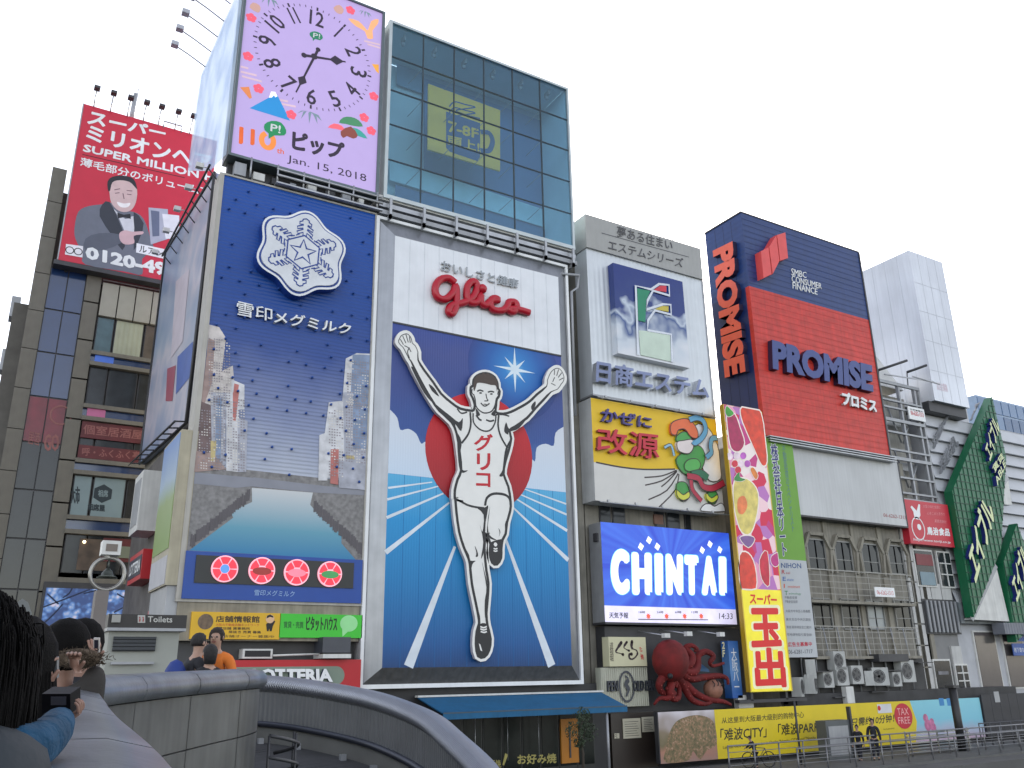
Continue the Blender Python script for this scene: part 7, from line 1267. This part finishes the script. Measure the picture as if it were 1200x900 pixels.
# ------------------------------------------------------------------ people
def person(label, loc, yaw, H=1.7, jacket=(.02, .02, .025), trousers=(.02, .02, .03), hair=(.012, .01, .01), la=None, ra=None, stride=0., lean=0., group=None, extra=None, hairlen=0., headturn=0., sub=1):
    """standing figure; local x right, y forward; la/ra = (elbow, hand) in units of body height"""
    la = la or ((-.15, .01, .62), (-.16, .06, .47)); ra = ra or ((.15, .01, .62), (.16, .06, .47))
    t = thing('person', label, 'person', loc, group); t.rotation_euler = (0, 0, yaw); base = Vector(loc)
    L = lambda x, y, z, r, r2=None: ((x)*H, (y+lean*max(0, z-.5))*H, z*H, r*H)+(((r2 or r)*H),)
    sk = mat('skin_tone', (.36, .22, .16), .55, var=.08)
    hands = []
    J = [L(0, 0, .53, .075, .06), L(0, 0, .62, .065, .05), L(0, 0, .74, .085, .055), L(0, 0, .82, .05, .04), L(0, .005, .86, .032), L(0, .012, .905, .042, .05), L(0, .015, .95, .05, .058), L(0, .005, .985, .035, .04)]
    E = [(0, 1), (1, 2), (2, 3), (3, 4), (4, 5), (5, 6), (6, 7)]
    for s, (el, ha), st_ in ((-1, la, stride), (1, ra, -stride)):
        i = len(J); J.append(L(s*.105, 0, .795, .036)); J.append(L(*el, .026)); J.append(L(*ha, .017)); E += [(3, i), (i, i+1), (i+1, i+2)]
        d = (Vector(ha)-Vector(el)).normalized(); sd = d.cross(Vector((0, 0, 1))); sd = sd.normalized() if sd.length > .1 else Vector((1, 0, 0)); h = Vector(ha)
        p0 = h+d*.03; J.append(L(*p0, .02, .012)); E.append((i+2, i+3))
        for f in range(4):
            o_ = sd*(.016*(f-1.5)*.75); p1 = h+d*.05+o_; p2 = h+d*(.078-.004*abs(f-1))+o_-Vector((0, 0, .008)); k = len(J); J.append(L(*p1, .0065)); J.append(L(*p2, .005)); E += [(i+3, k), (k, k+1)]
        p1 = h+d*.015+sd*.02*s; p2 = h+d*.035+sd*.03*s; k = len(J); J.append(L(*p1, .008)); J.append(L(*p2, .006)); E += [(i+2, k), (k, k+1)]
        i = len(J); J.append(L(s*.05, 0, .49, .055)); J.append(L(s*.052, .02+st_*.5, .28, .036)); J.append(L(s*.052, st_, .05, .024)); J.append(L(s*.055, st_+.06, .02, .02)); E += [(0, i), (i, i+1), (i+1, i+2), (i+2, i+3)]
    bd_ = skin('body', J, E, sk, None, sub); bd_.parent = t; bd_.location = (0, 0, 0)
    def child(o): o.parent = t; o.location = (0, 0, 0); return o
    jm = mat('cloth_%.3f_%.3f_%.3f' % tuple(jacket), jacket, .85, var=.25, scale=5, bump=.4, bscale=9); tm_ = mat('cloth_%.3f_%.3f_%.3f' % tuple(trousers), trousers, .85, var=.2, scale=5, bump=.3, bscale=9)
    JJ = [L(0, 0, .49, .09, .075), L(0, 0, .6, .082, .066), L(0, 0, .72, .098, .072), L(0, 0, .805, .07, .052), L(0, .004, .862, .044)]; EE = [(0, 1), (1, 2), (2, 3), (3, 4)]
    for s, (el, ha) in ((-1, la), (1, ra)):
        i = len(JJ); d = Vector(ha)-Vector(el); w = Vector(el)+d*.9; JJ += [L(s*.108, 0, .79, .048), L(*el, .038), L(*w, .027)]; EE += [(3, i), (i, i+1), (i+1, i+2)]
    child(skin('jacket', JJ, EE, jm, None, sub))
    JJ = [L(0, 0, .52, .078, .066)]; EE = []
    for s, st_ in ((-1, stride), (1, -stride)): i = len(JJ); JJ += [L(s*.05, 0, .47, .062), L(s*.052, .02+st_*.5, .28, .045), L(s*.052, st_, .06, .034)]; EE += [(0, i), (i, i+1), (i+1, i+2)]
    child(skin('trousers', JJ, EE, tm_, None, sub))
    hz = .955*H; hy = (.012+lean*.45)*H; hm = mat('hair_%.3f' % hair[0], hair, .7, var=.3, scale=20, bump=.6, bscale=60)
    mb = MB(); mb.ball((0, hy-.012*H, hz+.006*H), .064*H, 12, (.92, 1.0, 1.02))
    v2 = []
    for x, y_, z in mb.v:
        if y_ > hy+.02*H and z < hz+.022*H: y_ = hy+.02*H
        if z < hz-.03*H: z = hz-.03*H-(hairlen*H if y_ < hy else 0)
        v2.append((x, y_, z))
    mb.v = v2; child(mb.make('hair', hm, None))
    mb = MB(); mb.ball((-.02*H, hy+.052*H, hz-.004*H), .007*H, 6).ball((.02*H, hy+.052*H, hz-.004*H), .007*H, 6); child(mb.make('eyes', BLACK, None, kind='stuff')); child(MB().tube([(0, hy+.05*H, hz-.0*H), (0, hy+.066*H, hz-.02*H), (0, hy+.054*H, hz-.024*H)], [.004*H, .009*H, .006*H], 6).make('nose', sk, None))
    child(MB().tube([(-.014*H, hy+.051*H, hz-.038*H), (0, hy+.056*H, hz-.039*H), (.014*H, hy+.051*H, hz-.038*H)], .004*H, 5).make('mouth', mat('lip', (.22, .07, .06), .6), None))
    for s in (-1, 1): child(MB().ball((s*.052*H, hy+.002*H, hz-.01*H), .012*H, 6, (.5, 1, 1.3)).make('ear', sk, None))
    for s, st_ in ((-1, stride), (1, -stride)): child(MB().ball((s*.054*H, (st_+.035)*H, .022*H), .04*H, 8, (.6, 1.5, .55)).make('shoe', BLACK, None))
    if extra: extra(t, H, child)
    return t
def at_feet(px, py, d, z): v = atD(px, py, d); return (v.x, v.y, z)
fwd_c = math.radians(-30)
def bag(t, H, child): child(MB().ball((-.0, -.11*H, .68*H), .1*H, 10, (1.1, .8, 1.5)).make('backpack', mat('pack_blue', rgb(24, 50, 120), .7, var=.2), None))
v = atD(226, 745, 10.8); person('man in a black coat with short black hair and a blue rucksack, head turned right', (v.x, v.y, DZ+.0), math.radians(-75), (v.z-DZ)/1.0, (.012, .012, .016), extra=bag, lean=.12, la=((-.14, .04, .66), (-.05, .14, .66)), ra=((.14, .04, .66), (.06, .16, .62)))
def camr(t, H, child): child(MB().box(-.05*H, .05*H, .15*H, .19*H, .64*H, .70*H).make('camera_held', BLACK, None))
v = atD(257, 739, 11.2); person('young person in an orange jacket leaning by the man in black', (v.x, v.y, DZ), math.radians(150), (v.z-DZ), (.62, .16, .02), hair=(.02, .012, .01), lean=.1, la=((-.15, .06, .66), (-.06, .16, .68)), ra=((.15, .06, .66), (.04, .16, .68)), extra=camr)
v = atD(247, 758, 10.6); person('dark haired person in black half hidden between the two friends', (v.x, v.y, DZ), math.radians(20), (v.z-DZ), (.01, .01, .012), hairlen=.06)
# promenade walkers
for lab, px, fy, hy_, D, yaw, kw in (('pedestrian in dark jacket walking beside a taller one, left of the pair', 1009, 892, 851, 38, 2.0, dict(stride=.1)), ('taller pedestrian in black with a pale bag, right of the pair', 1028, 893, 846, 38, 2.2, dict(stride=-.09)), ('figure in dark clothes crouched on a bicycle by the yellow hoarding', 887, 900, 870, 37, 1.2, dict(lean=.35, la=((-.14, .12, .68), (-.12, .26, .62)), ra=((.14, .12, .68), (.12, .26, .62))))):
    f = ray(px, fy); D_ = GZ/f.z if f.z < 0 else D; p = f*min(D_, 42); h_ = ray(px, hy_)*min(D_, 42); H = h_.z-p.z
    p = (p.x, p.y, max(p.z, GZ+.08 if p.y < 28.9 else GZ)); person(lab, p, yaw, max(1.3, min(1.85, H)), (.012, .013, .02), sub=1, **kw)
bw = thing('bicycle', 'dark bicycle ridden past the yellow hoarding', 'bicycle', (0, 0, GZ)); f = ray(890, 900); p = f*(GZ/f.z); WO[bw] = Vector((p.x, p.y, GZ)); bw.location = WO[bw]; bw.rotation_euler = (0, 0, -.3)
for s in (-.5, .5):
    wh = MB().tube([(p.x+s+.32*math.cos(t*math.pi/10), p.y, GZ+.34+.32*math.sin(t*math.pi/10)) for t in range(21)], .022, 6, False).make('wheel', BLACK, bw)
MB().tube([(p.x-.5, p.y, GZ+.34), (p.x-.15, p.y, GZ+.85), (p.x+.35, p.y, GZ+.8), (p.x+.5, p.y, GZ+.34)], .02, 6).tube([(p.x-.15, p.y, GZ+.85), (p.x-.02, p.y, GZ+.32), (p.x+.35, p.y, GZ+.8)], .018, 6).tube([(p.x-.5, p.y, GZ+.34), (p.x-.02, p.y, GZ+.32)], .014, 5).make('frame', DARK, bw); MB().tube([(p.x+.35, p.y-.25, GZ+1.0), (p.x+.35, p.y+.25, GZ+1.0)], .018, 5).make('handlebar', DARK, bw); MB().ball((p.x-.15, p.y, GZ+.92), .1, 6, (1.4, .8, .5)).make('saddle', BLACK, bw)
# people leaning over the parapet at the left edge of view
SK2 = mat('skin_near', (.26, .145, .105), .5, var=.1, scale=20, bump=.1, bscale=60)
def near_person(label, joints, edges, jm, headc, hr_, hairm, hands, hairpts=None, legs=True):
    c = Vector(headc); t = thing('person', label, 'person', (c.x, c.y, DZ)); B = Vector(joints[0][:3])
    body = [(B.x, B.y, B.z, .13), (c.x, c.y, c.z-.16, .05), (c.x, c.y, c.z-.06, .065), (c.x, c.y, c.z+.03, .075)]; be = [(0, 1), (1, 2), (2, 3)]
    if legs:
        for s in (-.09, .09): i = len(body); body += [(B.x+s, B.y-.02, B.z-.12, .08), (B.x+s, B.y, (B.z+DZ)/2, .055), (B.x+s, B.y-.02, DZ+.06, .04), (B.x+s+.1, B.y, DZ+.04, .035)]; be += [(0, i), (i, i+1), (i+1, i+2), (i+2, i+3)]
    skin('body', body, be, SK2, t); skin('jacket', joints, edges, jm, t, 2)
    hm = MB()
    hm.ball((c.x, c.y, c.z+.02), hr_, 14, (.95, 1, 1.1)); hm.make('hair', hairm, t)
    for (w, d, sd, curl, hs_) in hands:         # wrist, direction, side, curl direction, size
        w, d, sd, curl = Vector(w), Vector(d).normalized(), Vector(sd).normalized(), Vector(curl).normalized(); w0 = w.copy(); nj = 0
        J = [(*w, .024, .019), (*(w+d*.045), .032, .016)]; E = [(0, 1)]
        for f in range(4):
            o_ = sd*(.019*(f-1.5)); ln = [.034, .04, .038, .03][f]; k = len(J)
            a = w+d*.085+o_; b_ = a+(d*.6+curl*.8).normalized()*ln; c2 = b_+(curl*1.0-d*.1).normalized()*ln*.8
            J += [(*a, .0095, .0095), (*b_, .0085, .0085), (*c2, .0075, .0075)]; E += [(1, k), (k, k+1), (k+1, k+2)]
        k = len(J); a = w+d*.03+sd*.035; b_ = a+d*.03+sd*.02+curl*.012; J += [(*a, .012, .011), (*b_, .009, .009)]; E += [(0, k), (k, k+1)]
        J = [((j[0]-w0.x)*hs_+w0.x, (j[1]-w0.y)*hs_+w0.y, (j[2]-w0.z)*hs_+w0.z, j[3]*hs_, j[4]*hs_) for j in J]; skin('hand', J, E, SK2, t, 2)
    return t
HB = mat('hair_black', (.004, .0035, .0035), .8, var=.4, scale=30, bump=.3, bscale=200, spec=.12)
# nearest: puffer jacket, teal sleeve, black camera over the cap
hd_ = atD(-48, 800, 1.14); sh = atD(-4, 888, 1.08); pe = Vector((hd_.x-.12, hd_.y-.12, -.55)); el = atD(40, 876, 1.14); wr = atD(80, 843, 1.28)
PUF = mat('puffer_grey', (.012, .018, .024), .7, var=.25, scale=6, bump=.4, bscale=10); TEAL = mat('sleeve_teal', rgb(10, 62, 92), .9, var=.35, scale=14, bump=1., bscale=26)
p1 = near_person('nearest onlooker in a grey padded jacket with teal sleeve holding a black camera', [(*pe, .16), (*(pe*.4+sh*.6-CU*.04), .11), (*sh, .095), (*(hd_+Vector((0, 0, -.13))), .06)], [(0, 1), (1, 2), (2, 3)], PUF, hd_, .086, HB,
                 [(wr, CR*.8+CU*.6, CF, CU*.6-CR*.5, .27)])
skin('sleeve', [(*(sh+CU*.0), .045), (*el, .033), (*(el*.45+wr*.55), .028), (*(wr-CR*.012), .023)], [(0, 1), (1, 2), (2, 3)], TEAL, p1, 2)
cmr = atD(72, 823, 1.3); cx_ = CR; cz_ = CU
def oriented(nm, c, w, h, d, m, parent, **k):
    vs = [];
    for sx_ in (-1, 1):
        for sy_ in (-1, 1):
            for sz_ in (-1, 1): vs.append(c+CR*sx_*w/2+CF*sy_*d/2+CU*sz_*h/2)
    o = MB().add(vs, [(0, 1, 3, 2), (4, 6, 7, 5), (0, 4, 5, 1), (2, 3, 7, 6), (0, 2, 6, 4), (1, 5, 7, 3)]).make(nm, m, parent, **k); return o
cmt = thing('camera', 'small black compact camera held in the teal sleeved hand', 'camera', cmr); oriented('camera_body', cmr, .042, .036, .03, mat('camera_black', (.006, .006, .008), .5, spec=.1), cmt); oriented('camera_screen', cmr+CR*.004-CF*.016+CU*.008, .022, .012, .002, mat('camera_glass', (.06, .06, .075), .3), cmt)
# second: raised hands with white cuff
hd2 = atD(14, 786, 2.1); sh2 = hd2+Vector((.05, -.02, -.26)); w2 = atD(56, 800, 2.1); e2 = atD(40, 838, 2.1); pe2 = hd2+Vector((-.15, .0, -.62))
BLJ = mat('jacket_black', (.013, .014, .018), .7, var=.3, scale=6, bump=.5, bscale=12)
p2_ = near_person('onlooker with long dark hair and black jacket raising both hands to take a picture', [(*pe2, .17), (*(pe2*.4+sh2*.6), .17), (*sh2, .14), (*(hd2+Vector((0, 0, -.13))), .06), (*e2, .055), (*(w2+(e2-w2)*.2), .035)], [(0, 1), (1, 2), (2, 3), (2, 4), (4, 5)], BLJ, hd2, .105, HB,
                  [(w2, CU*1.0-CR*.2, CR, CR*.3+CF*.7, .52), (w2+CR*.012+CF*.1-CU*.008, CU+CR*.05, CR, CR*.2-CF*.6, .5)])
skin('cuff', [(*(w2+(e2-w2)*.22), .030), (*(w2+(e2-w2)*.03), .028)], [(0, 1)], mat('cuff_white', (.42, .40, .36), .8), p2_)
ph2 = atD(62, 782, 2.12); oriented('phone', ph2, .025, .05, .01, mat('camera_silver', (.22, .23, .25), .3, .5), None, label='silver grey phone held by the raised hands of the onlooker in black', cat='phone')
mb = MB(); r5 = random.Random(9)
mb.ball(hd_+Vector((0, 0, -.03)), .094, 20, (1, 1, 1.25)).ball(hd_+Vector((0, -.01, -.10)), .088, 18, (1, 1, 1.0))
for k in range(900):                       # loose strands over the nearest head
    a = r5.uniform(0, 6.28); t0 = r5.uniform(.3, 1.3); rr = .092+r5.uniform(-.004, .002)
    q0 = hd_+Vector((math.cos(a)*rr*math.sin(t0), math.sin(a)*rr*math.sin(t0), rr*1.12*math.cos(t0)+.02)); q1_ = hd_+Vector((math.cos(a)*rr*1.01, math.sin(a)*rr*1.01, -.01+r5.gauss(0, .02))); q2_ = hd_+Vector((math.cos(a)*rr*(.92+r5.random()*.1), math.sin(a)*rr*(.92+r5.random()*.1), -.13-r5.random()*.05))
    mb.tube(smooth([q0, q1_, q2_], 3), [.0012, .0015, .0015, .0014, .0012, .001, .0005], 3, False)
mb.make('loose_hair', HB, p1, kind='stuff'); mb = MB()
for k in range(1200):
    a = r5.uniform(0, 6.28); q0 = hd2+Vector((math.cos(a)*.085, math.sin(a)*.085, r5.uniform(-.02, .06))); q1_ = hd2+Vector((math.cos(a)*.12, math.sin(a)*.11, -.16)); q2_ = q1_+Vector((r5.uniform(-.02, .03), 0, -.16-r5.random()*.08)); mb.tube([q0, q1_, q2_], [.003, .0025, .0008], 3, False)
mb.make('long_hair', HB, p2_, kind='stuff')
# third: fur hood, raised phone
hd3 = atD(76, 762, 4.0); sh3 = atD(93, 785, 3.9); w3 = atD(111, 772, 3.95); e3 = atD(112, 800, 3.9); pe3 = hd3+Vector((.0, .0, -.75))
p3_ = near_person('onlooker in a brown fur trimmed hood holding a phone up', [(*pe3, .17), (*(pe3*.3+hd3*.7+Vector((.06, 0, -.04))), .18), (*(hd3+Vector((.03, 0, -.16))), .11), (*e3, .06), (*(w3+(e3-w3)*.25), .04)], [(0, 1), (1, 2), (1, 3), (3, 4)], mat('jacket_brown', (.03, .026, .024), .85, var=.3, bump=.6, bscale=12), hd3, .115, HB, [(w3+(e3-w3)*.1, CU, CR, CF*.4-CR*.3, .8)])
mb = MB(); fc_ = atD(92, 772, 3.85)
for k in range(900):
    a = r5.uniform(0, 6.283); b_ = r5.gauss(0, .03); q0 = fc_+CR*math.cos(a)*.075+CU*math.sin(a)*.03+Vector((b_, b_, 0)); q1_ = q0+Vector((r5.gauss(0, .012), r5.gauss(0, .012), r5.gauss(0, .011))); mb.tube([q0, q1_], [.0022, .0008], 3, False)
mb.make('fur_trim', mat('fur_brown', (.10, .075, .055), .95, var=.5, scale=40, bump=1., bscale=60, spec=.1), p3_, kind='stuff'); MB().ball(fc_, .062, 14, (1.5, 1, .72)).make('fur_collar', MATS['fur_brown'], p3_)
ph = atD(113.5, 756, 3.94); o3 = thing('phone', 'white edged phone held upright above the fur hood person', 'phone', ph); oriented('case', ph, .026, .066, .009, mat('phone_white', (.45, .42, .40), .4), o3); oriented('screen', ph-CF*.006, .018, .05, .002, mat('phone_dark', (.02, .02, .03), .1), o3)
hd4 = atD(96, 757, 4.6); near_person('dark haired onlooker standing behind the fur hood person', [(hd4.x, hd4.y, hd4.z-.7, .16), (hd4.x, hd4.y, hd4.z-.28, .17), (hd4.x, hd4.y, hd4.z-.13, .07)], [(0, 1), (1, 2)], BLJ, hd4, .115, HB, [])
